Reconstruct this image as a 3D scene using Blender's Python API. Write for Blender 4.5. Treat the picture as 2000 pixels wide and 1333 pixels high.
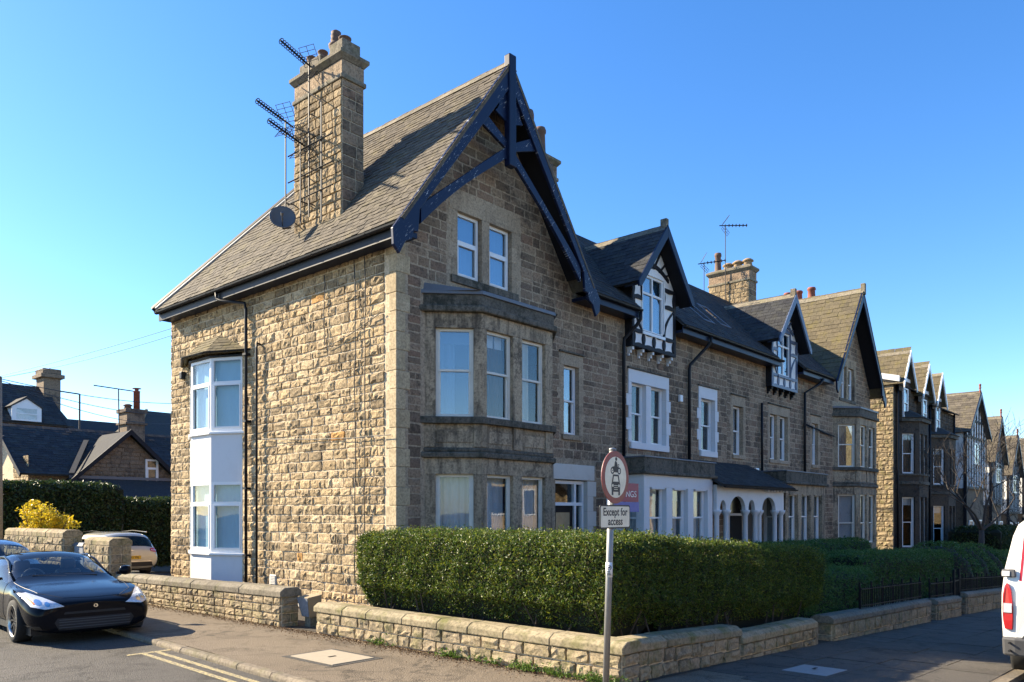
import bpy, bmesh, math, random
import numpy as np
from mathutils import Vector, Matrix
from mathutils.bvhtree import BVHTree
random.seed(7); np.random.seed(7)
R = math.radians
SC = bpy.context.scene
for o in list(bpy.data.objects): bpy.data.objects.remove(o)
COL = SC.collection

# ------------------------------------------------------------------ camera, sky, sun, exposure
EYE = 2.03
cam_d = bpy.data.cameras.new('camera'); cam = bpy.data.objects.new('camera', cam_d); COL.objects.link(cam)
cam.location = (0, 0, EYE); cam.rotation_euler = (R(90), 0, R(-48.5))
cam_d.sensor_width = 36; cam_d.lens = 1538/2000*36; cam_d.shift_y = 0.1682
cam_d.clip_start = 0.1; cam_d.clip_end = 3000
SC.camera = cam
SUN_AZ, SUN_EL = -24.0, 31.0            # degrees: azimuth clockwise from +Y, elevation
wd = bpy.data.worlds.new('World'); SC.world = wd; wd.use_nodes = True
wn = wd.node_tree.nodes; bg = wn['Background']
sky = wn.new('ShaderNodeTexSky'); sky.sky_type = 'NISHITA'; sky.sun_disc = False
sky.sun_elevation = R(SUN_EL); sky.sun_rotation = R(SUN_AZ); sky.altitude = 100
sky.air_density = 1.0; sky.dust_density = 0.3; sky.ozone_density = 3.5
hs = wn.new('ShaderNodeHueSaturation'); hs.inputs['Hue'].default_value = 0.506; hs.inputs['Saturation'].default_value = 1.25
wd.node_tree.links.new(sky.outputs[0], hs.inputs['Color']); wd.node_tree.links.new(hs.outputs[0], bg.inputs[0]); bg.inputs[1].default_value = 0.100
sd = bpy.data.lights.new('sun', 'SUN'); sun = bpy.data.objects.new('sun', sd); COL.objects.link(sun)
sd.energy = 5.0; sd.angle = R(0.53); sd.color = (1.0, 0.86, 0.64)
sv = Vector((math.sin(R(SUN_AZ))*math.cos(R(SUN_EL)), math.cos(R(SUN_AZ))*math.cos(R(SUN_EL)), math.sin(R(SUN_EL))))
sun.rotation_euler = sv.to_track_quat('Z', 'Y').to_euler(); sun.location = (0, 0, 60)
SC.view_settings.view_transform = 'Standard'; SC.view_settings.look = 'None'
SC.view_settings.exposure = 1.6; SC.view_settings.gamma = 1.0

# ------------------------------------------------------------------ helpers
def gz(x):                              # ground level: the front street falls away from the corner
    t = (x-8.2)/.6
    return -0.05*min(.6*(math.log1p(math.exp(t)) if t < 30 else t), 110)
class Fr:                               # a vertical plane: a along it, b up, c out of it
    def __init__(s, o, u, n): s.o = Vector(o); s.u = Vector(u).normalized(); s.n = Vector(n).normalized()
    def p(s, a, b, c=0): return s.o + s.u*a + Vector((0, 0, b)) + s.n*c
    def m(s): return Matrix((( s.u.x, 0, s.n.x, 0), (s.u.y, 0, s.n.y, 0), (0, 1, 0, 0), (0, 0, 0, 1)))
BOXF = [(0,1,2,3),(7,6,5,4),(0,4,5,1),(1,5,6,2),(2,6,7,3),(3,7,4,0)]
WORLD = set()
class MB:
    def __init__(s): s.v = []; s.f = []
    def add(s, vs, fs):
        o = len(s.v); s.v += [tuple(p) for p in vs]; s.f += [tuple(i+o for i in f) for f in fs]; return s
    def box(s, x0, x1, y0, y1, z0, z1):
        return s.add([(x0,y0,z0),(x1,y0,z0),(x1,y1,z0),(x0,y1,z0),(x0,y0,z1),(x1,y0,z1),(x1,y1,z1),(x0,y1,z1)],
                     [(3,2,1,0),(4,5,6,7),(0,1,5,4),(1,2,6,5),(2,3,7,6),(3,0,4,7)])
    def fb(s, fr, a0, a1, b0, b1, c0, c1):
        P = fr.p
        return s.add([P(a0,b0,c0),P(a1,b0,c0),P(a1,b1,c0),P(a0,b1,c0),P(a0,b0,c1),P(a1,b0,c1),P(a1,b1,c1),P(a0,b1,c1)], BOXF)
    def loops(s, A, B, cap=True):
        n = len(A); f = [(i, (i+1) % n, n+(i+1) % n, n+i) for i in range(n)]
        if cap: f += [tuple(range(n))[::-1], tuple(range(n, 2*n))]
        return s.add(list(A)+list(B), f)
    def prism(s, fr, pts, c0, c1):      # polygon (a,b) pushed from c0 to c1
        return s.loops([fr.p(a, b, c0) for a, b in pts], [fr.p(a, b, c1) for a, b in pts])
    def vprism(s, pts, z0, z1):         # plan polygon pushed upwards
        return s.loops([(x, y, z0) for x, y in pts], [(x, y, z1) for x, y in pts])
    def tube(s, pts, r, n=8, cap=True):
        pts = [Vector(p) for p in pts]; k = len(pts); rs = r if isinstance(r, (list, tuple)) else [r]*k
        o = len(s.v); ref = None
        for i in range(k):
            d = (pts[min(i+1, k-1)]-pts[max(i-1, 0)]).normalized()
            if ref is None:
                ref = Vector((0, 0, 1)) if abs(d.z) < .9 else Vector((1, 0, 0))
            a = d.cross(ref).normalized(); b = a.cross(d).normalized(); ref = b
            for j in range(n):
                t = 2*math.pi*j/n; s.v.append(tuple(pts[i]+(a*math.cos(t)+b*math.sin(t))*rs[i]))
        for i in range(k-1):
            for j in range(n):
                s.f.append((o+i*n+j, o+i*n+(j+1) % n, o+(i+1)*n+(j+1) % n, o+(i+1)*n+j))
        if cap: s.f += [tuple(o+j for j in range(n))[::-1], tuple(o+(k-1)*n+j for j in range(n))]
        return s
    def lathe(s, prof, org, n=16, axis='z', cap=True):
        o = len(s.v); org = Vector(org)
        for r, h in prof:
            for j in range(n):
                t = 2*math.pi*j/n; c, q = r*math.cos(t), r*math.sin(t)
                s.v.append(tuple(org + (Vector((c, q, h)) if axis == 'z' else Vector((h, c, q)) if axis == 'x' else Vector((c, h, q)))))
        for i in range(len(prof)-1):
            for j in range(n):
                s.f.append((o+i*n+j, o+i*n+(j+1) % n, o+(i+1)*n+(j+1) % n, o+(i+1)*n+j))
        if cap: s.f += [tuple(o+j for j in range(n))[::-1], tuple(o+(len(prof)-1)*n+j for j in range(n))]
        return s
    def bar(s, p, q, w, h, up=(0, 0, 1)):
        p = Vector(p); q = Vector(q); d = (q-p).normalized(); up = Vector(up)
        a = d.cross(up).normalized()*w/2; b = a.cross(d).normalized()*h/2
        return s.loops([p-a-b, p+a-b, p+a+b, p-a+b], [q-a-b, q+a-b, q+a+b, q-a+b])
    def build(s, name, mat, parent=None, smooth=False, bevel=0, kind=None):
        me = bpy.data.meshes.new(name); me.from_pydata(s.v, [], s.f); me.update()
        return link(name, me, mat, parent, smooth, bevel, kind)
def link(name, me, mat, parent=None, smooth=False, bevel=0, kind=None):
    bm = bmesh.new(); bm.from_mesh(me); bmesh.ops.recalc_face_normals(bm, faces=bm.faces); bm.to_mesh(me); bm.free()
    me.polygons.foreach_set('use_smooth', [bool(smooth)]*len(me.polygons))
    if mat and not me.materials: me.materials.append(mat)
    ob = bpy.data.objects.new(name, me); COL.objects.link(ob)
    if parent is not None: attach(ob, parent)
    if bevel:
        b = ob.modifiers.new('bevel', 'BEVEL'); b.width = bevel; b.segments = 2; b.limit_method = 'ANGLE'
    if kind: ob['kind'] = kind
    return ob
def attach(ob, parent):
    ob.parent = parent
    if parent.name in WORLD: ob.matrix_parent_inverse = Matrix.Translation(-parent.location)
def thing(name, label, cat, loc=(0, 0, 0), group=None, rz=0, world=True):
    o = bpy.data.objects.new(name, None); COL.objects.link(o); o.location = loc; o.rotation_euler.z = rz
    o.empty_display_size = .2
    if world: WORLD.add(o.name)
    return tag(o, label, cat, group)
def tag(o, label, cat, group=None):
    o['label'] = label; o['category'] = cat
    if group: o['group'] = group
    return o
def structure(o): o['kind'] = 'structure'; return o
def np_mesh(name, V, F):                # F: (n,k) equal-sided faces
    V = np.asarray(V, dtype=np.float32); F = np.asarray(F, dtype=np.int32); k = F.shape[1]
    me = bpy.data.meshes.new(name); me.vertices.add(len(V)); me.vertices.foreach_set('co', V.ravel())
    me.loops.add(F.size); me.loops.foreach_set('vertex_index', F.ravel())
    me.polygons.add(len(F)); me.polygons.foreach_set('loop_start', np.arange(0, F.size, k, dtype=np.int32))
    try: me.polygons.foreach_set('loop_total', np.full(len(F), k, dtype=np.int32))
    except Exception: pass
    me.update(calc_edges=True); me.validate(); me.polygons.foreach_set('use_smooth', [False]*len(me.polygons)); me.update(); return me
def raw(name, me, mat, parent=None, kind=None):
    if not me.materials: me.materials.append(mat)
    ob = bpy.data.objects.new(name, me); COL.objects.link(ob)
    if parent is not None: attach(ob, parent)
    if kind: ob['kind'] = kind
    return ob
def text_mesh(txt, size, fr, a, b, c, mat, name, parent, align='CENTER', sx=1.0, bold=.0):
    cu = bpy.data.curves.new('txt', 'FONT'); cu.body = txt; cu.size = size; cu.align_x = align; cu.align_y = 'CENTER'
    cu.offset = bold; cu.extrude = 0.0006
    t = bpy.data.objects.new('txt', cu); COL.objects.link(t)
    dg = bpy.context.evaluated_depsgraph_get(); me = bpy.data.meshes.new_from_object(t.evaluated_get(dg))
    bpy.data.objects.remove(t)
    for v in me.vertices: v.co = fr.p(a+v.co.x*sx, b+v.co.y, c+v.co.z)
    me.materials.clear(); me.name = name
    return link(name, me, mat, parent)

# ------------------------------------------------------------------ materials
class NT:
    def __init__(s, name):
        s.m = bpy.data.materials.new(name); s.m.use_nodes = True; s.t = s.m.node_tree; s.N = s.t.nodes; s.b = s.N['Principled BSDF']
        s._pos = None
    def n(s, typ, ins=None, **kw):
        x = s.N.new('ShaderNode'+typ)
        for k, v in kw.items(): setattr(x, k, v)
        for k, v in (ins or {}).items():
            if hasattr(v, 'is_output'): s.t.links.new(v, x.inputs[k])
            else: x.inputs[k].default_value = v
        return x
    def pos(s):
        if s._pos is None: s._pos = s.n('NewGeometry').outputs['Position']
        return s._pos
    def noise(s, scale, detail=4, rough=.55, vec=None, dist=0):
        return s.n('TexNoise', {'Vector': vec or s.pos(), 'Scale': scale, 'Detail': detail, 'Roughness': rough, 'Distortion': dist}).outputs['Fac']
    def ramp(s, fac, stops, interp='LINEAR'):
        r = s.n('ValToRGB', {'Fac': fac}); r.color_ramp.interpolation = interp; e = r.color_ramp.elements
        while len(e) < len(stops): e.new(.5)
        for i, (p, c) in enumerate(stops):
            e[i].position = p; e[i].color = (*c, 1) if len(c) == 3 else c
        return r.outputs[0]
    def g(s, v): return (v, v, v)
    def mix(s, fac, a, b, mode='MIX'):
        x = s.n('Mix', {}, data_type='RGBA', blend_type=mode)
        for i, v in ((0, fac), (6, a), (7, b)):
            if hasattr(v, 'is_output'): s.t.links.new(v, x.inputs[i])
            else: x.inputs[i].default_value = v if i == 0 else (*v, 1)
        return x.outputs[2]
    def math(s, op, a, b=0.0):
        x = s.n('Math', {0: a, 1: b}, operation=op); return x.outputs[0]
    def rnd(s):                          # one number for each piece, joined or single
        a = s.n('ObjectInfo').outputs['Random']; b = s.n('NewGeometry').outputs['Random Per Island']
        return s.math('FRACT', s.math('ADD', s.math('MULTIPLY', a, 7.31), b))
    def set(s, **kw):
        for k, v in kw.items():
            k = {'col': 'Base Color', 'rough': 'Roughness', 'metal': 'Metallic', 'spec': 'Specular IOR Level', 'coat': 'Coat Weight',
                 'emit': 'Emission Color', 'emits': 'Emission Strength', 'trans': 'Transmission Weight', 'ior': 'IOR', 'normal': 'Normal', 'alpha': 'Alpha'}[k]
            if hasattr(v, 'is_output'): s.t.links.new(v, s.b.inputs[k])
            else: s.b.inputs[k].default_value = (*v, 1) if isinstance(v, tuple) and len(v) == 3 else v
        return s
    def bump(s, h, strength=.5, dist=.02):
        s.t.links.new(s.n('Bump', {'Height': h, 'Strength': strength, 'Distance': dist}).outputs[0], s.b.inputs['Normal']); return s
def plain(name, col, rough=.5, metal=0, var=.12, scale=6, bump=0, spec=.5, coat=0):
    t = NT(name); n = t.noise(scale, 5)
    c = t.mix(n, tuple(x*(1-var) for x in col), tuple(min(1, x*(1+var)) for x in col))
    t.set(col=c, rough=rough, metal=metal, spec=spec, coat=coat)
    if bump: t.bump(t.noise(scale*8, 4), .4, bump)
    return t.m
def stone_mat(name, cols, soot, soot_amt, bump=.012, moss=0, streak=0):
    t = NT(name); r = t.rnd()
    base = t.ramp(r, [(i/max(1, len(cols)-1), c) for i, c in enumerate(cols)])
    fine = t.noise(22, 6, .65); base = t.mix(1.0, base, t.ramp(fine, [(.32, t.g(.52)), (.5, t.g(.95)), (.72, t.g(1.25))]), 'MULTIPLY')
    big = t.noise(1.3, 5, .6); med = t.noise(8, 6, .7)
    f = t.math('MULTIPLY', t.ramp(t.math('ADD', t.math('MULTIPLY', big, .45), t.math('MULTIPLY', med, .55)), [(.50, t.g(0)), (.60, t.g(1))]), soot_amt)
    base = t.mix(f, base, soot)
    if streak:
        v = t.n('VectorMath', {0: t.pos(), 1: (4.0, 4.0, .55)}, operation='MULTIPLY').outputs[0]
        base = t.mix(t.math('MULTIPLY', t.ramp(t.noise(1.6, 6, .65, vec=v), [(.48, t.g(0)), (.70, t.g(1))]), streak), base, soot)
    if moss:
        base = t.mix(t.math('MULTIPLY', t.ramp(t.noise(3.1, 5), [(.5, t.g(0)), (.68, t.g(1))]), moss), base, (.13, .13, .035))
    t.set(col=base, rough=.9, spec=.2)
    t.bump(t.math('ADD', t.noise(30, 6, .7), t.math('MULTIPLY', t.noise(9, 4), .8)), .9, bump)
    return t.m
def glass_mat(name, tint, refl):
    t = NT(name); t.N.remove(t.b); out = t.N['Material Output']
    wob = t.n('Bump', {'Height': t.noise(.9, 2), 'Strength': .035, 'Distance': .05}).outputs[0]
    gl = t.n('BsdfGlossy', {'Color': (1, 1, 1, 1), 'Roughness': .015, 'Normal': wob})
    tr = t.n('BsdfTransparent', {'Color': (*tint, 1)})
    bk = t.n('NewGeometry').outputs['Backfacing']      # same reflectance on both faces of the thin pane
    fr = t.n('Fresnel', {'IOR': t.math('ADD', refl, t.math('MULTIPLY', bk, 1/refl-refl))})
    ms = t.n('MixShader', {0: fr.outputs[0], 1: tr.outputs[0], 2: gl.outputs[0]})
    t.t.links.new(ms.outputs[0], out.inputs[0]); return t.m
M = {}
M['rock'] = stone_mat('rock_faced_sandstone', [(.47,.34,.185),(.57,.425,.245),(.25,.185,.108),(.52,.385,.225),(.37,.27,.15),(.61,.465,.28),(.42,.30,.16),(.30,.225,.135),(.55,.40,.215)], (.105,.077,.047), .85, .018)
M['stack'] = stone_mat('sooted_chimney_stone', [(.36,.26,.14),(.43,.32,.185),(.20,.148,.088),(.39,.29,.17),(.28,.205,.115),(.46,.35,.21)], (.08,.06,.038), .85, .018)
M['rust'] = stone_mat('rust_stained_sandstone', [(.55,.27,.06),(.45,.25,.09)], (.3,.17,.07), .5, .016)
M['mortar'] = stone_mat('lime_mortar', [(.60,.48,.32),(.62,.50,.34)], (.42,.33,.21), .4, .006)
M['front'] = stone_mat('shade_toned_front_sandstone', [(.25,.178,.118),(.34,.248,.165),(.27,.196,.132),(.16,.118,.083),(.38,.28,.185),(.26,.165,.11),(.20,.148,.105)], (.075,.058,.044), .78, .018)  # side-wall stone darkened: shade of the front put into the colour, plus soot patches
M['fmortar'] = stone_mat('shade_toned_front_mortar', [(.40,.315,.215),(.43,.335,.23)], (.19,.146,.10), .6, .005)  # lime mortar in a darker copy, toned for the shaded front
M['ashlar'] = stone_mat('sooted_ashlar', [(.38,.295,.195),(.46,.36,.24),(.32,.25,.168)], (.07,.056,.043), .72, .004, streak=.9)
M['dressed'] = stone_mat('clean_dressed_stone', [(.40,.31,.21),(.47,.365,.25),(.36,.28,.19)], (.16,.125,.09), .45, .004, streak=.35)
M['quoin'] = stone_mat('dressed_quoin_sandstone', [(.50,.39,.24),(.55,.435,.275),(.46,.36,.22)], (.28,.215,.13), .55, .004, streak=.5)
M['black_ashlar'] = stone_mat('blackened_cornice_stone', [(.13,.116,.092),(.17,.148,.115),(.105,.097,.08)], (.035,.036,.027), .8, .006, streak=.7)
M['cope'] = stone_mat('mossy_coping_stone', [(.30,.245,.15),(.35,.285,.18),(.27,.23,.15)], (.12,.105,.06), .6, .006, moss=.75)
M['lowwall'] = stone_mat('low_wall_sandstone', [(.34,.265,.16),(.40,.31,.19),(.30,.24,.15),(.36,.28,.18)], (.10,.085,.06), .7, .014, moss=.5)
M['cope_grey'] = stone_mat('grey_coping_stone', [(.235,.20,.145),(.28,.24,.175),(.20,.172,.13)], (.09,.078,.055), .7, .006, moss=.3, streak=.4)
M['far_stone'] = stone_mat('far_sandstone', [(.20,.15,.105),(.26,.195,.135),(.17,.13,.095)], (.07,.058,.05), .8, .012)
M['dark_stone'] = stone_mat('near_black_sandstone', [(.085,.068,.052),(.11,.085,.062),(.065,.055,.045)], (.025,.023,.022), .8, .012)  # near-black base with still darker patches
def slate_mat(name, cols, lich, amt):
    t = NT(name); r = t.rnd(); base = t.ramp(r, [(i/max(1, len(cols)-1), c) for i, c in enumerate(cols)])
    base = t.mix(1.0, base, t.ramp(t.noise(13, 5), [(.3, t.g(.72)), (.7, t.g(1.2))]), 'MULTIPLY')
    base = t.mix(t.math('MULTIPLY', t.ramp(t.noise(2.2, 6, .7), [(.5, t.g(0)), (.7, t.g(1))]), amt), base, lich)
    t.set(col=base, rough=.8, spec=.12); t.bump(t.noise(35, 5, .7), .6, .004); return t.m
M['slate_sun'] = slate_mat('sun_toned_slate', [(.112,.094,.071),(.142,.12,.091),(.085,.073,.058),(.128,.108,.081)], (.20,.17,.09), .5)  # paler, browner copy of the roof slate: sunlight put into the colour
M['slate'] = slate_mat('grey_slate', [(.045,.046,.048),(.06,.061,.062),(.036,.037,.041),(.052,.05,.048)], (.085,.085,.055), .35)
M['slate_moss'] = slate_mat('mossy_stone_slate', [(.125,.105,.066),(.15,.122,.076),(.105,.088,.058)], (.17,.14,.045), .7)
def paint(name, col, dirt=(.3,.28,.25), amt=.15, rough=.45):
    t = NT(name); f = t.math('MULTIPLY', t.ramp(t.noise(3.5, 6, .7), [(.5, t.g(0)), (.75, t.g(1))]), amt)
    t.set(col=t.mix(f, col, dirt), rough=rough, spec=.4); t.bump(t.noise(40, 3), .15, .003); return t.m
M['white'] = paint('white_upvc', (.80,.80,.79), amt=.10, rough=.35)
M['cream'] = paint('cream_painted_wood', (.74,.71,.62), amt=.25)
M['render'] = paint('white_painted_render', (.68,.68,.68), (.45,.43,.4), .18, .6)
M['sill_stone'] = paint('cream_painted_stone', (.62,.59,.52), (.35,.32,.26), .3, .7)
def navy():
    t = NT('navy_gloss_paint'); al = t.n('VectorMath', {0: t.pos(), 1: (.6, 0, .8)}, operation='DOT_PRODUCT').outputs['Value']; ac = t.n('VectorMath', {0: t.pos(), 1: (-.8, 0, .6)}, operation='DOT_PRODUCT').outputs['Value']
    v = t.n('CombineXYZ', {0: t.math('MULTIPLY', al, 2.2), 1: t.math('MULTIPLY', ac, 11.0), 2: 0.0}).outputs[0]      # peeling runs along the grain of the board
    f = t.math('MULTIPLY', t.ramp(t.noise(2.6, 8, .75, vec=v), [(.585, t.g(0)), (.61, t.g(1))]), t.ramp(t.noise(1.1, 2), [(.44, t.g(0)), (.54, t.g(1))]))
    t.set(col=t.mix(t.math('MULTIPLY', f, .8), (.007,.014,.045), (.6,.6,.6)), rough=.4, spec=.25); return t.m
M['navy_flaked'] = navy()
M['navy'] = plain('navy_paint', (.007,.013,.038), .4, var=.25, spec=.25)
M['blacktimber'] = plain('black_stained_timber', (.016,.016,.020), .6, var=.3, spec=.2)
M['bluetimber'] = plain('slate_blue_timber', (.09,.12,.19), .45, var=.15)
M['gutter'] = plain('black_plastic_gutter', (.011,.012,.015), .5, var=.2, spec=.25)
M['black'] = plain('black_iron', (.008,.008,.009), .6, var=.3, spec=.2)
M['lead'] = plain('lead_flashing', (.13,.14,.16), .5, .2, var=.2)
M['leadpale'] = plain('weathered_pale_lead', (.24,.24,.24), .6, var=.25, scale=9)
M['stucco'] = paint('white_roughcast', (.82,.82,.80), (.4,.38,.35), .3, .9)
M['terracotta'] = plain('red_clay_pot', (.25,.075,.045), .8, var=.3, scale=9)
M['clay'] = plain('brown_clay_pot', (.13,.075,.05), .8, var=.35, scale=9)
M['buffclay'] = plain('buff_clay_pot', (.30,.21,.12), .85, var=.3, scale=9)
M['steel'] = plain('galvanised_steel', (.30,.30,.29), .5, .6, var=.2, scale=14)
M['alu'] = plain('dull_aluminium', (.055,.05,.048), .6, .2, var=.2)
M['dish'] = plain('grey_dish_mesh', (.10,.10,.105), .6, var=.2)
M['cable'] = plain('black_cable', (.02,.02,.02), .6)
M['glass'] = glass_mat('window_glass', (.90,.92,.92), 1.50)
M['glass_lo'] = glass_mat('bay_blind_glass', (.93,.97,.98), 1.40)
M['glass_hi'] = glass_mat('sky_window_glass', (.62,.70,.76), 2.5)
M['glass_car'] = glass_mat('car_glass', (.72,.78,.78), 1.42)
M['curtain'] = plain('net_curtain', (.55,.57,.59), .9, var=.08)
M['curtain_blue'] = plain('pale_blue_blind', (.34,.48,.56), .9, var=.06)
M['curtain_cream'] = plain('cream_curtain', (.55,.52,.42), .9, var=.1)
M['curtain_dark'] = plain('brown_curtain', (.10,.075,.06), .9, var=.2)
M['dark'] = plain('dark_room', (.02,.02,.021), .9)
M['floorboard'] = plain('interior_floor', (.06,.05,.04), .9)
# ------------------------------------------------------------------ kit: stones, slates, walls, windows
CAMP = Vector((0, 0, EYE))
def stone_arr(seed, lo, hi, nx=6, ny=5, e=.07):
    rg = random.Random(seed)
    us = [-.5]+[-.5+e+(1-2*e)*i/(nx-3) for i in range(nx-2)]+[.5]
    vs = [-.5]+[-.5+e*1.5+(1-3*e)*i/(ny-3) for i in range(ny-2)]+[.5]
    V = []
    tilt = rg.uniform(-.3, .3); tv = rg.uniform(-.3, .3)
    for j in range(ny):
        for i in range(nx):
            edge = i in (0, nx-1) or j in (0, ny-1)
            w = 0 if edge else min(1.15, max(lo*.8, lo+(hi-lo)*rg.random()+tilt*us[i]*(hi-lo)*1.6+tv*vs[j]*(hi-lo)*1.6))
            if not edge and (i in (1, nx-2) or j in (1, ny-2)): w = lo+(w-lo)*.45
            ju = 0 if edge else rg.uniform(-.04, .04); jv = 0 if edge else rg.uniform(-.05, .05)
            V.append((us[i]+ju, vs[j]+jv, w))
    F = []
    for j in range(ny-1):
        for i in range(nx-1):
            a = j*nx+i; q = (a, a+1, a+nx+1, a+nx)
            F += [(q[0], q[1], q[2]), (q[0], q[2], q[3])] if rg.random() < .5 else [(q[0], q[1], q[3]), (q[1], q[2], q[3])]
    return np.array(V), np.array(F)
def make_variants(name, lo, hi, n=14, **kw):
    out = []
    for k in range(n):
        V, F = stone_arr(k*13+hash(name) % 7 if False else k*13+len(name), lo, hi, **kw)
        out.append((V, F, np_mesh(name, V, F)))
    return out
VAR = {'rock': make_variants('rock_faced_stone', .55, 1.15, 24, nx=7, ny=6, e=.035), 'pitch': make_variants('pitch_faced_stone', .66, 1.0, e=.05),
       'smooth': make_variants('dressed_stone', .97, 1.0, 4, nx=4, ny=4, e=.03)}
def layout(a0, a1, b0, b1, holes, ch, wl, clip=None, seed=1):
    rg = random.Random(seed); out = []; z = b0
    while z < b1-.04:
        h = rg.uniform(*ch)
        if b1-z-h < ch[0]*.6: h = b1-z
        zm = z+h/2; lo, hi = a0, a1
        if clip:
            c = clip(z+h)
            if c is None: break
            lo, hi = max(lo, c[0]), min(hi, c[1])
        iv = [(lo, hi)]
        for (p, q, r, s) in holes:
            if min(z+h, s)-max(z, r) > .4*h:
                nv = []
                for (l, k) in iv:
                    if q <= l or p >= k: nv.append((l, k)); continue
                    if p-l > .05: nv.append((l, p))
                    if k-q > .05: nv.append((q, k))
                iv = nv
        for (l, k) in iv:
            x = l
            while x < k-.01:
                w = rg.uniform(*wl)
                if k-x-w < wl[0]*.7: w = k-x
                out.append((x, x+w, z, z+h)); x += w
        z += h
    return out
def place_pieces(rects, fr, parent, style, mat, depth, nind, name, joint=.014, seed=3, alt=None, rest='stonework', base=0.0):
    """the nearest nind pieces are objects, the rest one joined part"""
    rg = random.Random(seed); var = VAR[style]; B = fr.m()
    rects = sorted(rects, key=lambda r: (fr.p((r[0]+r[1])/2, (r[2]+r[3])/2)-CAMP).length)
    RV, RF, off = [], [], 0
    for i, (p, q, r, s) in enumerate(rects):
        w, h = max(.02, q-p-joint), max(.02, s-r-joint); d = depth*rg.uniform(.75, 1.2)
        c = fr.p((p+q)/2, (r+s)/2, base); k = rg.randrange(len(var)); fl = rg.choice((-1, 1)); fv = rg.choice((-1, 1))
        Mx = Matrix.Translation(c) @ B @ Matrix.Diagonal((w*fl, h*fv, d, 1))
        if i < nind:
            me = var[k][2]
            ob = bpy.data.objects.new(name, me); COL.objects.link(ob); ob.matrix_basis = Mx; ob.parent = parent
            if not me.materials: me.materials.append(mat)
            ob.material_slots[0].link = 'OBJECT'
            ob.material_slots[0].material = alt if (alt and rg.random() < .012) else mat
        else:
            A = np.array(Mx); RV.append(var[k][0] @ A[:3, :3].T + A[:3, 3]); RF.append(var[k][1]+off); off += len(var[k][0])
    if RV: raw(rest, np_mesh(rest, np.concatenate(RV), np.concatenate(RF)), mat, parent, kind='stuff')
def backing(name, fr, a0, a1, b0, b1, holes, mat, parent, clip=None, c=0.0):
    xs = sorted({a0, a1, *[v for h in holes for v in h[:2] if a0 < v < a1]}); zs = sorted({b0, b1, *[v for h in holes for v in h[2:] if b0 < v < b1]})
    m = MB()
    for x0, x1 in zip(xs, xs[1:]):
        for z0, z1 in zip(zs, zs[1:]):
            cx, cz = (x0+x1)/2, (z0+z1)/2
            if any(h[0] < cx < h[1] and h[2] < cz < h[3] for h in holes): continue
            poly = [(x0, z0), (x1, z0), (x1, z1), (x0, z1)]
            for (A, Bc, C) in (clip or []):              # keep A*x + B*z <= C
                n = []
                for i in range(len(poly)):
                    p, q = poly[i], poly[(i+1) % len(poly)]; fp = A*p[0]+Bc*p[1]-C; fq = A*q[0]+Bc*q[1]-C
                    if fp <= 0: n.append(p)
                    if fp*fq < 0: t = fp/(fp-fq); n.append((p[0]+(q[0]-p[0])*t, p[1]+(q[1]-p[1])*t))
                poly = n
                if len(poly) < 3: break
            if len(poly) >= 3: m.add([fr.p(a, b, c) for a, b in poly], [tuple(range(len(poly)))])
    return m.build(name, mat, parent)
# a slate roof plane: origin at eave, u along the eave, s up the slope
SL = None
def slates(fr_o, u, s, width, length, parent, mat, nind, name='slate', w=.30, gauge=.21, clip=None, seed=1, rest='slating', thick=.014, jit=1.0):
    global SL
    if SL is None:
        V = np.array([(-.5,0,0),(.5,0,0),(.5,1,0),(-.5,1,0),(-.5,0,1),(.5,0,1),(.5,1,.35),(-.5,1,.35)], float)
        F = np.array([(4,5,6),(4,6,7),(0,1,5),(0,5,4),(1,2,6),(1,6,5),(3,0,4),(3,4,7)])
        SL = (V, F, np_mesh('slate', V, F))
    rg = random.Random(seed); u = Vector(u).normalized(); s = Vector(s).normalized(); n = u.cross(s).normalized()
    if n.z < 0: n = -n
    o = Vector(fr_o); P = []; r = 0; y = 0.0
    while y < length:
        x = -w*(.5 if r % 2 else 0)
        while x < width:
            ww = w*rg.uniform(.85, 1.12); cx = x+ww/2
            c = clip(y+gauge*.5) if clip else (0, width)
            lo, hi = max(x, c[0]), min(x+ww, c[1])
            if hi-lo > .04: P.append(((lo+hi)/2, y, hi-lo-.008, rg.uniform(-1, 1), rg.uniform(.7, 1.5)))
            x += ww
        y += gauge*rg.uniform(.97, 1.03); r += 1
    P.sort(key=lambda q: (o+u*q[0]+s*q[1]-CAMP).length)
    RV, RF, off = [], [], 0
    for i, (a, b, ww, j, th) in enumerate(P):
        c = o+u*a+s*(b+j*.006*jit)+n*.004
        tx = s+u*j*.012*jit; tz = n
        Mx = Matrix(((u.x*ww, tx.x*gauge*1.25, tz.x*thick*th, c.x), (u.y*ww, tx.y*gauge*1.25, tz.y*thick*th, c.y), (u.z*ww, tx.z*gauge*1.25, tz.z*thick*th, c.z), (0, 0, 0, 1)))
        if i < nind:
            me = SL[2]; ob = bpy.data.objects.new(name, me); COL.objects.link(ob); ob.parent = parent; ob.matrix_basis = Mx
            if not me.materials: me.materials.append(mat)
            ob.material_slots[0].link = 'OBJECT'; ob.material_slots[0].material = mat
        else:
            A = np.array(Mx); RV.append(SL[0] @ A[:3, :3].T + A[:3, 3]); RF.append(SL[1]+off); off += 8
    if RV: raw(rest, np_mesh(rest, np.concatenate(RV), np.concatenate(RF)), mat, parent, kind='stuff')
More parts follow.
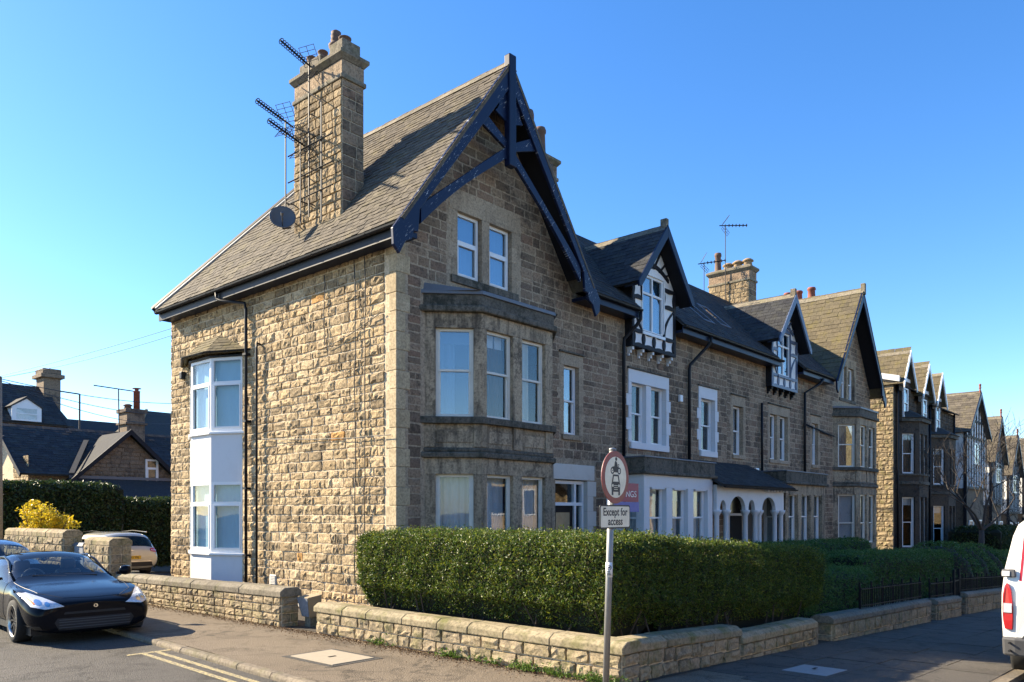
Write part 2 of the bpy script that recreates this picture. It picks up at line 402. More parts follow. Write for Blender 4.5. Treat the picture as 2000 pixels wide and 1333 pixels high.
def curtain(fr, a0, a1, b0, b1, c, mat, parent, name='curtain', amp=.025, wl=.13):
    n = max(6, int((a1-a0)/.02)); V = []; F = []
    ph = random.random()*6
    for i in range(n+1):
        a = a0+(a1-a0)*i/n; w = amp*math.sin(a/wl*6.28+ph)+amp*.5*math.sin(a/wl*2.9+ph*2)
        V += [fr.p(a, b0, c+w), fr.p(a, b1, c+w*.7)]
        if i: F.append((2*i-2, 2*i, 2*i+1, 2*i-1))
    m = MB().add(V, F); return m.build(name, mat, parent, smooth=True)
def blind(fr, a0, a1, b0, b1, c, mat, parent):
    m = MB(); z = b0
    while z < b1: m.fb(fr, a0, a1, z, z+.026, c-.012, c-.006); z += .036
    return m.build('blind', mat, parent)
def window(house, fr, a0, a1, b0, b1, style='sash', rec=.13, fw=.055, mat='white', glass='glass', cur=None, split=.5, name='window', ind=True):
    F = M[mat]; m = MB(); c0, c1 = -rec-.07, -rec
    m.fb(fr, a0, a0+fw, b0, b1, c0, c1); m.fb(fr, a1-fw, a1, b0, b1, c0, c1)
    m.fb(fr, a0+fw, a1-fw, b1-fw, b1, c0, c1); m.fb(fr, a0+fw, a1-fw, b0, b0+fw*1.2, c0, c1)
    zs = b0+(b1-b0)*split; panes = []
    g = fw*.8
    if style == 'sash':
        i0, i1 = a0+fw, a1-fw
        m.fb(fr, i0, i1, zs-.022, zs+.022, c0+.01, c1-.004)
        m.fb(fr, i0, i0+g*.7, zs+.022, b1-fw, c0+.02, c1-.01); m.fb(fr, i1-g*.7, i1, zs+.022, b1-fw, c0+.02, c1-.01)
        m.fb(fr, i0, i0+g, b0+fw*1.2, zs-.022, c0, c1-.03); m.fb(fr, i1-g, i1, b0+fw*1.2, zs-.022, c0, c1-.03)
        for q in (i0+g*.35, i1-g*.85): m.fb(fr, q, q+g*.5, zs-.075, zs-.022, c1-.03, c1-.008)
        panes = [(i0+g*.7, i1-g*.7, zs+.022, b1-fw, c1-.035), (i0+g, i1-g, b0+fw*1.2, zs-.022, c1-.055)]
    elif style == 'top':                 # small top light over a big pane
        m.fb(fr, a0+fw, a1-fw, zs-.035, zs+.035, c0, c1)
        panes = [(a0+fw, a1-fw, zs+.035, b1-fw, c1-.035), (a0+fw, a1-fw, b0+fw*1.2, zs-.035, c1-.035)]
        m.fb(fr, a0+fw, a0+fw+.035, b0+fw*1.2, zs-.035, c1-.03, c1+.012); m.fb(fr, a1-fw-.035, a1-fw, b0+fw*1.2, zs-.035, c1-.03, c1+.012)
        m.fb(fr, a0+fw+.035, a1-fw-.035, zs-.07, zs-.035, c1-.03, c1+.012); m.fb(fr, a0+fw+.035, a1-fw-.035, b0+fw*1.2, b0+fw*1.2+.035, c1-.03, c1+.012)
    elif style == 'cross':
        am = (a0+a1)/2
        m.fb(fr, am-.03, am+.03, b0+fw*1.2, b1-fw, c0, c1); m.fb(fr, a0+fw, am-.03, zs-.03, zs+.03, c0, c1); m.fb(fr, am+.03, a1-fw, zs-.03, zs+.03, c0, c1)
        panes = [(x, y, z, w, c1-.035) for x, y in ((a0+fw, am-.03), (am+.03, a1-fw)) for z, w in ((zs+.03, b1-fw), (b0+fw*1.2, zs-.03))]
    else: panes = [(a0+fw, a1-fw, b0+fw*1.2, b1-fw, c1-.035)]
    w = m.build(name, F, house)
    for (p, q, r, s, c) in panes:
        MB().fb(fr, p-.004, q+.004, r-.004, s+.004, c-.006, c).build('pane', M[glass], w)
    if cur == 'nets':
        curtain(fr, a0+fw, a0+(a1-a0)*.60, b0+.02, b1-.02, c0-.12, M['curtain'], w); curtain(fr, a0+(a1-a0)*.68, a1-fw, b0+.02, b1-.02, c0-.12, M['curtain'], w)
    elif cur == 'left': curtain(fr, a0+fw, a0+(a1-a0)*.5, b0+.02, b1-.02, c0-.12, M['curtain'], w)
    elif cur == 'full': curtain(fr, a0+.01, a1-.01, b0+.02, b1-.02, c0-.1, M['curtain'], w)
    elif cur == 'blue': curtain(fr, a0+.01, a1-.01, b0+.02, b1-.02, c0-.08, M['curtain_blue'], w, amp=.002)
    elif cur == 'cream': curtain(fr, a0+.01, a0+(a1-a0)*.62, b0+.02, b1-.02, c0-.1, M['curtain_cream'], w)
    elif cur == 'dark': curtain(fr, a0+.01, a1-.01, b0+.02, b1-.02, c0-.1, M['curtain_dark'], w)
    elif cur == 'blind': blind(fr, a0+fw, a1-fw, b0+.05, b1-.05, c0-.05, M['curtain'], w)
    if cur in ('left', 'nets', 'dark', 'roll'):
        MB().fb(fr, a0+fw, a1-fw, b1-(b1-b0)*.16, b1-fw*.5, c0-.09, c0-.085).build('roller_blind', M['curtain'], w)
    return w
def surround(house, fr, a0, a1, b0, b1, mat, lint=.30, sill=.13, jw=.17, tooth=.11, jh=.30, proud=.02, back=.24, hood=True, mull=None):
    mt = M[mat]
    MB().fb(fr, a0-jw, a1+jw, b1, b1+lint, -back, proud).build('lintel', mt, house, bevel=.008)
    MB().fb(fr, a0-jw*.6, a1+jw*.6, b0-sill, b0, -back, proud+.05).build('window_sill', mt, house, bevel=.008)
    n = max(2, round((b1-b0)/jh)); h = (b1-b0)/n
    for sd_ in (0, 1):
        for k in range(n):
            w = jw+(tooth if (k+sd_*0) % 2 else 0)
            p, q = (a0-w, a0) if sd_ == 0 else (a1, a1+w)
            MB().fb(fr, p, q, b0+k*h+.002, b0+(k+1)*h-.002, -back, proud-.003*(k % 2)).build('jamb_stone', mt, house, bevel=.006)
    for x in (mull or []):
        MB().fb(fr, x[0], x[1], b0, b1, -back, proud-.03).build('stone_mullion', mt, house, bevel=.01)
    if hood: MB().fb(fr, a0-jw-.05, a1+jw+.05, b1+lint, b1+lint+.05, -.02, proud+.05).build('hood_mould', M['black_ashlar'], house, bevel=.015)
    return (a0-jw-.02, a1+jw+.02, b0-sill, b1+lint+.04)
def offset_poly(pts, e):                # open plan polyline from wall to wall; outwards = right-hand side of travel
    P = [Vector(p) for p in pts]; L = []
    for a, b in zip(P, P[1:]):
        d = (b-a).normalized(); n = Vector((d.y, -d.x)); L.append((a+n*e, d))
    out = []
    wall_d = (P[-1]-P[0]).normalized()
    def isect(p, d, q, g):
        den = d.x*g.y-d.y*g.x; t = ((q.x-p.x)*g.y-(q.y-p.y)*g.x)/den; return p+d*t
    out.append(isect(L[0][0], L[0][1], P[0], wall_d))
    for (p, d), (q, g) in zip(L, L[1:]): out.append(isect(p, d, q, g))
    out.append(isect(L[-1][0], L[-1][1], P[0], wall_d))
    return [(v.x, v.y) for v in out]
def band(name, pts, e, z0, z1, mat, parent, back=.12, bevel=.01, nrm=(0, 1)):
    q = offset_poly(pts, e); poly = q+[(q[-1][0]+nrm[0]*back, q[-1][1]+nrm[1]*back), (q[0][0]+nrm[0]*back, q[0][1]+nrm[1]*back)]
    return MB().vprism(poly, z0, z1).build(name, mat, parent, bevel=bevel)
def facets(pts):
    out = []
    for a, b in zip(pts, pts[1:]):
        d = Vector((b[0]-a[0], b[1]-a[1])); L = d.length; d.normalize()
        out.append((Fr((a[0], a[1], 0), (d.x, d.y, 0), (d.y, -d.x, 0)), L))
    return out
def pot(org, h, r, mat, parent, kind=0):
    if kind == 0: pr = [(r*1.15, 0), (r*1.15, .08*h), (r*.95, .12*h), (r*.82, .8*h), (r*1.0, .84*h), (r*1.0, .93*h), (r*.85, h), (r*.62, h), (r*.55, h*.8)]
    elif kind == 1: pr = [(r*.95, 0), (r*.82, .45*h), (r*1.0, .5*h), (r*1.0, .56*h), (r*.7, .6*h), (r*.66, .66*h), (r*.74, .7*h), (r*.62, .76*h), (r*.72, .82*h), (r*.6, .88*h), (r*.66, .94*h), (r*.3, h)]
    else: pr = [(r*1.0, 0), (r*.8, .55*h), (r*.8, .62*h), (r*1.2, .66*h), (r*1.1, .8*h), (r*.6, h), (r*.2, h*1.03)]
    return MB().lathe(pr, org, 14).build('chimney_pot', M[mat], parent, smooth=True)
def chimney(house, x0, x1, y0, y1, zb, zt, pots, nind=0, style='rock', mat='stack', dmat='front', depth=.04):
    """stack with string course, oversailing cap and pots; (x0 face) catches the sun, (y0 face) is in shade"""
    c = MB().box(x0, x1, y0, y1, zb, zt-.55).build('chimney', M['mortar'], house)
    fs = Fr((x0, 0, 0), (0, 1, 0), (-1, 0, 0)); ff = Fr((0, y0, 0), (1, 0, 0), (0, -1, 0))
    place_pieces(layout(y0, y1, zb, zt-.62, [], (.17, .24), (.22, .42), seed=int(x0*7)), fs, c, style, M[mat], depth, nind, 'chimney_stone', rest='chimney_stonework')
    place_pieces(layout(x0, x1, zb, zt-.62, [], (.22, .27), (.2, .45), seed=int(x0*9)), ff, c, 'pitch', M[dmat], .02, nind//2, 'chimney_stone', rest='chimney_stonework')  # unlit face takes the darker front stone, so its shade is partly colour
    MB().box(x0-.05, x1+.05, y0-.05, y1+.05, zt-.62, zt-.52).build('string_course', M['cope_grey'], c, bevel=.02)
    MB().box(x0-.01, x1+.01, y0-.01, y1+.01, zt-.52, zt-.2).build('stack_head', M['front'], c, bevel=.01)
    m = MB(); e = .10
    A = [(x0-.02, y0-.02, zt-.2), (x1+.02, y0-.02, zt-.2), (x1+.02, y1+.02, zt-.2), (x0-.02, y1+.02, zt-.2)]
    Bq = [(x0-e, y0-e, zt-.1), (x1+e, y0-e, zt-.1), (x1+e, y1+e, zt-.1), (x0-e, y1+e, zt-.1)]
    Cq = [(x0-e, y0-e, zt-.03), (x1+e, y0-e, zt-.03), (x1+e, y1+e, zt-.03), (x0-e, y1+e, zt-.03)]
    D = [(x0+.06, y0+.06, zt+.06), (x1-.06, y0+.06, zt+.06), (x1-.06, y1-.06, zt+.06), (x0+.06, y1-.06, zt+.06)]
    m.loops(A, Bq, False); m.loops(Bq, Cq, False); m.loops(Cq, D, True)
    m.build('chimney_cap', M['cope_grey'], c, bevel=.012)
    xm = (x0+x1)/2
    for (f, h, r, mt, kd) in pots:
        y = y0+(y1-y0)*f
        if kd == 3:                      # square stone base with a short pot
            MB().vprism([(xm-r, y-r), (xm+r, y-r), (xm+r, y+r), (xm-r, y+r)], zt+.0, zt+.3).build('pot_base', M['cope_grey'], c, bevel=.02)
            pot((xm, y, zt+.28), h, r*.6, mt, c, 0)
        else: pot((xm, y, zt+.02), h, r, mt, c, kd)
    return c
def pipe(house, pts, r=.045, name='downpipe', mat='gutter', n=8): return MB().tube(pts, r, n).build(name, M[mat], house, smooth=True)
def gutter(house, p, q, out, r=.062, name='gutter'):
    """half-round gutter along p-q with brackets"""
    p = Vector(p); q = Vector(q); d = (q-p).normalized(); out = Vector(out); m = MB(); n = 7
    def ring(o, rr): return [o+out*(rr*math.cos(t))+Vector((0, 0, 1))*(rr*math.sin(t)) for t in [math.pi+math.pi*i/(n-1) for i in range(n)]]
    A, B, C, D = ring(p, r), ring(q, r), ring(p, r-.008), ring(q, r-.008)
    m.add(A+B, [(i, i+1, n+i+1, n+i) for i in range(n-1)]); m.add(C+D, [(i, i+1, n+i+1, n+i) for i in range(n-1)])
    m.add([A[0], C[0], D[0], B[0]], [(0, 1, 2, 3)]); m.add([A[-1], C[-1], D[-1], B[-1]], [(0, 1, 2, 3)])
    m.add(A, [tuple(range(n))]); m.add(B, [tuple(range(n))])
    g = m.build(name, M['gutter'], house)
    L = (q-p).length; k = max(1, int(L/.9))
    for i in range(k+1):
        o = p+d*(L*(i+.15)/(k+.3)); b = MB()
        ra = ring(o-d*.018, r+.007); rb = ring(o+d*.018, r+.007)
        b.add(ra+rb, [(j, j+1, n+j+1, n+j) for j in range(n-1)]); b.box(o.x-.02, o.x+.02, o.y-.02, o.y+.02, o.z+.0, o.z+.012)
        b.build('gutter_bracket', M['gutter'], g)
    return g
# ------------------------------------------------------------------ the corner terrace
FY = 11.84                               # front wall plane
FRONT = Fr((0, FY, 0), (1, 0, 0), (0, -1, 0))
SX = 10.0
SIDE = Fr((SX, 0, 0), (0, 1, 0), (-1, 0, 0))
AX, AZ, EZ, GH = 12.64, 11.70, 7.46, 3.10   # gable apex x, apex z, eave z, half width
PITCH = (AZ-EZ)/GH
RY, RZ, EY = 14.9, 10.75, 11.40          # main ridge y, z, eave y
def roof_skin(name, polys, mat, parent, t=.06):
    m = MB()
    for P in polys:
        P = [Vector(p) for p in P]; n = (P[1]-P[0]).cross(P[2]-P[0]).normalized()
        if n.z < 0: n = -n
        m.loops([p-n*t for p in P], [p for p in P])
    return m.build(name, mat, parent)
def rect_minus(a): return a
# ---- house one -------------------------------------------------------------
H1 = thing('terraced_house', 'tall stone corner house with navy timber gable and sunlit rock-faced side wall', 'house', (13.5, 16, 0), 'houses of the corner terrace')
yE = 21.3
bay_s = [(SX, 20.24), (9.606, 19.41), (9.606, 18.387), (SX, 17.56)]
side_open = [(17.58, 20.22, -.1, 6.0)]
sw = backing('side_wall', SIDE, FY, yE, -.15, EZ+.05, side_open, M['mortar'], H1, c=.020)
rects = layout(FY+.34, yE, .0, EZ-.06, [(17.54, 20.26, -.1, 6.02)], (.165, .225), (.17, .52), seed=11)
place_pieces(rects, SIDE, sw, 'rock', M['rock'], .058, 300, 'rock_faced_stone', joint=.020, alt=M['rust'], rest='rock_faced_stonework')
MB().fb(SIDE, FY+.02, 17.5, -.04, .03, .0, .075).build('plinth_strip', M['sill_stone'], sw, bevel=.01)
# quoins: long and short blocks with their return on the front
z = -.1; k = 0
while z < EZ-.25:
    h = .40 if k % 2 else .36; L = .30 if k % 2 else .20; LF = .20 if k % 2 else .32
    zz = min(z+h, EZ-.06)
    MB().box(SX-.035, SX+LF, FY-.025, FY+L, z+.004, zz-.004).build('quoin_stone', M['quoin'], H1, bevel=.012)
    z = zz; k += 1
# front wall with gable
SILLZ = 3.9
att = [(11.64, 12.38, 7.02, 8.40), (12.62, 13.36, 7.02, 8.40)]
nar = (15.28, 15.90, 3.97, 5.67)
bay1 = [(10.71, FY), (11.55, 11.04), (13.85, 11.04), (14.69, FY)]
door1 = (14.95, 16.25, -.1, 2.86)
open1 = att+[nar, (10.95, 14.45, .9, 5.9), door1]
gclip = [(-PITCH, 1, EZ+PITCH*(GH-AX)+.0), (PITCH, 1, EZ+PITCH*(GH+AX))]
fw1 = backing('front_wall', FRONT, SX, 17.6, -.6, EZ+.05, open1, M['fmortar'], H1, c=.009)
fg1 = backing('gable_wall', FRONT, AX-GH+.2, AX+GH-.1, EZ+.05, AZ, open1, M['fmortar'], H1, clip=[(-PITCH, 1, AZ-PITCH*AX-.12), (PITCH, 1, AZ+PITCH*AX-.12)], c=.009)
h_att = (11.64-.30, 13.36+.30, 7.02-.16, 8.40+.36)
h_nar = surround(H1, FRONT, *nar, 'dressed', lint=.30, jw=.15, tooth=.12)
holes1 = [h_att, h_nar, (10.62, 14.78, -1, 6.75), (14.7, 16.62, -1, 3.26)]
rects = layout(SX+.26, 17.6, -.2, EZ, holes1, (.13, .24), (.20, .56), seed=21)
rects = [r for r in rects if not (r[0] < SX+.3 and False)]
gr = layout(9.7, 15.9, EZ, AZ-.2, holes1, (.13, .24), (.20, .56), clip=lambda z: (AX-(AZ-z)/PITCH+.1, AX+(AZ-z)/PITCH-.1) if z < AZ-.35 else None, seed=22)
gr = [r for r in gr if r[1] > SX+.05]
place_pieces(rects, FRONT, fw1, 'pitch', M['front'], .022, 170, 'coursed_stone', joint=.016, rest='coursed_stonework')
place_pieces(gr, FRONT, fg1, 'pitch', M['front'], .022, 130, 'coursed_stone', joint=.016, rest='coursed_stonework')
# attic pair
for (a0, a1, b0, b1) in att: window(H1, FRONT, a0+.02, a1-.02, b0, b1, 'top', split=.56, fw=.06, glass='glass_hi', cur='blue', rec=.09)
MB().fb(FRONT, 11.64-.25, 12.5, 8.40, 8.74, -.22, .02).build('lintel', M['dressed'], H1, bevel=.01)
MB().fb(FRONT, 12.504, 13.36+.25, 8.40, 8.74, -.22, .022).build('lintel', M['dressed'], H1, bevel=.01)
MB().fb(FRONT, 12.38, 12.62, 7.02, 8.40, -.22, .02).build('stone_mullion', M['dressed'], H1, bevel=.01)
MB().fb(FRONT, 11.64-.2, 13.36+.2, 6.86, 7.02, -.22, .06).build('window_sill', M['black_ashlar'], H1, bevel=.01)
for k in range(4):
    b0 = 7.02+k*.345; w = .28 if k % 2 else .17
    MB().fb(FRONT, 11.64-w, 11.64, b0+.002, b0+.343, -.22, .018).build('jamb_stone', M['dressed'], H1, bevel=.008)
    MB().fb(FRONT, 13.36, 13.36+w, b0+.002, b0+.343, -.22, .018).build('jamb_stone', M['dressed'], H1, bevel=.008)
window(H1, FRONT, nar[0]+.01, nar[1]-.01, nar[2], nar[3], 'sash', glass='glass_hi', cur=None, rec=.1, split=.5)
# canted bay on the front, two storeys
def front_bay(house, pts, levels, winfr, dz=0, cur=('left', 'dark', 'cream', 'full', 'full', 'full')):
    zt = [v+dz for v in levels]; (roof, par, cor, lin, wt, wb, sil, pb, mo, gl, gt, gb) = zt
    band('bay_flat_roof', pts, .07, par, roof, M['lead'], house, back=.02)
    band('bay_parapet', pts, .03, cor+.12, par, M['black_ashlar'], house)
    band('bay_cornice', pts, .11, lin+.03, cor+.12, M['black_ashlar'], house, bevel=.03)
    band('bay_frieze', pts, .0, wt, lin+.03, M['ashlar'], house, back=.3) if False else None
    for i, (f, L) in enumerate(facets(pts)):
        MB().fb(f, .0, L, wt, lin+.03, -.25, .0).build('bay_lintel', M['ashlar'], house, bevel=.008)
        MB().fb(f, .0, L, gt, gl, -.25, .0).build('bay_lintel', M['ashlar'], house, bevel=.008)
        MB().fb(f, .0, L, mo-.02, sil, -.25, -.02).build('bay_apron', M['ashlar'], house)
        MB().fb(f, .0, L, -1.3, gb, -.25, .0).build('bay_base', M['ashlar'], house)
        ws = winfr[i]
        edges = [0]+[v for w in ws for v in (w[0]*L, w[1]*L)]+[L]
        for j in range(0, len(edges), 2):
            MB().fb(f, edges[j], edges[j+1], wb, wt, -.25, .0).build('bay_pier', M['ashlar'], house, bevel=.012)
            MB().fb(f, edges[j], edges[j+1], gb, gt, -.25, .0).build('bay_pier', M['ashlar'], house, bevel=.012)
            MB().fb(f, edges[j], edges[j+1], mo+.1, sil, -.03, .015).build('apron_pilaster', M['ashlar'], house, bevel=.008)
        for j, w in enumerate(ws):
            k = min(5, i+j)
            window(house, f, w[0]*L, w[1]*L, wb, wt, 'sash', mat='cream', glass='glass_hi' if i == 0 else 'glass', cur=cur[min(2, i+j)], rec=.09, split=.53)
            window(house, f, w[0]*L, w[1]*L, gb, gt, 'sash', mat='cream', cur=cur[3+min(2, i+j)], rec=.09, split=.42)
            MB().fb(f, w[0]*L+.01, w[1]*L-.01, pb+.10, sil-.14, -.03, -.005).build('apron_panel', M['ashlar'], house, bevel=.006)
    band('bay_sill', pts, .09, sil, wb, M['black_ashlar'], house, bevel=.015)
    band('bay_string', pts, .08, gl, mo, M['black_ashlar'], house, bevel=.03)
    band('bay_string', pts, .03, mo, pb, M['black_ashlar'], house, bevel=.03)
BL = (6.53, 6.45, 6.10, 6.06, 5.78, 3.98, 3.84, 3.36, 3.27, 3.15, 2.82, .75)
WF = [[(.20, .86)], [(.07, .42), (.55, .89)], [(.14, .80)]]
front_bay(H1, bay1, BL, WF)
# sloping lead over the bay
MB().loops([(10.66, FY, 6.50), (14.74, FY, 6.50), (14.0, 11.0, 6.52), (11.4, 11.0, 6.52)], [(10.70, FY, 6.68), (14.7, FY, 6.68), (13.9, 11.08, 6.54), (11.5, 11.08, 6.54)]).build('bay_lead', M['lead'], H1)
# door
dw = MB(); f = FRONT; a0, a1 = 14.95, 16.25
for (p, q, r, s) in ((a0, a0+.08, -.1, 2.84), (a1-.08, a1, -.1, 2.84), (a0+.08, a1-.08, 2.76, 2.84), (a0+.08, a1-.08, 2.22, 2.30), (15.86, 15.93, -.1, 2.22), (15.86, 15.93, 2.30, 2.76), (15.93, 16.17, .75, .83)):
    dw.fb(f, p, q, r, s, -.2, -.1)
d = dw.build('door_frame', M['white'], H1)
MB().fb(f, 15.03, 15.86, -.1, 2.22, -.2, -.15).build('front_door', M['black'], H1, bevel=.01)
MB().fb(f, 15.17, 15.72, .9, 2.05, -.15, -.145).build('door_glazing', plain('obscure_door_glass', (.20,.20,.13), .25, var=.3), H1)
for (p, q, r, s) in ((15.03, 15.86, 2.30, 2.76), (15.93, 16.17, .83, 2.22), (15.93, 16.17, 2.30, 2.76)): MB().fb(f, p, q, r, s, -.17, -.16).build('door_pane', M['glass'], d)
MB().fb(f, 14.86, 16.55, 2.86, 3.24, -.25, .03).build('door_lintel', M['sill_stone'], H1, bevel=.01)
for k in range(8):
    w = .38 if k % 2 else .25; MB().fb(f, 16.25, 16.25+w, -.2+k*.38, .18+k*.38-.004, -.25, .028-.002*(k % 2)).build('door_jamb_stone', M['sill_stone'], H1, bevel=.006)
# side bay, white panels
bf = facets(bay_s)
band('bay_apron_panel', bay_s, .0, -.1, 1.0, M['render'], H1, bevel=0, nrm=(1, 0)); band('bay_apron_panel', bay_s, .0, 2.80, 3.97, M['render'], H1, bevel=0, nrm=(1, 0))
band('bay_sill', bay_s, .06, 1.0, 1.06, M['white'], H1, nrm=(1, 0)); band('bay_sill', bay_s, .06, 3.97, 4.03, M['white'], H1, nrm=(1, 0))
for (f, L) in bf:
    window(H1, f, .0, L, 1.06, 2.80, 'top', split=.70, fw=.075, rec=.0, cur='blue', glass='glass_lo')
    window(H1, f, .0, L, 4.03, 5.85, 'top', split=.66, fw=.075, rec=.0, cur='blue', glass='glass_lo')
band('bay_fascia', bay_s, .05, 5.85, 5.90, M['gutter'], H1, nrm=(1, 0))
ob = offset_poly(bay_s, .17); top = [(SX, 19.35, 6.52), (SX, 18.6, 6.52)]
tz = 5.95
rp = [[(ob[0][0], ob[0][1], tz), (ob[1][0], ob[1][1], tz), top[0]], [(ob[1][0], ob[1][1], tz), (ob[2][0], ob[2][1], tz), top[1], top[0]], [(ob[2][0], ob[2][1], tz), (ob[3][0], ob[3][1], tz), top[1]]]
br = roof_skin('bay_roof', rp, M['slate_moss'], H1, .04)
for P in rp:
    P = [Vector(p) for p in P]; u = (P[1]-P[0]); W = u.length; u.normalize(); tp = P[2] if len(P) == 3 else (P[2]+P[3])/2
    s = tp-P[0]; s = s-u*s.dot(u); Ls = s.length; ax = (P[2]-P[0]).dot(u); bx = ((P[3] if len(P) == 4 else P[2])-P[0]).dot(u)
    slates(P[0], u, s, W, Ls-.02, br, M['slate_moss'], 60, 'bay_slate', w=.3, gauge=.14, clip=lambda y, W=W, Ls=Ls, a=ax, b=bx: (b*y/Ls, W+(a-W)*y/Ls))
for P, Q in zip(ob, ob[1:]):
    dd = Vector((Q[0]-P[0], Q[1]-P[1], 0)).normalized(); oo = Vector((dd.y, -dd.x, 0))
    gutter(H1, Vector((P[0], P[1], 5.97))+oo*.04, Vector((Q[0], Q[1], 5.97))+oo*.03, oo, .036, 'bay_gutter')
MB().box(SX-.16, SX-.02, 20.42, 20.56, 5.6, 5.8).build('hopper_head', M['gutter'], H1, bevel=.02)
# inner floors keep the rooms dark
MB().box(10.35, 17.4, 12.2, 21.2, 3.2, 3.3).build('inner_floor', M['floorboard'], H1); MB().box(10.35, 17.4, 12.2, 21.2, 6.3, 6.4).build('inner_floor', M['floorboard'], H1)
MB().box(10.3, 38.4, 18.4, 18.5, -1, 7.4).build('rear_wall', M['front'], H1); MB().box(10.0, 17.5, 21.2, 21.3, -1, 7.4).build('rear_wall', M['front'], H1)
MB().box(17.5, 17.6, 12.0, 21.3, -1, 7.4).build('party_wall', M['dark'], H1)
# roof of house one
hipy, ridge_e = 21.42, 16.5
EX = 9.58
def slope(x): return AZ-abs(x-AX)*PITCH
gy0 = 11.18
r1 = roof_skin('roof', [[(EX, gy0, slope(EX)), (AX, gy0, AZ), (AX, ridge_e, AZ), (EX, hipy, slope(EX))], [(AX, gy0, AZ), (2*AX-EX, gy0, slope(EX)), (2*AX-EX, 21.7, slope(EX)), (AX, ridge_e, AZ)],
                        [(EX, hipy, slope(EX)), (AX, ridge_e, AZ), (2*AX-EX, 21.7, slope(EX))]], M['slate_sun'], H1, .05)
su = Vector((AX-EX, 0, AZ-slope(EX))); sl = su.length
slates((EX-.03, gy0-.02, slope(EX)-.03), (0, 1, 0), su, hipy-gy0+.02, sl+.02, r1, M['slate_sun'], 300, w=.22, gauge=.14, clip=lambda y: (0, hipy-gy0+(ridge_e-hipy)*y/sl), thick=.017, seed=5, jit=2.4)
m = MB(); y = gy0
while y < ridge_e:
    m.loops([(AX-.16, y, AZ-.14), (AX, y, AZ+.05), (AX+.16, y, AZ-.14)], [(AX-.16, y+.44, AZ-.14), (AX, y+.44, AZ+.05), (AX+.16, y+.44, AZ-.14)]); y += .45
m.build('ridge_tile', M['cope_grey'], r1)
MB().tube([(EX-.02, hipy+.03, slope(EX)+.03), (AX, ridge_e, AZ+.02)], .09, 6).build('hip_tile', M['black'], r1)
MB().tube([(EX-.02, hipy-.14, slope(EX)+.035), (AX, ridge_e-.12, AZ+.02)], .05, 6).build('hip_flashing', M['leadpale'], r1)
MB().box(9.66, 10.0, 11.25, 21.25, 7.24, 7.34).build('soffit', M['navy'], H1)
MB().box(9.62, 9.66, 11.25, 21.27, 7.22, 7.42).build('fascia', M['gutter'], H1)
gutter(H1, (9.555, 11.2, 7.45), (9.555, 21.28, 7.45), (-1, 0, 0), .062)
pipe(H1, [(9.56, 18.05, 7.39), (9.57, 18.05, 7.25), (9.60, 17.9, 7.17), (9.86, 17.25, 7.05), (9.875, 17.22, 6.9), (9.875, 17.22, .02)], .036)
for z in (1.0, 2.6, 4.2, 5.8): MB().box(9.82, 10.02, 17.15, 17.29, z, z+.05).build('pipe_clip', M['gutter'], H1)
pipe(H1, [(9.99, 16.72, 6.0), (9.87, 16.72, 6.02), (9.86, 16.72, 5.9), (9.86, 16.72, .0)], .028, 'waste_pipe')
cb = MB()
for yy, zt_, zb in ((13.05, 7.2, .6), (12.72, 7.25, .4), (14.1, 7.1, 5.6)):
    P = [(9.915-.01*random.random(), yy+random.uniform(-.03, .03), zt_+(zb-zt_)*i/14) for i in range(15)]; cb.tube(P, .011, 5)
for z0, z1, ya, yb in ((3.78, 3.55, 16.7, 11.9), (5.55, 6.0, 14.1, 12.2), (6.32, 6.4, 17.3, 16.7)):
    cb.tube([(9.905, ya+(yb-ya)*i/12, z0+(z1-z0)*i/12-.05*math.sin(i/12*3.14)+random.uniform(-.01, .01)) for i in range(13)], .009, 5)
cb.build('cable', M['cable'], H1)
m = MB()
for k in range(6): m.fb(SIDE, 16.05, 16.28, .40+k*.035, .42+k*.035, .05, .075)
m.fb(SIDE, 16.03, 16.30, .385, .62, .03, .055); m.build('air_vent', M['sill_stone'], H1)
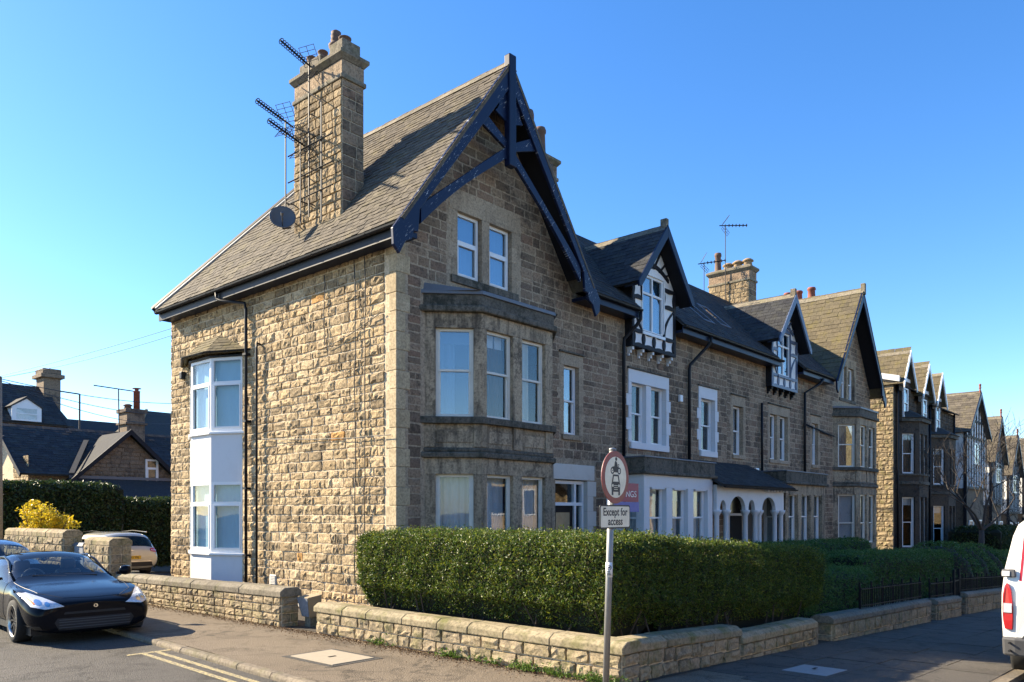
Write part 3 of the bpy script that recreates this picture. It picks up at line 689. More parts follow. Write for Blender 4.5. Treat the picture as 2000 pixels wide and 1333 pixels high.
# gable timbers
GF = Fr((0, 11.26, 0), (1, 0, 0), (0, -1, 0))
def barge(house, cx, mat, tipz=6.98, w=.40, dec=True, fr=GF, hw=3.28, az=AZ, kp=9.46, pitch=PITCH):
    for sg in (-1, 1):
        sgp = lambda a: cx+sg*a
        tz_ = az+.06-hw*pitch
        P = [(sgp(0), az+.06), (sgp(hw), tz_), (sgp(hw-.02), tz_-.30), (sgp(hw-.16), tz_-.44), (sgp(hw-.30), tz_-.18), (sgp(hw-.46), tz_-.10), (sgp(hw-.50), tz_+.06), (sgp(hw-.62), tz_+.08), (sgp(hw-.66), tz_+pitch*.42-.06), (sgp(0), az-w*1.25)]
        MB().prism(fr, P, .0, .07).build('bargeboard', mat, house, bevel=.01)
        # soffit board back to the wall
        MB().loops([fr.p(sgp(0), az-.16, 0), fr.p(sgp(hw-.5), tz_+.4*pitch-.04, 0), fr.p(sgp(hw-.5), tz_+.4*pitch-.09, 0), fr.p(sgp(0), az-.21, 0)],
                   [fr.p(sgp(0), az-.16, -.58), fr.p(sgp(hw-.5), tz_+.4*pitch-.04, -.58), fr.p(sgp(hw-.5), tz_+.4*pitch-.09, -.58), fr.p(sgp(0), az-.21, -.58)]).build('verge_soffit', M['blacktimber'], house)
        if dec:
            # curved collar brace from the foot of the king post to the bargeboard
            A, Bp = (sgp(.08), kp+.30), (sgp(2.55), az-2.55*pitch-.42); n = 10; up, lo = [], []
            for i in range(n+1):
                t = i/n; a = A[0]+(Bp[0]-A[0])*t; b = A[1]+(Bp[1]-A[1])*t+.035*math.sin(math.pi*t)
                th = .10+.05*abs(t-.5); up.append((a, b+th)); lo.append((a, b-th*(1.0+.9*t**4)))
            MB().prism(fr, up+lo[::-1], -.06, .02).build('collar_brace', mat, house, bevel=.008)
            MB().prism(fr, [(sgp(.08), kp+.36), (sgp(.08), kp+.54), (sgp(.70), az-.70*pitch-.42), (sgp(.86), az-.86*pitch-.42)], -.05, .018).build('strut', mat, house, bevel=.006)
            # small cusped plate beside the post
            cu = [(sgp(.10), kp+.95), (sgp(.10), kp+1.55), (sgp(.36), az-.36*pitch-.34)]+[(sgp(.36+.16*i/6-.10*math.sin(math.pi*i/6)), az-.36*pitch-.34-(az-.36*pitch-.34-kp-1.0)*i/6) for i in range(1, 6)]
            MB().prism(fr, cu, -.04, .010).build('cusped_plate', mat, house)
    if dec:
        MB().prism(fr, [(cx-.11, kp), (cx+.11, kp), (cx+.11, az+.16), (cx-.11, az+.15)], -.05, .11).build('king_post', M['navy'], house, bevel=.02)
barge(H1, AX, M['navy_flaked'])
chimney(H1, 10.25, 10.82, 13.94, 15.73, 7.8, 12.0, [(.16, .20, .24, 'clay', 3), (.34, .75, .17, 'clay', 1), (.62, .22, .2, 'clay', 3), (.86, .25, .2, 'clay', 3)], nind=150)
MB().loops([(10.10, 13.9, 8.13), (10.10, 15.78, 8.13), (10.24, 15.78, 8.32), (10.24, 13.9, 8.32)], [(10.08, 13.9, 8.17), (10.08, 15.78, 8.17), (10.18, 15.78, 8.36), (10.18, 13.9, 8.36)]).build('lead_flashing', M['leadpale'], H1)
# ---- main roof over houses one to four
def main_roof(house, x0, x1, nind, seed, e0=None, e1=None, gap=None):
    # e0, e1: where the eave starts and ends if a gable roof takes the corner; gap: dormer standing in the slope
    e0 = x0 if e0 is None else e0; e1 = x1 if e1 is None else e1; ya, za = EY-.08, EZ+.02; yd = 12.7; zd = za+(RZ-za)*(yd-ya)/(RY-ya)
    front = [[(e0, ya, za), (e1, ya, za), (x1, RY, RZ), (x0, RY, RZ)]] if gap is None else [[(e0, ya, za), (gap[0], ya, za), (gap[0], yd, zd), (e0, yd, zd)], [(gap[1], ya, za), (e1, ya, za), (e1, yd, zd), (gap[1], yd, zd)], [(e0, yd, zd), (e1, yd, zd), (x1, RY, RZ), (x0, RY, RZ)]]
    r = roof_skin('roof', front+[[(x0, RY, RZ), (x1, RY, RZ), (x1, 18.6, 7.3), (x0, 18.6, 7.3)]], M['slate'], house, .05)
    s = Vector((0, RY-EY+.08, RZ-EZ-.02)); L = s.length
    yl = (yd-ya)/(RY-ya)*L
    if gap is None:
        slates((min(x0, e0), EY-.1, EZ+.02), (1, 0, 0), s, max(x1, e1)-min(x0, e0), L, r, M['slate'], nind, w=.26, gauge=.19, seed=seed, thick=.012, clip=lambda y: (e0+(x0-e0)*y/L-min(x0, e0), e1+(x1-e1)*y/L-min(x0, e0)))
    else:
        for a, b, k in ((e0, gap[0], nind//3), (gap[1], e1, nind-nind//3)):
            if b-a > .1: slates((a, EY-.1, EZ+.02), (1, 0, 0), s, b-a, yl, r, M['slate'], k, w=.26, gauge=.19, seed=seed, thick=.012)
        slates((e0, EY-.1+(yd-ya), zd), (1, 0, 0), s, e1-e0, L-yl, r, M['slate'], 0, w=.26, gauge=.19, seed=seed+1, thick=.012)
    m = MB(); x = x0
    while x < x1-.1: m.loops([(x, RY-.15, RZ-.1), (x, RY, RZ+.06), (x, RY+.15, RZ-.1)], [(x+.44, RY-.15, RZ-.1), (x+.44, RY, RZ+.06), (x+.44, RY+.15, RZ-.1)]); x += .45
    m.build('ridge_tile', M['slate'], r); return r
def eaves(house, x0, x1, pipes=()):
    MB().box(x0, x1, EY, FY-.02, EZ-.20, EZ-.12).build('soffit', M['navy'], house)
    MB().box(x0, x1, EY-.03, EY, EZ-.22, EZ-.03).build('fascia', M['navy'], house, bevel=.01)
    gutter(house, (x0, EY-.09, EZ-.01), (x1, EY-.09, EZ-.01), (0, -1, 0), .062)
main_roof(H1, 13.7, 17.6, 60, 31, e0=15.85); eaves(H1, 15.6, 18.0)
pipe(H1, [(17.95, 11.31, 7.38), (17.95, 11.31, 7.2), (17.93, 11.42, 7.05), (17.78, 11.72, 6.7), (17.78, 11.73, 6.5), (17.78, 11.73, 3.5)], .05)
chimney(H1, 17.15, 17.75, 14.0, 15.8, 8.5, 12.15, [(.2, .9, .17, 'clay', 0), (.45, 1.55, .17, 'clay', 0), (.75, .8, .17, 'clay', 0)])
# ---- dormers
def dormer(house, xc, face, timber, star, w=1.15, zb=6.55, ze=8.3, za=9.95, glass='glass_hi', flip=1):
    fy = 11.62; f = Fr((0, fy, 0), (1, 0, 0), (0, -1, 0)); pitch = (za-8.17)/1.42
    dm = MB().box(xc-w, xc+w, fy+.06, 12.6, zb, ze+.1).build('dormer_wall', M['blacktimber'], house) if False else None
    # cheeks and boarded face
    cheek = MB(); cheek.box(xc-w, xc-w+.06, fy+.02, 13.2, zb, ze+.12); cheek.box(xc+w-.06, xc+w, fy+.02, 13.2, zb, ze+.12); cheek.box(xc-w+.06, xc+w-.06, fy+.02, FY+.3, zb, zb+.06)
    cheek.build('dormer_cheek', M['blacktimber'], house)
    wo = (xc-.62, xc+.50, 7.02, 8.62)
    fc = backing('dormer_face', f, xc-w, xc+w, zb, za-.1, [wo], M[star], house, clip=[(-pitch, 1, za-.12-pitch*xc), (pitch, 1, za-.12+pitch*xc)], c=-.01)
    t = MB()
    for (p, q, r, s) in ((xc-w, xc-w+.10, zb, 8.45), (xc+w-.10, xc+w, zb, 8.45), (xc-w+.10, xc+w-.10, zb, zb+.09), (xc-w+.10, xc+w-.10, 6.96, 7.04), (xc-w+.10, wo[0]-.03, 7.86, 7.94), (wo[1]+.03, xc+w-.10, 7.86, 7.94), (xc-w+.10, wo[0]-.03, 8.36, 8.44), (wo[1]+.03, xc+w-.10, 8.36, 8.44)):
        t.fb(f, p, q, r, s, -.008, .035)
    # concave-sided quatrefoil panels: dark infill leaving white stars
    def star_cell(a0, a1, b0, b1):
        ca, cb_ = (a0+a1)/2, (b0+b1)/2; k = .10
        for (P, Q, D) in (((a0, b0), (a1, b0), (0, 1)), ((a1, b0), (a1, b1), (-1, 0)), ((a1, b1), (a0, b1), (0, -1)), ((a0, b1), (a0, b0), (1, 0))):
            wd_ = (a1-a0) if D[0] else (b1-b0); pts = []
            for i in range(9):
                u_ = i/8; e = math.sin(math.pi*u_)**1.2*wd_*k
                pts.append((P[0]+(Q[0]-P[0])*u_+D[0]*e, P[1]+(Q[1]-P[1])*u_+D[1]*e))
            t.prism(f, pts, -.008, .030)
    xs = [xc-w+.10, xc-.56, xc-.02, xc+.52, xc+w-.10]
    for p, q in zip(xs, xs[1:]):
        star_cell(p+.03, q-.03, zb+.09, 6.96)
    for x in xs[1:-1]: t.fb(f, x-.03, x+.03, zb+.09, 6.96, -.008, .034)
    for (p, q) in ((xc-w+.10, wo[0]-.03), (wo[1]+.03, xc+w-.10)): star_cell(p, q, 7.94, 8.36)
    # curved braces beside the window
    for (p, q, sg) in ((xc-w+.10, wo[0]-.03, 1), (wo[1]+.03, xc+w-.10, -1)):
        A = [(p if sg > 0 else q, 7.84), (q if sg > 0 else p, 7.05)]; up, lo = [], []
        for i in range(9):
            u_ = i/8; a = A[0][0]+(A[1][0]-A[0][0])*(1-(1-u_)**2 if sg < 0 else u_**2); b = A[0][1]+(A[1][1]-A[0][1])*u_; up.append((a-.035, b)); lo.append((a+.035, b))
        t.prism(f, up+lo[::-1], -.008, .032)
    # fan of struts in the gable
    arch = [(xc-.80+1.56*i/10, 8.62+.26*math.sin(math.pi*i/10)) for i in range(11)]
    t.prism(f, [(a, b+.0) for a, b in arch]+[(a, b+.10) for a, b in arch[::-1]], -.008, .036)
    for (ax, az_, bx) in ((-.66, 9.0, -.40), (-.06, 9.62, -.06), (.32, 9.38, -.02), (.60, 9.12, .26), (.84, 8.86, .56), (-.36, 9.3, -.12)):
        t.bar(f.p(xc+bx, 8.86-abs(bx)*.15, .012), f.p(xc+ax, az_, .012), .045, .05, (0, 1, 0))
    t.build('dormer_timbering', M[timber], house)
    white = MB(); white.fb(f, wo[0]-.03, wo[0], wo[2], wo[3], -.1, .03); white.fb(f, wo[1], wo[1]+.03, wo[2], wo[3], -.1, .03); white.fb(f, wo[0]-.03, wo[1]+.03, wo[2]-.08, wo[2], -.1, .06)
    white.prism(f, [(wo[0]-.03, wo[3]), (wo[1]+.03, wo[3])]+[(wo[1]+.03-(wo[1]-wo[0]+.06)*i/8, wo[3]+.05+.15*math.sin(math.pi*i/8)) for i in range(9)], -.1, .028)
    white.build('window_casing', M['white' if timber != 'bluetimber' else 'bluetimber'], house)
    window(house, f, *wo, 'cross', rec=.02, split=.68, fw=.06, glass=glass, name='dormer_window', cur='blue')
    # roof
    oy = 11.22; yb = RY+.1; hw = 1.45
    rf = roof_skin('dormer_roof', [[(xc, oy, za), (xc-hw, oy, za-hw*pitch), (xc-hw, yb, za-hw*pitch), (xc, yb, za)], [(xc, oy, za), (xc+hw, oy, za-hw*pitch), (xc+hw, yb, za-hw*pitch), (xc, yb, za)]], M['slate'], house, .05)
    s = Vector((hw, 0, hw*pitch))
    slates((xc-hw-.02, oy-.02, za-hw*pitch), (0, 1, 0), s, 3.2, s.length, rf, M['slate'], 60, 'dormer_slate', w=.24, gauge=.17, thick=.012)
    MB().loops([(xc-.14, oy, za-.12), (xc, oy, za+.05), (xc+.14, oy, za-.12)], [(xc-.14, yb, za-.12), (xc, yb, za+.05), (xc+.14, yb, za-.12)]).build('ridge_tile', M['cope_grey'], rf)
    MB().box(xc-.07, xc+.07, oy-.03, oy+.16, za-.05, za+.22).build('ridge_finial', M['cope_grey'], rf, bevel=.01)
    g = Fr((0, oy, 0), (1, 0, 0), (0, -1, 0))
    for sg in (-1, 1):
        P = [(xc, za+.04), (xc+sg*(hw+.03), za-hw*pitch+.01), (xc+sg*(hw+.02), za-hw*pitch-.14), (xc+sg*(hw-.1), za-hw*pitch-.12), (xc, za-.30)]
        MB().prism(g, P, .0, .06).build('bargeboard', M[timber if timber == 'bluetimber' else 'navy'], house, bevel=.008)
        MB().loops([g.p(xc, za-.1, 0), g.p(xc+sg*hw, za-hw*pitch-.06, 0), g.p(xc+sg*hw, za-hw*pitch-.10, 0), g.p(xc, za-.14, 0)], [g.p(xc, za-.1, -.42), g.p(xc+sg*hw, za-hw*pitch-.06, -.42), g.p(xc+sg*hw, za-hw*pitch-.10, -.42), g.p(xc, za-.14, -.42)]).build('verge_soffit', M['blacktimber'], house)
    for i in range(5):
        x = xc-w+.12+i*(2*w-.24)/4; c = MB()
        c.box(x-.045, x+.045, fy+.02, FY-.01, zb-.09, zb-.01); c.box(x-.035, x+.035, fy+.09, FY-.01, zb-.17, zb-.091); c.box(x-.028, x+.028, fy+.15, FY-.01, zb-.24, zb-.171)
        c.build('corbel', M['render' if timber != 'bluetimber' else 'black'], house)
# ---- houses two and three ----------------------------------------------------
def plain_front(house, x0, x1, opens, holes, nind, seed):
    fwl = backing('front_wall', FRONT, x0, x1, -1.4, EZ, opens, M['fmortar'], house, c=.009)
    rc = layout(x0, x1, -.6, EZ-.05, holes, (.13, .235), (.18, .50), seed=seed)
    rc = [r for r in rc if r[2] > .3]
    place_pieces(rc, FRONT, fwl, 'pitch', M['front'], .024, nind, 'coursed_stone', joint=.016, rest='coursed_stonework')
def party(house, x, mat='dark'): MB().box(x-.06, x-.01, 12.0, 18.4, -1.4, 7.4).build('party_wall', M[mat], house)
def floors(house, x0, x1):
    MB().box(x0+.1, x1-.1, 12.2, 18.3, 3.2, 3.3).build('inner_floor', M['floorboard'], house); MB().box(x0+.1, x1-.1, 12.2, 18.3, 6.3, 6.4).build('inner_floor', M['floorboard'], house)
def square_bay(house, x0, x1, zt, mat, winmat, cur, glass='glass'):
    y1 = FY-1.07; pts = [(x0, FY), (x0, y1), (x1, y1), (x1, FY)]; mt = M[mat]
    band('bay_parapet', pts, .05, 3.12, 3.46, M['black_ashlar'], house); band('bay_cornice', pts, .12, 3.03, 3.12, M['black_ashlar'], house, bevel=.03)
    band('bay_flat_roof', pts, .08, 3.46, 3.50, M['lead'], house)
    for i, (f, L) in enumerate(facets(pts)):
        ws = [[(.22, .80)], [(.075, .30), (.385, .61), (.695, .92)], [(.22, .80)]][i]
        ea, eb = (0, L-.006) if i == 0 else (.006, L) if i == 2 else (.004, L-.004)
        MB().fb(f, ea, eb, 2.70, 3.03, -.25, 0).build('bay_lintel', mt, house, bevel=.006); MB().fb(f, ea, eb, -1.6, .55, -.25, 0).build('bay_base', mt, house)
        e = [ea]+[v*L for w in ws for v in w]+[eb]
        for j in range(0, len(e), 2): MB().fb(f, e[j], e[j+1], .55, 2.70, -.25, 0).build('bay_pier', mt, house, bevel=.012)
        for w in ws:
            window(house, f, w[0]*L, w[1]*L, .62, 2.70, 'sash', mat=winmat, rec=.14, split=.62, cur=cur, glass=glass)
            MB().fb(f, w[0]*L, w[1]*L, .55, .62, -.2, .04).build('window_sill', mt, house)
            MB().fb(f, w[0]*L+.1, w[1]*L-.1, 2.66, 2.70, -.1, .0).build('shouldered_head', mt, house)
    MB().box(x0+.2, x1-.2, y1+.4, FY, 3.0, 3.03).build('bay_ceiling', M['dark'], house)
H2 = thing('terraced_house', 'stone terraced house with white painted window surrounds and timbered dormer', 'house', (20.8, 15, -.5), 'houses of the corner terrace')
P2 = (18.28, 20.12, 3.98, 5.62); S2 = (22.22, 23.14, 3.98, 5.62)
op2 = [P2, S2, (17.5, 20.8, .6, 2.75), (18.2, 20.1, 6.6, 7.46)]
h2a = surround(H2, FRONT, *P2, 'render', lint=.36, sill=.18, jw=.15, tooth=.10, jh=.36, proud=.035, mull=[(19.07, 19.33)])
h2b = surround(H2, FRONT, *S2, 'render', lint=.36, sill=.18, jw=.15, tooth=.10, jh=.36, proud=.035)
plain_front(H2, 17.6, 24.0, op2, [h2a, h2b, (17.2, 21.1, -2, 3.55), (17.9, 20.35, 6.5, 7.5)], 300, 41)
window(H2, FRONT, 18.28, 19.07, P2[2], P2[3], rec=.13, cur='cream', glass='glass'); window(H2, FRONT, 19.33, 20.12, P2[2], P2[3], rec=.13, cur='cream')
window(H2, FRONT, S2[0], S2[1], S2[2], S2[3], rec=.13)
dormer(H2, 19.13, None, 'blacktimber', 'stucco')
main_roof(H2, 17.6, 24.0, 120, 32, gap=(17.98, 20.28)); eaves(H2, 20.3, 24.0); party(H2, 24.0); floors(H2, 17.6, 24.0)
square_bay(H2, 17.25, 20.96, 3.0, 'render', 'white', 'nets')
pipe(H2, [(21.9, 11.31, 7.38), (21.9, 11.31, 7.22), (21.85, 11.4, 7.1), (21.35, 11.72, 6.5), (21.33, 11.73, 6.35), (21.33, 11.73, 3.5)], .05)
def rooflight(house, x, t0, t1, w=.75):
    s = Vector((0, RY-EY, RZ-EZ)).normalized(); n = Vector((0, -s.z, s.y)); o = Vector((x, EY, EZ))
    m = MB()
    for (a, b, c, d) in ((0, w, t0, t0+.08), (0, w, t1-.08, t1), (0, .08, t0+.08, t1-.08), (w-.08, w, t0+.08, t1-.08)):
        A = [o+Vector((q, 0, 0))+s*r+n*.02 for q, r in ((a, c), (b, c), (b, d), (a, d))]; m.loops(A, [p+n*.08 for p in A])
    fr_ = m.build('rooflight', M['lead'], house)
    A = [o+Vector((q, 0, 0))+s*r+n*.06 for q, r in ((.08, t0+.08), (w-.08, t0+.08), (w-.08, t1-.08), (.08, t1-.08))]
    MB().loops(A, [p+n*.01 for p in A]).build('pane', M['glass_hi'], fr_)
rooflight(H2, 21.3, 1.3, 2.5); rooflight(H2, 22.9, 1.0, 2.4)
MB().fb(FRONT, 20.82, 20.98, 5.35, 5.55, .02, .10).build('alarm_box', M['white'], H2, bevel=.01)
H3 = thing('terraced_house', 'stone terraced house with unpainted window surrounds and slate blue dormer', 'house', (27.3, 15, -.8), 'houses of the corner terrace')
P3 = (27.38, 29.0, 3.98, 5.62); S3 = (24.45, 25.2, 3.98, 5.62)
op3 = [P3, S3, (26.4, 29.7, .6, 2.75), (27.2, 29.1, 6.6, 7.46)]
h3a = surround(H3, FRONT, *P3, 'dressed', lint=.34, jw=.16, tooth=.1, mull=[(28.06, 28.32)]); h3b = surround(H3, FRONT, *S3, 'dressed', lint=.34, jw=.16, tooth=.12)
plain_front(H3, 24.0, 30.6, op3, [h3a, h3b, (26.1, 30.0, -2, 3.55), (26.95, 29.35, 6.5, 7.5)], 300, 42)
window(H3, FRONT, 27.38, 28.06, P3[2], P3[3], rec=.13, cur='blind'); window(H3, FRONT, 28.32, 29.0, P3[2], P3[3], rec=.13, cur='blind'); window(H3, FRONT, *S3, rec=.13, cur='blind')
dormer(H3, 28.17, None, 'bluetimber', 'stucco')
main_roof(H3, 24.0, 30.6, 60, 33, gap=(27.02, 29.32)); eaves(H3, 24.0, 27.35); eaves(H3, 29.35, 32.55); party(H3, 30.6); floors(H3, 24.0, 30.6)
rooflight(H3, 24.4, 1.2, 2.5)
square_bay(H3, 26.2, 29.9, 3.0, 'ashlar', 'white', 'blind')
pipe(H3, [(26.5, 11.74, 5.9), (26.5, 11.73, 3.4)], .045); pipe(H3, [(31.2, 11.31, 7.3), (31.1, 11.4, 7.1), (30.4, 11.73, 6.7), (30.4, 11.73, 3.4)], .055)
pipe(H3, [(30.4, 11.74, 5.5), (32.6, 11.74, 5.32), (33.6, 11.74, 5.25)], .035)
MB().fb(FRONT, 26.0, 26.25, 3.35, 3.6, .02, .12).build('alarm_box', M['white'], H3, bevel=.01)
chimney(H3, 30.4, 31.05, 14.0, 15.8, 9.0, 12.15, [(.86, .85, .15, 'clay', 0), (.12, .34, .2, 'buffclay', 2), (.36, .34, .2, 'buffclay', 2), (.6, .32, .2, 'buffclay', 2)], nind=110)
# porch between the two ground-floor bays
def arch_plate(m, f, a0, a1, z0, z1, zt, c0, c1, n=10):
    """plate above an arch springing at z0, crown z1, top zt"""
    am, r = (a0+a1)/2, (a1-a0)/2
    arc = [(am-r*math.cos(math.pi*i/n), z0+(z1-z0)*math.sin(math.pi*i/n)) for i in range(n+1)]
    for (p, q) in zip(arc, arc[1:]): m.prism(f, [p, q, (q[0], zt), (p[0], zt)], c0, c1)
py_ = FY-1.15; PF = Fr((0, py_, 0), (1, 0, 0), (0, -1, 0))
m = MB()
cols = [21.15, 21.75, 23.05, 23.75, 24.05, 25.25, 25.75]
arch_plate(m, PF, 21.9, 22.95, 2.12, 2.55, 2.86, -.12, 0); arch_plate(m, PF, 23.15, 23.62, 2.12, 2.45, 2.86, -.12, 0); arch_plate(m, PF, 24.15, 25.2, 2.12, 2.55, 2.86, -.12, 0); arch_plate(m, PF, 21.25, 21.65, 2.12, 2.42, 2.86, -.12, 0)
for (p, q) in ((21.05, 21.25), (21.65, 21.9), (22.95, 23.15), (23.62, 24.15), (25.2, 25.85)): m.fb(PF, p, q, 2.12, 2.86, -.12, .0)
m.build('porch_arch', M['render'], H2)
for x in cols:
    MB().lathe([(.13, -.9), (.13, -.7), (.085, -.66), (.075, 1.95), (.09, 1.98), (.14, 2.06), (.15, 2.13)], (x, py_+.06, 0), 12).build('porch_column', M['render'], H2, smooth=True)
for i in range(7): MB().fb(PF, 24.3+i*.24, 24.4+i*.24, 2.72, 2.84, .0, .14).build('porch_dentil', M['render'], H2)
rp = [[(20.9, py_-.25, 2.86), (26.25, py_-.25, 2.86), (25.6, FY, 3.66), (20.9, FY, 3.66)], [(26.25, py_-.25, 2.86), (26.25, FY, 2.9), (25.6, FY, 3.66)]]
pr = roof_skin('porch_roof', rp, M['slate'], H2, .05)
s = Vector((0, FY-py_+.25, .8)); slates((20.9, py_-.27, 2.86), (1, 0, 0), s, 5.3, s.length, pr, M['slate'], 60, 'porch_slate', w=.24, gauge=.16, clip=lambda y: (0, 5.3-.6*y/1.6), thick=.01)
gutter(H2, (20.95, py_-.3, 2.82), (26.25, py_-.3, 2.82), (0, -1, 0), .05)
dwm = M['white']
MB().fb(FRONT, 24.02, 25.02, -1.0, 2.65, .03, .07).build('door_frame', dwm, H2); MB().fb(FRONT, 24.1, 24.94, -1.0, 1.95, .071, .10).build('front_door', M['black'], H2, bevel=.01)
MB().fb(FRONT, 24.1, 24.94, 2.03, 2.58, .071, .085).build('fanlight', plain('dark_fanlight_glass', (.015, .017, .02), .1), H2)
MB().lathe([(.0, 0), (.03, .005), (.03, .03), (.0, .05)], (24.2, FY-.15, .95), 8, 'y').build('door_knob', M['steel'], H2)
MB().fb(FRONT, 25.2, 26.16, -1.0, 2.65, .03, .07).build('door_frame', dwm, H3); MB().fb(FRONT, 25.28, 26.08, -1.0, 2.5, .071, .10).build('front_door', plain('grey_door', (.12, .12, .11), .5), H3, bevel=.01)
MB().fb(FRONT, 20.96, 26.2, -1.5, 3.3, -.3, -.2).build('porch_back_wall', M['front'], H2)  # darker stone: dimness inside the porch put into the colour
# ---- house four: the second gable ------------------------------------------
H4 = thing('terraced_house', 'far end house of the corner terrace with second tall gable and canted bay', 'house', (35, 15, -1.2), 'houses of the corner terrace')
CX4 = 35.65; dx = CX4-AX
bay4 = [(33.75, FY), (34.6, 11.04), (36.9, 11.04), (37.75, FY)]
att4 = [(CX4-1.0, CX4-.28, 7.0, 8.4), (CX4-.04, CX4+.68, 7.0, 8.4)]; nar4 = (31.4, 32.05, 3.97, 5.62)
op4 = att4+[nar4, (34.0, 37.5, .9, 5.9)]
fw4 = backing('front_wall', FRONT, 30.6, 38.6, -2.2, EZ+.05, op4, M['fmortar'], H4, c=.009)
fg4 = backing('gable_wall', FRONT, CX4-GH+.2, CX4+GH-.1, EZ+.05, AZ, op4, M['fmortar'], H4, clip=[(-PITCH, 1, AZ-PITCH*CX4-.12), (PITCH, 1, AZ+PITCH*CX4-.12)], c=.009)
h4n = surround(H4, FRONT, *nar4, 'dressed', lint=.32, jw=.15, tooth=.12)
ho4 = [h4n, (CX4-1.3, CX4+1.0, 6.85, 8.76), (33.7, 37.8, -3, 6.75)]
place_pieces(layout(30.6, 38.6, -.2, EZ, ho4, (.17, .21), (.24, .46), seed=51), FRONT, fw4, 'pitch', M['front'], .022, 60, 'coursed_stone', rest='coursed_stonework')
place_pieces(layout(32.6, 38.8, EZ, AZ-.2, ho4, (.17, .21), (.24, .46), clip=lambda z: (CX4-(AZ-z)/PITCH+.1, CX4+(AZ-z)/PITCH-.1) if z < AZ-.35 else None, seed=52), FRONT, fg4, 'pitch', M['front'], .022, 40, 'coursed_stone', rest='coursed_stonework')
window(H4, FRONT, *nar4, rec=.12, cur='blind')
for a in att4: window(H4, FRONT, *a, rec=.1)
MB().fb(FRONT, CX4-1.2, CX4+.9, 8.4, 8.72, -.2, .02).build('lintel', M['ashlar'], H4, bevel=.01); MB().fb(FRONT, CX4-1.2, CX4+.9, 6.86, 7.0, -.2, .05).build('window_sill', M['black_ashlar'], H4, bevel=.01)
for (p, q) in ((CX4-1.2, CX4-1.0), (CX4-.28, CX4-.04), (CX4+.68, CX4+.9)): MB().fb(FRONT, p, q, 7.0, 8.4, -.2, .018).build('jamb_stone', M['ashlar'], H4, bevel=.01)
front_bay(H4, bay4, BL, WF, cur=('cream', None, None, 'blind', 'blind', 'blind'))
E4 = CX4-GH-.05
r4 = roof_skin('roof', [[(E4, gy0, AZ-PITCH*(CX4-E4)), (CX4, gy0, AZ), (CX4, 17.4, AZ), (E4, 17.4, AZ-PITCH*(CX4-E4))], [(CX4, gy0, AZ), (2*CX4-E4, gy0, AZ-PITCH*(CX4-E4)), (2*CX4-E4, 21, AZ-PITCH*(CX4-E4)), (CX4, 17.4, AZ)]], M['slate_moss'], H4, .05)
s4 = Vector((CX4-E4, 0, PITCH*(CX4-E4)))
slates((E4-.02, gy0-.02, AZ-PITCH*(CX4-E4)-.02), (0, 1, 0), s4, 6.2, s4.length, r4, M['slate_moss'], 240, w=.38, gauge=.26, thick=.022, seed=8, jit=2)
MB().loops([(CX4-.16, gy0, AZ-.14), (CX4, gy0, AZ+.06), (CX4+.16, gy0, AZ-.14)], [(CX4-.16, 17.4, AZ-.14), (CX4, 17.4, AZ+.06), (CX4+.16, 17.4, AZ-.14)]).build('ridge_tile', M['cope_grey'], r4)
main_roof(H4, 30.6, 34.6, 30, 34, e1=32.55)
barge(H4, CX4, M['navy'], dec=False, hw=3.24)
MB().box(CX4-.09, CX4+.09, gy0-.06, gy0+.12, AZ-.2, AZ+.28).build('ridge_finial', M['cope_grey'], H4, bevel=.01)
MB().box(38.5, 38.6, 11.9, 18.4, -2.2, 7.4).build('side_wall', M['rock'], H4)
MB().box(30.7, 38.4, 12.2, 18.3, 3.2, 3.3).build('inner_floor', M['floorboard'], H4)
chimney(H4, 37.75, 38.35, 14.0, 15.8, 8, 12.15, [(.2, .75, .2, 'terracotta', 0), (.55, .7, .2, 'terracotta', 0), (.85, .7, .2, 'terracotta', 0)])
# ------------------------------------------------------------------ the next terrace down the street
def gablet(house, xc, hw, ze, za, mat, slm, wallm, oy=11.35, yb=15.5, ov=.25, barge_m='white', nind=40, win=None, name='gable'):
    f = Fr((0, oy+ov, 0), (1, 0, 0), (0, -1, 0)); p = (za-ze)/hw
    gw = backing(name+'_wall', f, xc-hw+.12, xc+hw-.12, ze-.3, za, [], M[wallm], house, clip=[(-p, 1, za-.12-p*xc), (p, 1, za-.12+p*xc)])
    rf = roof_skin(name+'_roof', [[(xc, oy, za), (xc-hw, oy, ze), (xc-hw, yb, ze), (xc, yb, za)], [(xc, oy, za), (xc+hw, oy, ze), (xc+hw, yb, ze), (xc, yb, za)]], M[slm], house, .06)
    s = Vector((hw, 0, za-ze)); slates((xc-hw-.02, oy-.02, ze-.01), (0, 1, 0), s, yb-oy, s.length, rf, M[slm], nind, w=.36, gauge=.26, thick=.022, seed=int(xc))
    g = Fr((0, oy, 0), (1, 0, 0), (0, -1, 0))
    for sg in (-1, 1):
        MB().prism(g, [(xc, za+.06), (xc+sg*(hw+.05), ze-.02), (xc+sg*(hw+.02), ze-.22), (xc, za-.26)], 0, .06).build('bargeboard', M[barge_m], house)
    MB().loops([(xc-.14, oy, za-.12), (xc, oy, za+.06), (xc+.14, oy, za-.12)], [(xc-.14, yb, za-.12), (xc, yb, za+.06), (xc+.14, yb, za-.12)]).build('ridge_tile', M['cope_grey'], rf)
    return f
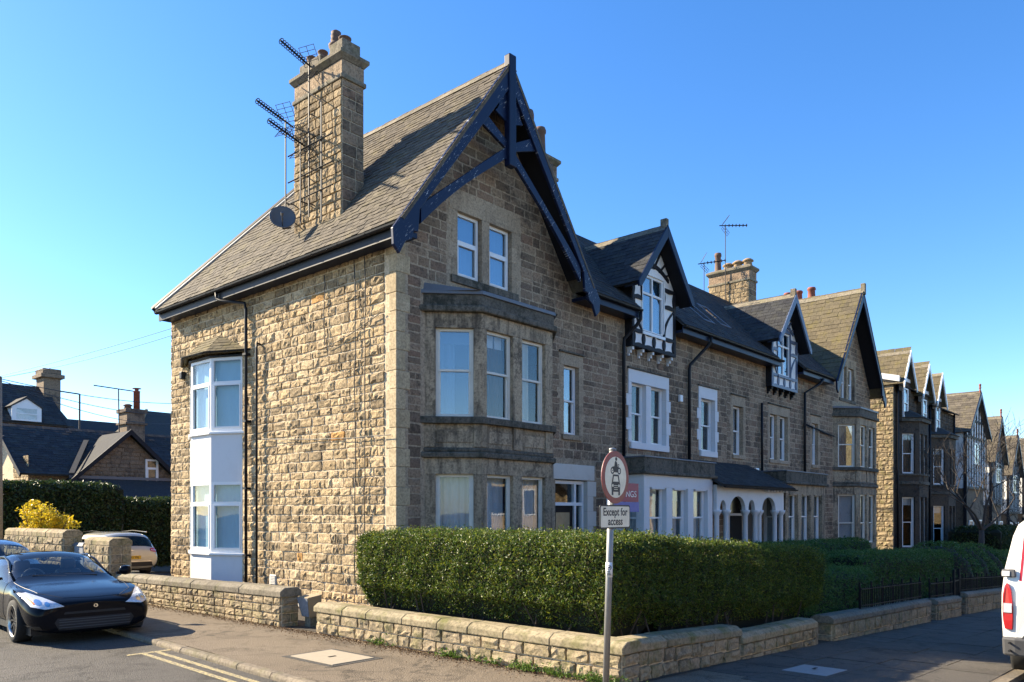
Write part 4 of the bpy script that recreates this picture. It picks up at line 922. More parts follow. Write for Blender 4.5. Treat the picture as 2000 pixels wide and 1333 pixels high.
def far_house(x0, x1, label, bx, dz, stone, dormers, side=False):
    h = thing('terraced_house', label, 'house', ((x0+x1)/2, 15, gz(x0)), 'houses of the next terrace')
    ez = 8.5+dz
    pts = [(bx, FY), (bx+.85, 11.04), (bx+2.5, 11.04), (bx+3.35, FY)]
    ops = [(bx+.2, bx+3.1, .0+dz, 6.4+dz)]
    w = backing('front_wall', FRONT, x0, x1, -4, ez, ops, M[stone], h)
    place_pieces(layout(x0, x1, -1, ez, [(bx-.05, bx+3.4, -3, 7+dz)], (.19, .24), (.3, .55), seed=int(x0)), FRONT, w, 'pitch', M[stone], .03, 0, 'coursed_stone', rest='coursed_stonework')
    if side:
        s_ = Fr((x0, 0, 0), (0, 1, 0), (-1, 0, 0)); sw_ = backing('side_wall', s_, FY, 19, -4, ez+.3, [], M['mortar'], h)
        place_pieces(layout(FY, 13.8, -1.5, ez+.2, [], (.2, .26), (.25, .5), seed=77), s_, sw_, 'rock', M['lowwall'], .07, 150, 'rock_faced_stone', rest='rock_faced_stonework')
        MB().prism(s_, [(FY-.3, ez+.1), (14.5, ez+.9), (14.5, ez+1.15), (FY-.3, ez+.4)], .0, .15).build('verge_board', M['white'], h)
    for i, (f, L) in enumerate(facets(pts)):
        ww = [[(.22, .80)], [(.1, .42), (.58, .9)], [(.22, .8)]][i]
        for (b0, b1, b2) in ((4.05, 6.1, 6.75), (.3, 2.85, 3.55)):
            e = [0]+[v*L for q in ww for v in q]+[L]
            for j in range(0, len(e), 2): MB().fb(f, e[j], e[j+1], b0+dz, b1+dz, -.25, 0).build('bay_pier', M['dark_stone'], h, bevel=.012)
            MB().fb(f, 0, L, b1+dz, b2+dz, -.25, 0).build('bay_lintel', M['dark_stone'], h); MB().fb(f, 0, L, b0+dz-(.498 if b0 > 1 else 2.5), b0+dz, -.25, 0).build('bay_apron', M['dark_stone'], h)
            for q in ww: window(h, f, q[0]*L, q[1]*L, b0+dz, b1+dz, 'sash', rec=.12, cur='roll' if b0 < 1 else 'dark', fw=.07)
    band('bay_cornice', pts, .14, 6.7+dz, 6.9+dz, M['black_ashlar'], h); band('bay_string', pts, .08, 3.5+dz, 3.65+dz, M['black_ashlar'], h); band('bay_sill', pts, .08, 3.95+dz, 4.05+dz, M['black_ashlar'], h)
    q = offset_poly(pts, .2); A = [(x, y, 6.9+dz) for x, y in q]; roof_skin('bay_roof', [[A[0], A[1], (bx+.9, FY, 7.5+dz)], [A[1], A[2], (bx+2.4, FY, 7.5+dz), (bx+.9, FY, 7.5+dz)], [A[2], A[3], (bx+2.4, FY, 7.5+dz)]], M['slate'], h, .04)
    roof_skin('roof', [[(x0-.1, 11.5, ez), (x1+.05, 11.5, ez), (x1+.05, 15.3, ez+1.3), (x0-.1, 15.3, ez+1.3)], [(x0-.1, 15.3, ez+1.3), (x1+.05, 15.3, ez+1.3), (x1+.05, 19, ez-.3), (x0-.1, 19, ez-.3)]], M['slate'], h, .06)
    for (xc, hw, zb, za, ww) in dormers:
        fg = gablet(h, xc, hw, zb, za, None, 'slate_moss', 'dark_stone', yb=15.3, nind=30)
        MB().fb(fg, xc-ww, xc+ww, zb-1.8, zb+.1, -.25, -.01).build('dormer_wall', M['dark_stone'], h)
        window(h, fg, xc-ww*.8, xc+ww*.8, zb-1.6, zb-.1, 'sash', rec=-.06, fw=.07, glass='glass_hi')
        MB().fb(fg, xc-hw*.7, xc+hw*.7, zb+.25, zb+.42, .01, .05).build('tie_beam', M['white'], h)
    pipe(h, [(x0+.25, 11.72, ez), (x0+.25, 11.72, -1)], .06); pipe(h, [(x1-.3, 11.72, ez), (x1-.3, 11.72, -1)], .06)
    MB().box(x0+.1, x1-.1, 18.9, 19, -4, ez).build('rear_wall', M['dark_stone'], h); MB().box(x1-.1, x1, 12, 19, -4, ez).build('party_wall', M['dark_stone'], h)
    return h
B1 = far_house(42.3, 48.4, 'dark house with sunlit rock-faced side wall and narrow gabled dormers', 42.95, 0, 'dark_stone', [(43.35, 1.15, 8.5, 10.25, .5), (46.9, 1.2, 8.3, 10.05, .5)], side=True)
B2 = far_house(48.4, 54.6, 'dark house with one gabled dormer, beside the half-timbered house', 49.0, -.4, 'dark_stone', [(49.7, 1.1, 8.2, 9.95, .5)])
def timbered(xc, hw, ze, za, label, yb=17, zl=3.6, front=11.2, deep=True):
    h = thing('gabled_house', label, 'house', (xc, 15, gz(xc)), 'gabled houses far down the street')
    x0, x1 = xc-hw, xc+hw
    MB().box(x0+.3, x1-.3, front+.3, yb, gz(xc)-1, zl).build('wall', M['far_stone'], h)
    MB().box(x0+.2, x1-.2, front+.2, yb, zl, ze+.1).build('rendered_wall', M['stucco'], h)
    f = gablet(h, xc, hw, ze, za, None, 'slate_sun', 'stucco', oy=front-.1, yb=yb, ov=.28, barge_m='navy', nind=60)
    t = MB()
    for k in range(9):
        x = x0+.25+k*(2*hw-.5)/8; t.fb(f, x-.06, x+.06, zl, min(ze+(za-ze)*(1-abs(x-xc)/hw)-.2, za-.4), .02, .06)
    for z in (zl+.05, ze-.2, ze+.9): t.fb(f, xc-(hw if z < ze else hw*(1-(z-ze)/(za-ze)))+.25, xc+(hw if z < ze else hw*(1-(z-ze)/(za-ze)))-.25, z-.07, z+.07, .021, .062)
    t.fb(f, x0+.16, x0+.3, gz(xc), ze, -.1, .08); t.build('timber_framing', M['blacktimber'], h)
    window(h, f, xc-.8, xc+.8, zl+1.6, zl+3.0, 'cross', rec=-.08, fw=.08, split=.7)
    window(h, f, xc-2.2, xc-1.0, .3+gz(xc)*.4, 2.6+gz(xc)*.4, 'sash', rec=-.08, fw=.08); window(h, f, xc+.4, xc+1.6, .3+gz(xc)*.4, 2.6+gz(xc)*.4, 'sash', rec=-.08, fw=.08)
    sd_ = Fr((x0+.2, 0, 0), (0, 1, 0), (-1, 0, 0))
    window(h, sd_, 12.2, 13.0, .4+gz(xc)*.4, 2.4+gz(xc)*.4, 'sash', rec=-.18, fw=.08)
    MB().lathe([(.05, 0), (.05, .3), (.09, .34), (.05, .4), (.08, .55), (.02, .62)], (xc, front-.05, za), 8).build('roof_finial', M['terracotta'], h)
    return h
timbered(58.6, 3.2, 7.1, 9.85, 'half-timbered house with sunlit slate roof beyond the dark terrace')
timbered(65.5, 2.4, 5.6, 8.9, 'second half-timbered house, its narrow gable behind the bare tree', zl=2.6)
timbered(72.0, 2.6, 4.9, 8.0, 'third half-timbered house, low gable far down the street', zl=2.0)
timbered(80.0, 4.0, 5.3, 8.4, 'wide sunlit roof of the farthest house down the street', yb=24, zl=2.0)
# ------------------------------------------------------------------ left background
BK = 39.0
C1 = thing('stone_cottage', 'low stone cottage with front gable, small white window and red chimney pot', 'cottage', (14.8, 42, 0))
CF = Fr((0, BK, 0), (1, 0, 0), (0, -1, 0))
w = backing('front_wall', CF, 11.9, 19.5, 0, 3.9, [], M['far_stone'], C1)
place_pieces(layout(12.0, 14.0, 2.4, 3.8, [], (.18, .24), (.3, .5), seed=5), CF, w, 'pitch', M['far_stone'], .03, 0, 'cottage_stone', rest='cottage_stonework')
GX, GZ0, GZ1, GW = 15.98, 3.75, 5.95, 2.4; gp = (GZ1-GZ0)/GW
CG = Fr((0, BK-.4, 0), (1, 0, 0), (0, -1, 0))
gwl = backing('gable_wall', CG, GX-GW+.2, GX+GW, 0, GZ1, [], M['far_stone'], C1, clip=[(-gp, 1, GZ1-.15-gp*GX), (gp, 1, GZ1-.15+gp*GX)])
place_pieces(layout(GX-GW, GX+GW, 2.6, GZ1-.3, [(16.75, 17.5, 3.3, 4.75)], (.17, .22), (.3, .6), clip=lambda z: (GX-(GZ1-z)/gp+.15 if z > GZ0 else GX-GW+.2, GX+(GZ1-z)/gp-.15 if z > GZ0 else GX+GW) if z < GZ1-.3 else None, seed=6), CG, gwl, 'pitch', M['far_stone'], .04, 90, 'cottage_stone', rest='cottage_stonework')
window(C1, CG, 16.8, 17.42, 3.4, 4.65, 'top', rec=-.06, fw=.09, split=.66)
rf = roof_skin('roof', [[(11.4, BK-.4, 3.75), (20, BK-.4, 3.75), (20, 42.2, 6.15), (11.4, 42.2, 6.15)], [(11.4, 42.2, 6.15), (20, 42.2, 6.15), (20, 46, 3.6), (11.4, 46, 3.6)]], M['slate'], C1, .06)
s = Vector((0, 3.6, 2.4)); slates((11.4, BK-.42, 3.76), (1, 0, 0), s, 8.6, s.length, rf, M['slate'], 0, w=.3, gauge=.22, thick=.018)
rg_ = roof_skin('gable_roof', [[(GX, BK-.75, GZ1), (GX-GW-.2, BK-.75, GZ1-gp*(GW+.2)), (GX-GW-.2, 41.6, GZ1-gp*(GW+.2)), (GX, 41.6, GZ1)], [(GX, BK-.75, GZ1), (GX+GW+.2, BK-.75, GZ1-gp*(GW+.2)), (GX+GW+.2, 41.6, GZ1-gp*(GW+.2)), (GX, 41.6, GZ1)]], M['slate'], C1, .06)
CB = Fr((0, BK-.75, 0), (1, 0, 0), (0, -1, 0))
for sg in (-1, 1): MB().prism(CB, [(GX, GZ1+.06), (GX+sg*(GW+.22), GZ1-gp*(GW+.22)+.02), (GX+sg*(GW+.22), GZ1-gp*(GW+.22)-.2), (GX, GZ1-.2)], 0, .06).build('bargeboard', M['blacktimber'], C1)
MB().bar((GX-GW-.25, BK-.9, 3.82), (GX-.9, 41.2, 5.6), .22, .05).build('valley_lead', M['slate'], C1)
LG = Fr((11.9, 0, 0), (0, 1, 0), (-1, 0, 0)); lw = backing('end_wall', LG, BK, 45.4, 0, 6.1, [], M['mortar'], C1, clip=[(-.66, 1, 6.05-.66*42.2), (.66, 1, 6.05+.66*42.2)])
place_pieces(layout(BK, 41, 1.5, 4.6, [], (.18, .24), (.25, .45), seed=9), LG, lw, 'rock', M['rock'], .05, 0, 'cottage_stone', rest='cottage_stonework')
for (y0_, z0_, y1_, z1_) in ((BK-.5, 3.70, 42.2, 6.2), (42.2, 6.2, 46, 3.6)): MB().bar((11.42, y0_, z0_), (11.42, y1_, z1_), .07, .2).build('bargeboard', M['blacktimber'], C1)
MB().loops([(13.4, BK-.45, 3.55), (20, BK-.45, 3.55), (20, BK-2.4, 2.5), (13.4, BK-2.4, 2.5)], [(13.4, BK-.45, 3.62), (20, BK-.45, 3.62), (20, BK-2.4, 2.57), (13.4, BK-2.4, 2.57)]).build('lean_to_roof', M['slate'], C1)
MB().box(13.4, 20, BK-.5, BK-.38, 3.62, 3.75).build('lead_apron', M['lead'], C1)
cc = MB().box(17.1, 18.0, 41.4, 42.4, 5.2, 7.35).build('chimney', M['far_stone'], C1)
MB().box(17.0, 18.1, 41.3, 42.5, 7.2, 7.4).build('chimney_cap', M['far_stone'], cc, bevel=.02); MB().box(17.0, 18.1, 41.3, 42.5, 6.6, 6.7).build('string_course', M['far_stone'], cc)
pot((17.35, 41.9, 7.4), .28, .2, 'clay', cc, 2); MB().lathe([(.16, 0), (.16, .95), (.18, .96), (.18, 1.0), (.1, 1.0), (.1, 1.1), (.22, 1.12), (.22, 1.15), (.05, 1.16)], (17.8, 41.9, 7.4), 12).build('chimney_pot', M['terracotta'], cc, smooth=True)
# tall house far left
FL = thing('stone_house', 'tall dark stone house with slate roof and small white dormer at left edge', 'house', (14, 56, 0))
HF = Fr((0, 54, 0), (1, 0, 0), (0, -1, 0)); w = backing('front_wall', HF, 10, 18.3, 0, 7.6, [], M['far_stone'], FL)
place_pieces(layout(12.5, 18.3, 2.5, 7.5, [(15.3, 16.4, 2.5, 6)], (.2, .27), (.4, .8), seed=12), HF, w, 'pitch', M['far_stone'], .05, 60, 'house_stone', rest='house_stonework')
window(FL, HF, 15.75, 16.3, 4.0, 5.95, 'sash', rec=-.08, fw=.09)
MB().fb(HF, 15.6, 16.5, 5.95, 6.5, -.1, .03).build('lintel', M['cope_grey'], FL)
rf = roof_skin('roof', [[(9, 53.6, 7.5), (18.9, 53.6, 7.5), (18.2, 57, 10.1), (9, 57, 10.1)], [(9, 57, 10.1), (18.2, 57, 10.1), (18.9, 61, 7.5), (9, 61, 7.5)], [(18.9, 53.6, 7.5), (18.9, 61, 7.5), (18.2, 57, 10.1)]], M['slate'], FL, .08)
s = Vector((0, 3.4, 2.6)); slates((9, 53.57, 7.52), (1, 0, 0), s, 9.5, s.length, rf, M['slate'], 0, w=.35, gauge=.25, thick=.02)
cc = MB().box(18.0, 19.0, 56.2, 57.6, 8, 11.1).build('chimney', M['far_stone'], FL); MB().box(17.8, 19.2, 56.0, 57.8, 10.8, 11.05).build('chimney_cap', M['far_stone'], cc, bevel=.03); MB().box(17.95, 19.05, 56.15, 57.65, 11.05, 11.4).build('chimney_top', M['far_stone'], cc, bevel=.05)
DF = Fr((0, 53.5, 0), (1, 0, 0), (0, -1, 0))
MB().box(15.5, 16.9, 53.52, 55.8, 7.6, 8.5).build('dormer_cheek', M['white'], FL)
MB().prism(DF, [(15.4, 7.6), (17.0, 7.6), (17.0, 8.45), (16.2, 8.95), (15.4, 8.45)], 0, .05).build('dormer_front', M['white'], FL)
MB().prism(DF, [(15.3, 8.45), (15.35, 8.4), (16.2, 8.95), (17.05, 8.4), (17.1, 8.45), (16.2, 9.1)], -2.2, .12).build('dormer_roof', M['slate'], FL)
MB().fb(DF, 15.65, 16.75, 7.7, 8.35, .05, .06).build('pane', M['glass'], FL); MB().fb(DF, 15.65, 16.75, 8.0, 8.06, .06, .08).build('glazing_bar', M['white'], FL)
# roofs farther back
DH = thing('hipped_house', 'hipped slate roof rising behind the cottage, beside the corner house', 'house', (28, 66, 0))
MB().box(25, 36, 60, 70, 0, 6.2).build('wall', M['far_stone'], DH)
rf = roof_skin('roof', [[(24.4, 59.4, 6), (36.6, 59.4, 6), (32, 65, 10.4), (28.4, 65, 10.4)], [(24.4, 59.4, 6), (28.4, 65, 10.4), (24.4, 70.6, 6)], [(24.4, 70.6, 6), (28.4, 65, 10.4), (32, 65, 10.4), (36.6, 70.6, 6)]], M['slate'], DH, .08)
MB().tube([(24.4, 59.4, 6.05), (28.4, 65, 10.45)], .14, 6).build('hip_tile', M['cope_grey'], rf)
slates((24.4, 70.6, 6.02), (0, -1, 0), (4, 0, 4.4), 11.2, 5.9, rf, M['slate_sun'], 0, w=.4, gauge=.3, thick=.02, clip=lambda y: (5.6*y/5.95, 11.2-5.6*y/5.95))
DH2 = thing('distant_house', 'slate ridge and chimneys between the tall house and the cottage chimney', 'house', (22, 74, 0))
MB().box(17, 30, 70, 78, 0, 7).build('wall', M['far_stone'], DH2)
roof_skin('roof', [[(25, 69.6, 7), (32, 69.6, 7), (32, 74, 10.2), (25, 74, 10.2)], [(17, 69.6, 6.6), (25, 69.6, 6.6), (25, 74, 9.2), (17, 74, 9.2)]], M['slate'], DH2, .08)
for (x, y, z0_, z1_) in ((24.2, 73, 8, 10.2), (22.6, 73.5, 8, 10.8)):
    c_ = MB().box(x-.7, x+.7, y-.5, y+.5, z0_, z1_-.6).build('chimney', M['far_stone'], DH2); MB().box(x-.85, x+.85, y-.6, y+.6, z1_-.6, z1_-.3).build('chimney_cap', M['far_stone'], c_)
    pot((x-.3, y, z1_-.3), .9, .22, 'clay', c_); pot((x+.3, y, z1_-.3), .8, .22, 'clay', c_)
# ------------------------------------------------------------------ ground, road, pavement
def sheet(name, xs, ys, zf, mat):
    V = [(x, y, zf(x, y)) for y in ys for x in xs]; n = len(xs)
    F = [(j*n+i, j*n+i+1, (j+1)*n+i+1, (j+1)*n+i) for j in range(len(ys)-1) for i in range(n-1)]
    return structure(raw(name, np_mesh(name, V, F), mat))
def asphalt(name, c0, c1, c2, patch=.5, crack=.55):
    t = NT(name); f = t.noise(95, 3, .6); g_ = t.noise(38, 3); b = t.noise(.5, 5, .6)
    c = t.ramp(f, [(.33, c0), (.5, c1), (.68, c2)])
    c = t.mix(t.math('MULTIPLY', t.ramp(b, [(.4, t.g(0)), (.65, t.g(1))]), patch), c, c0)
    v = t.n('TexVoronoi', {'Vector': t.pos(), 'Scale': 70.0}).outputs['Distance']
    c = t.mix(1.0, c, t.ramp(v, [(.0, t.g(1.3)), (.5, t.g(.8))]), 'MULTIPLY')
    st = t.ramp(t.noise(1.7, 7, .7, dist=.8), [(.36, t.g(.62)), (.50, t.g(1)), (.64, t.g(1)), (.78, t.g(1.22))]); c = t.mix(1.0, c, st, 'MULTIPLY')
    wv = t.n('VectorMath', {0: t.pos(), 1: t.n('TexNoise', {'Vector': t.pos(), 'Scale': 2.2, 'Detail': 4.0}).outputs['Color']}, operation='ADD').outputs[0]
    cr = t.n('TexVoronoi', {'Vector': wv, 'Scale': .42}, feature='DISTANCE_TO_EDGE').outputs['Distance']
    c = t.mix(t.math('MULTIPLY', t.ramp(cr, [(.003, t.g(1)), (.009, t.g(0))]), crack), c, (.03, .027, .022))
    sp = t.ramp(t.noise(17, 2, .5), [(.74, t.g(0)), (.76, t.g(1))]); c = t.mix(t.math('MULTIPLY', sp, .5), c, (.33, .30, .25))
    t.set(col=c, rough=.88, spec=.25); t.bump(t.math('ADD', t.math('MULTIPLY', v, -1.0), g_), .8, .012); return t.m
M['road'] = asphalt('road_asphalt', (.070,.064,.056), (.122,.111,.096), (.20,.18,.153))
M['tarmac'] = asphalt('footway_tarmac', (.15,.116,.079), (.225,.178,.124), (.33,.268,.192), .3)
M['slab'] = asphalt('worn_dark_flag', (.085,.075,.062), (.125,.111,.092), (.18,.16,.132), .4)
M['soil'] = plain('garden_soil', (.045,.035,.024), .95, var=.4, scale=9, bump=.02)
M['kerb'] = stone_mat('kerb_stone', [(.20,.165,.12),(.25,.205,.15),(.17,.145,.11)], (.09,.078,.06), .6, .008, moss=.3)
M['yellow'] = None
t = NT('worn_yellow_paint'); f = t.ramp(t.noise(28, 6, .75), [(.44, t.g(0)), (.58, t.g(1))]); t.set(col=t.mix(f, (.13,.115,.09), (.50,.40,.17)), rough=.8); t.bump(t.noise(70, 3), .5, .006); M['yellow'] = t.m
xs = sorted(set([-600, -250, -100, -40, -15]+[i for i in range(0, 60, 2)]+[7, 7.6, 8.2, 8.8, 9.4]+[60, 75, 95, 118, 130, 300, 700, 1500])); ys = [-700, -250, -80, -30, -10, 0, 4, 8, 12, 16, 20, 30, 45, 70, 120, 300, 900, 1800]
sheet('road', xs, ys, lambda x, y: gz(x)-.07, M['road'])
def kerb_x(y):
    if y >= 5.4: return 5.52+.048*(y-8)*(1 if y < 16 else 1) if y < 16 else 5.90
    t_ = (5.4-y)/3.3; return 5.395+2.4*(1-math.sqrt(max(0, 1-t_*t_)))
YS = [2.1+.15*i for i in range(23)]+[5.5+.5*i for i in range(40)]
V, F = [], []
for y in YS:
    k = kerb_x(y)
    for i in range(6):
        x = k+(7.9-k)*i/5; V.append((x, y, gz(x)+(.012 if i == 0 else 0)))
n = 6
for j in range(len(YS)-1):
    for i in range(n-1): F.append((j*n+i, j*n+i+1, (j+1)*n+i+1, (j+1)*n+i))
off = len(V); X2 = [7.9+.35*i for i in range(12)]+[12.2+1.5*i for i in range(60)]
for x in X2:
    for y in (2.1, 3.6, 5.25): V.append((x, y, gz(x)))
for i in range(len(X2)-1):
    for j in range(2): a = off+i*3+j; F.append((a, a+3, a+4, a+1))
PAVE = structure(raw('pavement', np_mesh('pavement', V, F), M['tarmac']))
sheet('garden_soil', [7.9+.4*i for i in range(10)]+[12+2*i for i in range(20)], [5.1, 8, 11, 14, 18, 22], lambda x, y: gz(x)+.006, M['soil'])
KB = structure(bpy.data.objects.new('kerb', None)); COL.objects.link(KB); WORLD.add(KB.name)
rg = random.Random(4); y = 2.6
while y < 24:
    L = .9; P = []
    for yy in (y, y+L-.008):
        k = kerb_x(yy); P.append((k, yy))
    (xa, ya), (xb, yb) = P; za = gz(xa); dz = rg.uniform(-.006, .006)
    A = [(xa-.13, ya, za-.16), (xa+.03, ya, za-.16), (xa+.03, ya, za+.006+dz), (xa-.10, ya, za+.006+dz), (xa-.13, ya, za-.03+dz)]
    Bq = [(xb-.13, yb, gz(xb)-.16), (xb+.03, yb, gz(xb)-.16), (xb+.03, yb, gz(xb)+.006+dz), (xb-.10, yb, gz(xb)+.006+dz), (xb-.13, yb, gz(xb)-.03+dz)]
    MB().loops(A, Bq).build('kerb_stone', M['kerb'], KB, bevel=.012); y += L
x = 8.0
while x < 20:
    MB().loops([(x, 2.10, gz(x)+.01), (x, 1.97, gz(x)+.01), (x, 1.95, gz(x)-.14), (x, 2.10, gz(x)-.14)], [(x+.89, 2.10, gz(x+.9)+.01), (x+.89, 1.97, gz(x+.9)+.01), (x+.89, 1.95, gz(x+.9)-.14), (x+.89, 2.10, gz(x+.9)-.14)]).build('kerb_stone', M['kerb'], KB); x += .9
# flags on the front footway
rg = random.Random(9)
for r_ in range(4):
    x = 8.9+r_*.23; y0 = 2.15+r_*.76
    while x < 27:
        L = rg.uniform(.75, 1.25); dz = rg.uniform(.004, .012); e = .006
        z0, z1 = gz(x+e)+dz, gz(x+L-e)+dz
        A = [(x+e, y0+e, z0), (x+L-e, y0+e, z1), (x+L-e, y0+.76-e, z1), (x+e, y0+.76-e, z0)]
        MB().loops([(p[0], p[1], p[2]-.03) for p in A], A).build('paving_flag', M['slab'], PAVE); x += L
# yellow lines: they end in a bar beside the parked car
def ribbon(m, off0, off1, ya, yb, st=.25):
    y = ya
    while y < yb-1e-6:
        y2 = min(y+st, yb); a, b = kerb_x(y), kerb_x(y2)
        m.add([(a-off1, y, gz(a)-.066), (a-off0, y, gz(a)-.066), (b-off0, y2, gz(b)-.066), (b-off1, y2, gz(b)-.066)], [(0, 1, 2, 3)]); y = y2
YL = bpy.data.objects.new('no_waiting_lines', None); COL.objects.link(YL); WORLD.add(YL.name); structure(YL)
for o_ in (.30, .50):
    m = MB(); ribbon(m, o_, o_+.085, 2.0, 11.9); m.build('yellow_line', M['yellow'], YL)
m = MB(); ribbon(m, .12, .78, 11.904, 12.0); m.build('end_bar', M['yellow'], YL)
def cover(x0, x1, y0, y1, label, mat, rim):
    t_ = thing('inspection_cover', label, 'utility cover', ((x0+x1)/2, (y0+y1)/2, gz(x0)))
    f = lambda z: [(x0, y0, gz(x0)+z), (x1, y0, gz(x1)+z), (x1, y1, gz(x1)+z), (x0, y1, gz(x0)+z)]
    MB().loops(f(-.03), f(.014)).build('cover_plate', mat, t_, bevel=.004)
    e = .09; m = MB()
    for (a, b, c, d) in ((x0-e, x1+e, y0-e, y0-.004), (x0-e, x1+e, y1+.004, y1+e), (x0-e, x0-.004, y0, y1), (x1+.004, x1+e, y0, y1)): m.loops([(p, q, gz(p)-.02) for p, q in ((a, c), (b, c), (b, d), (a, d))], [(p, q, gz(p)+.005) for p, q in ((a, c), (b, c), (b, d), (a, d))])
    m.build('tarmac_surround', rim, t_)
    MB().box((x0+x1)/2-.06, (x0+x1)/2+.06, (y0+y1)/2-.02, (y0+y1)/2+.02, gz(x0)+.0141, gz(x0)+.018).build('lifting_slot', M['black'], t_)
M['concrete'] = plain('pale_concrete', (.34,.285,.205), .9, var=.15, scale=14, bump=.004)
cover(6.28, 6.98, 8.75, 9.75, 'pale concrete inspection cover in the sunlit footway', M['concrete'], M['road'])
cover(10.45, 11.25, 3.75, 4.35, 'pale stone inspection cover in the shaded footway', plain('grey_concrete', (.30,.29,.27), .9, var=.2, scale=14), M['road'])
# ------------------------------------------------------------------ low garden walls
def low_wall(label, p, q, z0, z1, n_out, cope='cope', stone='lowwall', thick=.34, ch=.15, ends=(False, True), cstep=(.6, .9), rows=(.13, .19), group='garden walls along the footway', style='rock', cw=.05, name='garden_wall'):
    p = Vector((*p, 0)); q = Vector((*q, 0)); d = (q-p); L = d.length; d.normalize(); no = Vector((*n_out, 0)); sl_ = (z1-z0)/L
    t_ = thing(name, label, 'wall', ((p.x+q.x)/2, (p.y+q.y)/2, gz((p.x+q.x)/2)), group)
    fr = Fr(p+Vector((0, 0, z0-ch)), (1, 0, 0), no); fr.u = Vector((d.x, d.y, sl_))
    depth_ = max(z0-ch-gz(p.x), z1-ch-gz(q.x))+.12
    body = MB().fb(fr, 0, L, -depth_, 0, -thick, 0).build('wall_core', M['mortar'], t_)
    rg = random.Random(int(abs(p.x*31+p.y*17)))
    rc = [(a, b, -s_, -r_) for (a, b, r_, s_) in layout(0, L, 0, depth_, [], rows, (.22, .46), seed=rg.randrange(99))]
    place_pieces(rc, fr, body, style, M[stone], .055, 150, 'wall_stone', joint=.02)
    for k, e in enumerate(ends):
        if not e: continue
        o = p if k == 0 else q; ze = z0 if k == 0 else z1; dn = -d if k == 0 else d
        fe = Fr(o+Vector((0, 0, ze-ch)), -no, dn)
        place_pieces([(a, b, -s_, -r_) for (a, b, r_, s_) in layout(0, thick, 0, depth_, [], rows, (.17, .34), seed=3)], fe, body, style, M[stone], .04, 20, 'wall_stone', joint=.02)
    a = 0
    while a < L-.01:
        w = rg.uniform(*cstep); w = L-a if L-a-w < .3 else w
        j = rg.uniform(-.008, .008); c = cw+j*.6
        prof = [(c, 0), (c, ch*.62), (c-.09, ch), (-thick-c+.09, ch), (-thick-c, ch*.62), (-thick-c, 0)]
        MB().loops([fr.p(a+.004-(cw if a == 0 and ends[0] else 0), b+j*.5, cc_) for cc_, b in prof], [fr.p(a+w-.004+(cw if a+w > L-.01 and ends[1] else 0), b+j*.5, cc_) for cc_, b in prof]).build('coping_stone', M[cope], t_, bevel=.014)
        a += w
    return t_
WX = 7.83; WY = 5.19
low_wall('sunlit low stone wall below the big hedge, running from the sign post to the gap', (WX, 11.34), (WX, WY+.0), .505, .505, (-1, 0), ends=(True, True))
low_wall('shaded low wall with mossy copings right of the sign post', (WX+.36, WY+.03), (10.95, WY+.03), .50, .36, (0, -1), ends=(False, True), style='rock')
low_wall('lower stepped length of shaded wall ending at the first gateway', (10.96, WY), (13.87, WY), .245, .175, (0, -1), ends=(False, True))
low_wall('low sunlit wall with grey copings beside the parked black car', (WX, 19.55), (WX, 12.44), .60, .69, (-1, 0), 'cope_grey', ends=(False, True), ch=.17, cstep=(.7, 1.15))
low_wall('long grey-topped wall with railings beyond the first gateway', (14.75, WY), (21.5, WY), .14, -.10, (0, -1), 'cope_grey', ends=(True, True), rows=(.18, .3))
low_wall('short grey wall length between two gateways', (22.2, WY), (24.7, WY), -.16, -.27, (0, -1), 'cope_grey', ends=(True, True), rows=(.18, .3))
low_wall('farthest grey wall length, running behind the white van', (25.5, WY), (36, WY), -.24, -.75, (0, -1), 'cope_grey', ends=(True, True), rows=(.2, .3))
low_wall('chest-high stone pier wall behind the black car', (7.7, 21.1), (7.7, 19.6), 1.44, 1.43, (-1, 0), 'lowwall', 'lowwall', thick=.5, ch=.18, ends=(True, True), cstep=(.25, .45), rows=(.19, .25), cw=.02)
low_wall('rough stone wall below the yellow bush', (7.5, 26.6), (7.5, 22.0), 1.60, 1.60, (-1, 0), 'lowwall', 'lowwall', thick=.45, ch=.2, ends=(False, True), cstep=(.25, .5), rows=(.18, .24), cw=.02)
MB().box(WX+.02, WX+.36, WY-.001+.02, WY+.34, .36, .52)
g_ = thing('gate_stone', 'upright stone at the end of the stepped wall beside the gateway', 'gate post', (13.95, WY+.1, gz(13.9)))
MB().box(13.93, 14.06, WY-.02, WY+.30, gz(14)-.1, .12).build('post', M['cope_grey'], g_, bevel=.05)
# railings
def railing(label, xa, xb, y, h, zf):
    t_ = thing('railing', label, 'railing', ((xa+xb)/2, y, zf(xa)), 'black iron railings on the walls')
    for hh in (.06, h-.04): MB().bar((xa, y, zf(xa)+hh), (xb, y, zf(xb)+hh), .035, .014).build('rail', M['black'], t_)
    x = xa; k = 0
    while x <= xb:
        MB().box(x-.008, x+.008, y-.008, y+.008, zf(x)+.0, zf(x)+h).build('baluster', M['black'], t_)
        if k % 6 == 0: MB().box(x-.016, x+.016, y+.012, y+.044, zf(x)-.01, zf(x)+h+.10).build('stanchion', M['black'], t_)
        x += .125; k += 1
railing('black iron railing on the long grey-topped wall', 16.9, 21.4, WY+.17, .44, lambda x: .14-.0356*(x-14.75))
railing('black iron railing on the short wall between gateways', 22.3, 24.6, WY+.17, .42, lambda x: -.16-.044*(x-22.2))
railing('black iron railing on the farthest wall behind the van', 25.6, 35, WY+.17, .42, lambda x: -.24-.0486*(x-25.5))
gt = thing('iron_gate', 'black iron gate between the short and far walls', 'gate', (25.1, WY+.2, gz(25)))
for x in (24.82, 25.42): MB().box(x-.03, x+.03, WY+.15, WY+.21, gz(25)-.1, .45).build('gate_post', M['black'], gt)
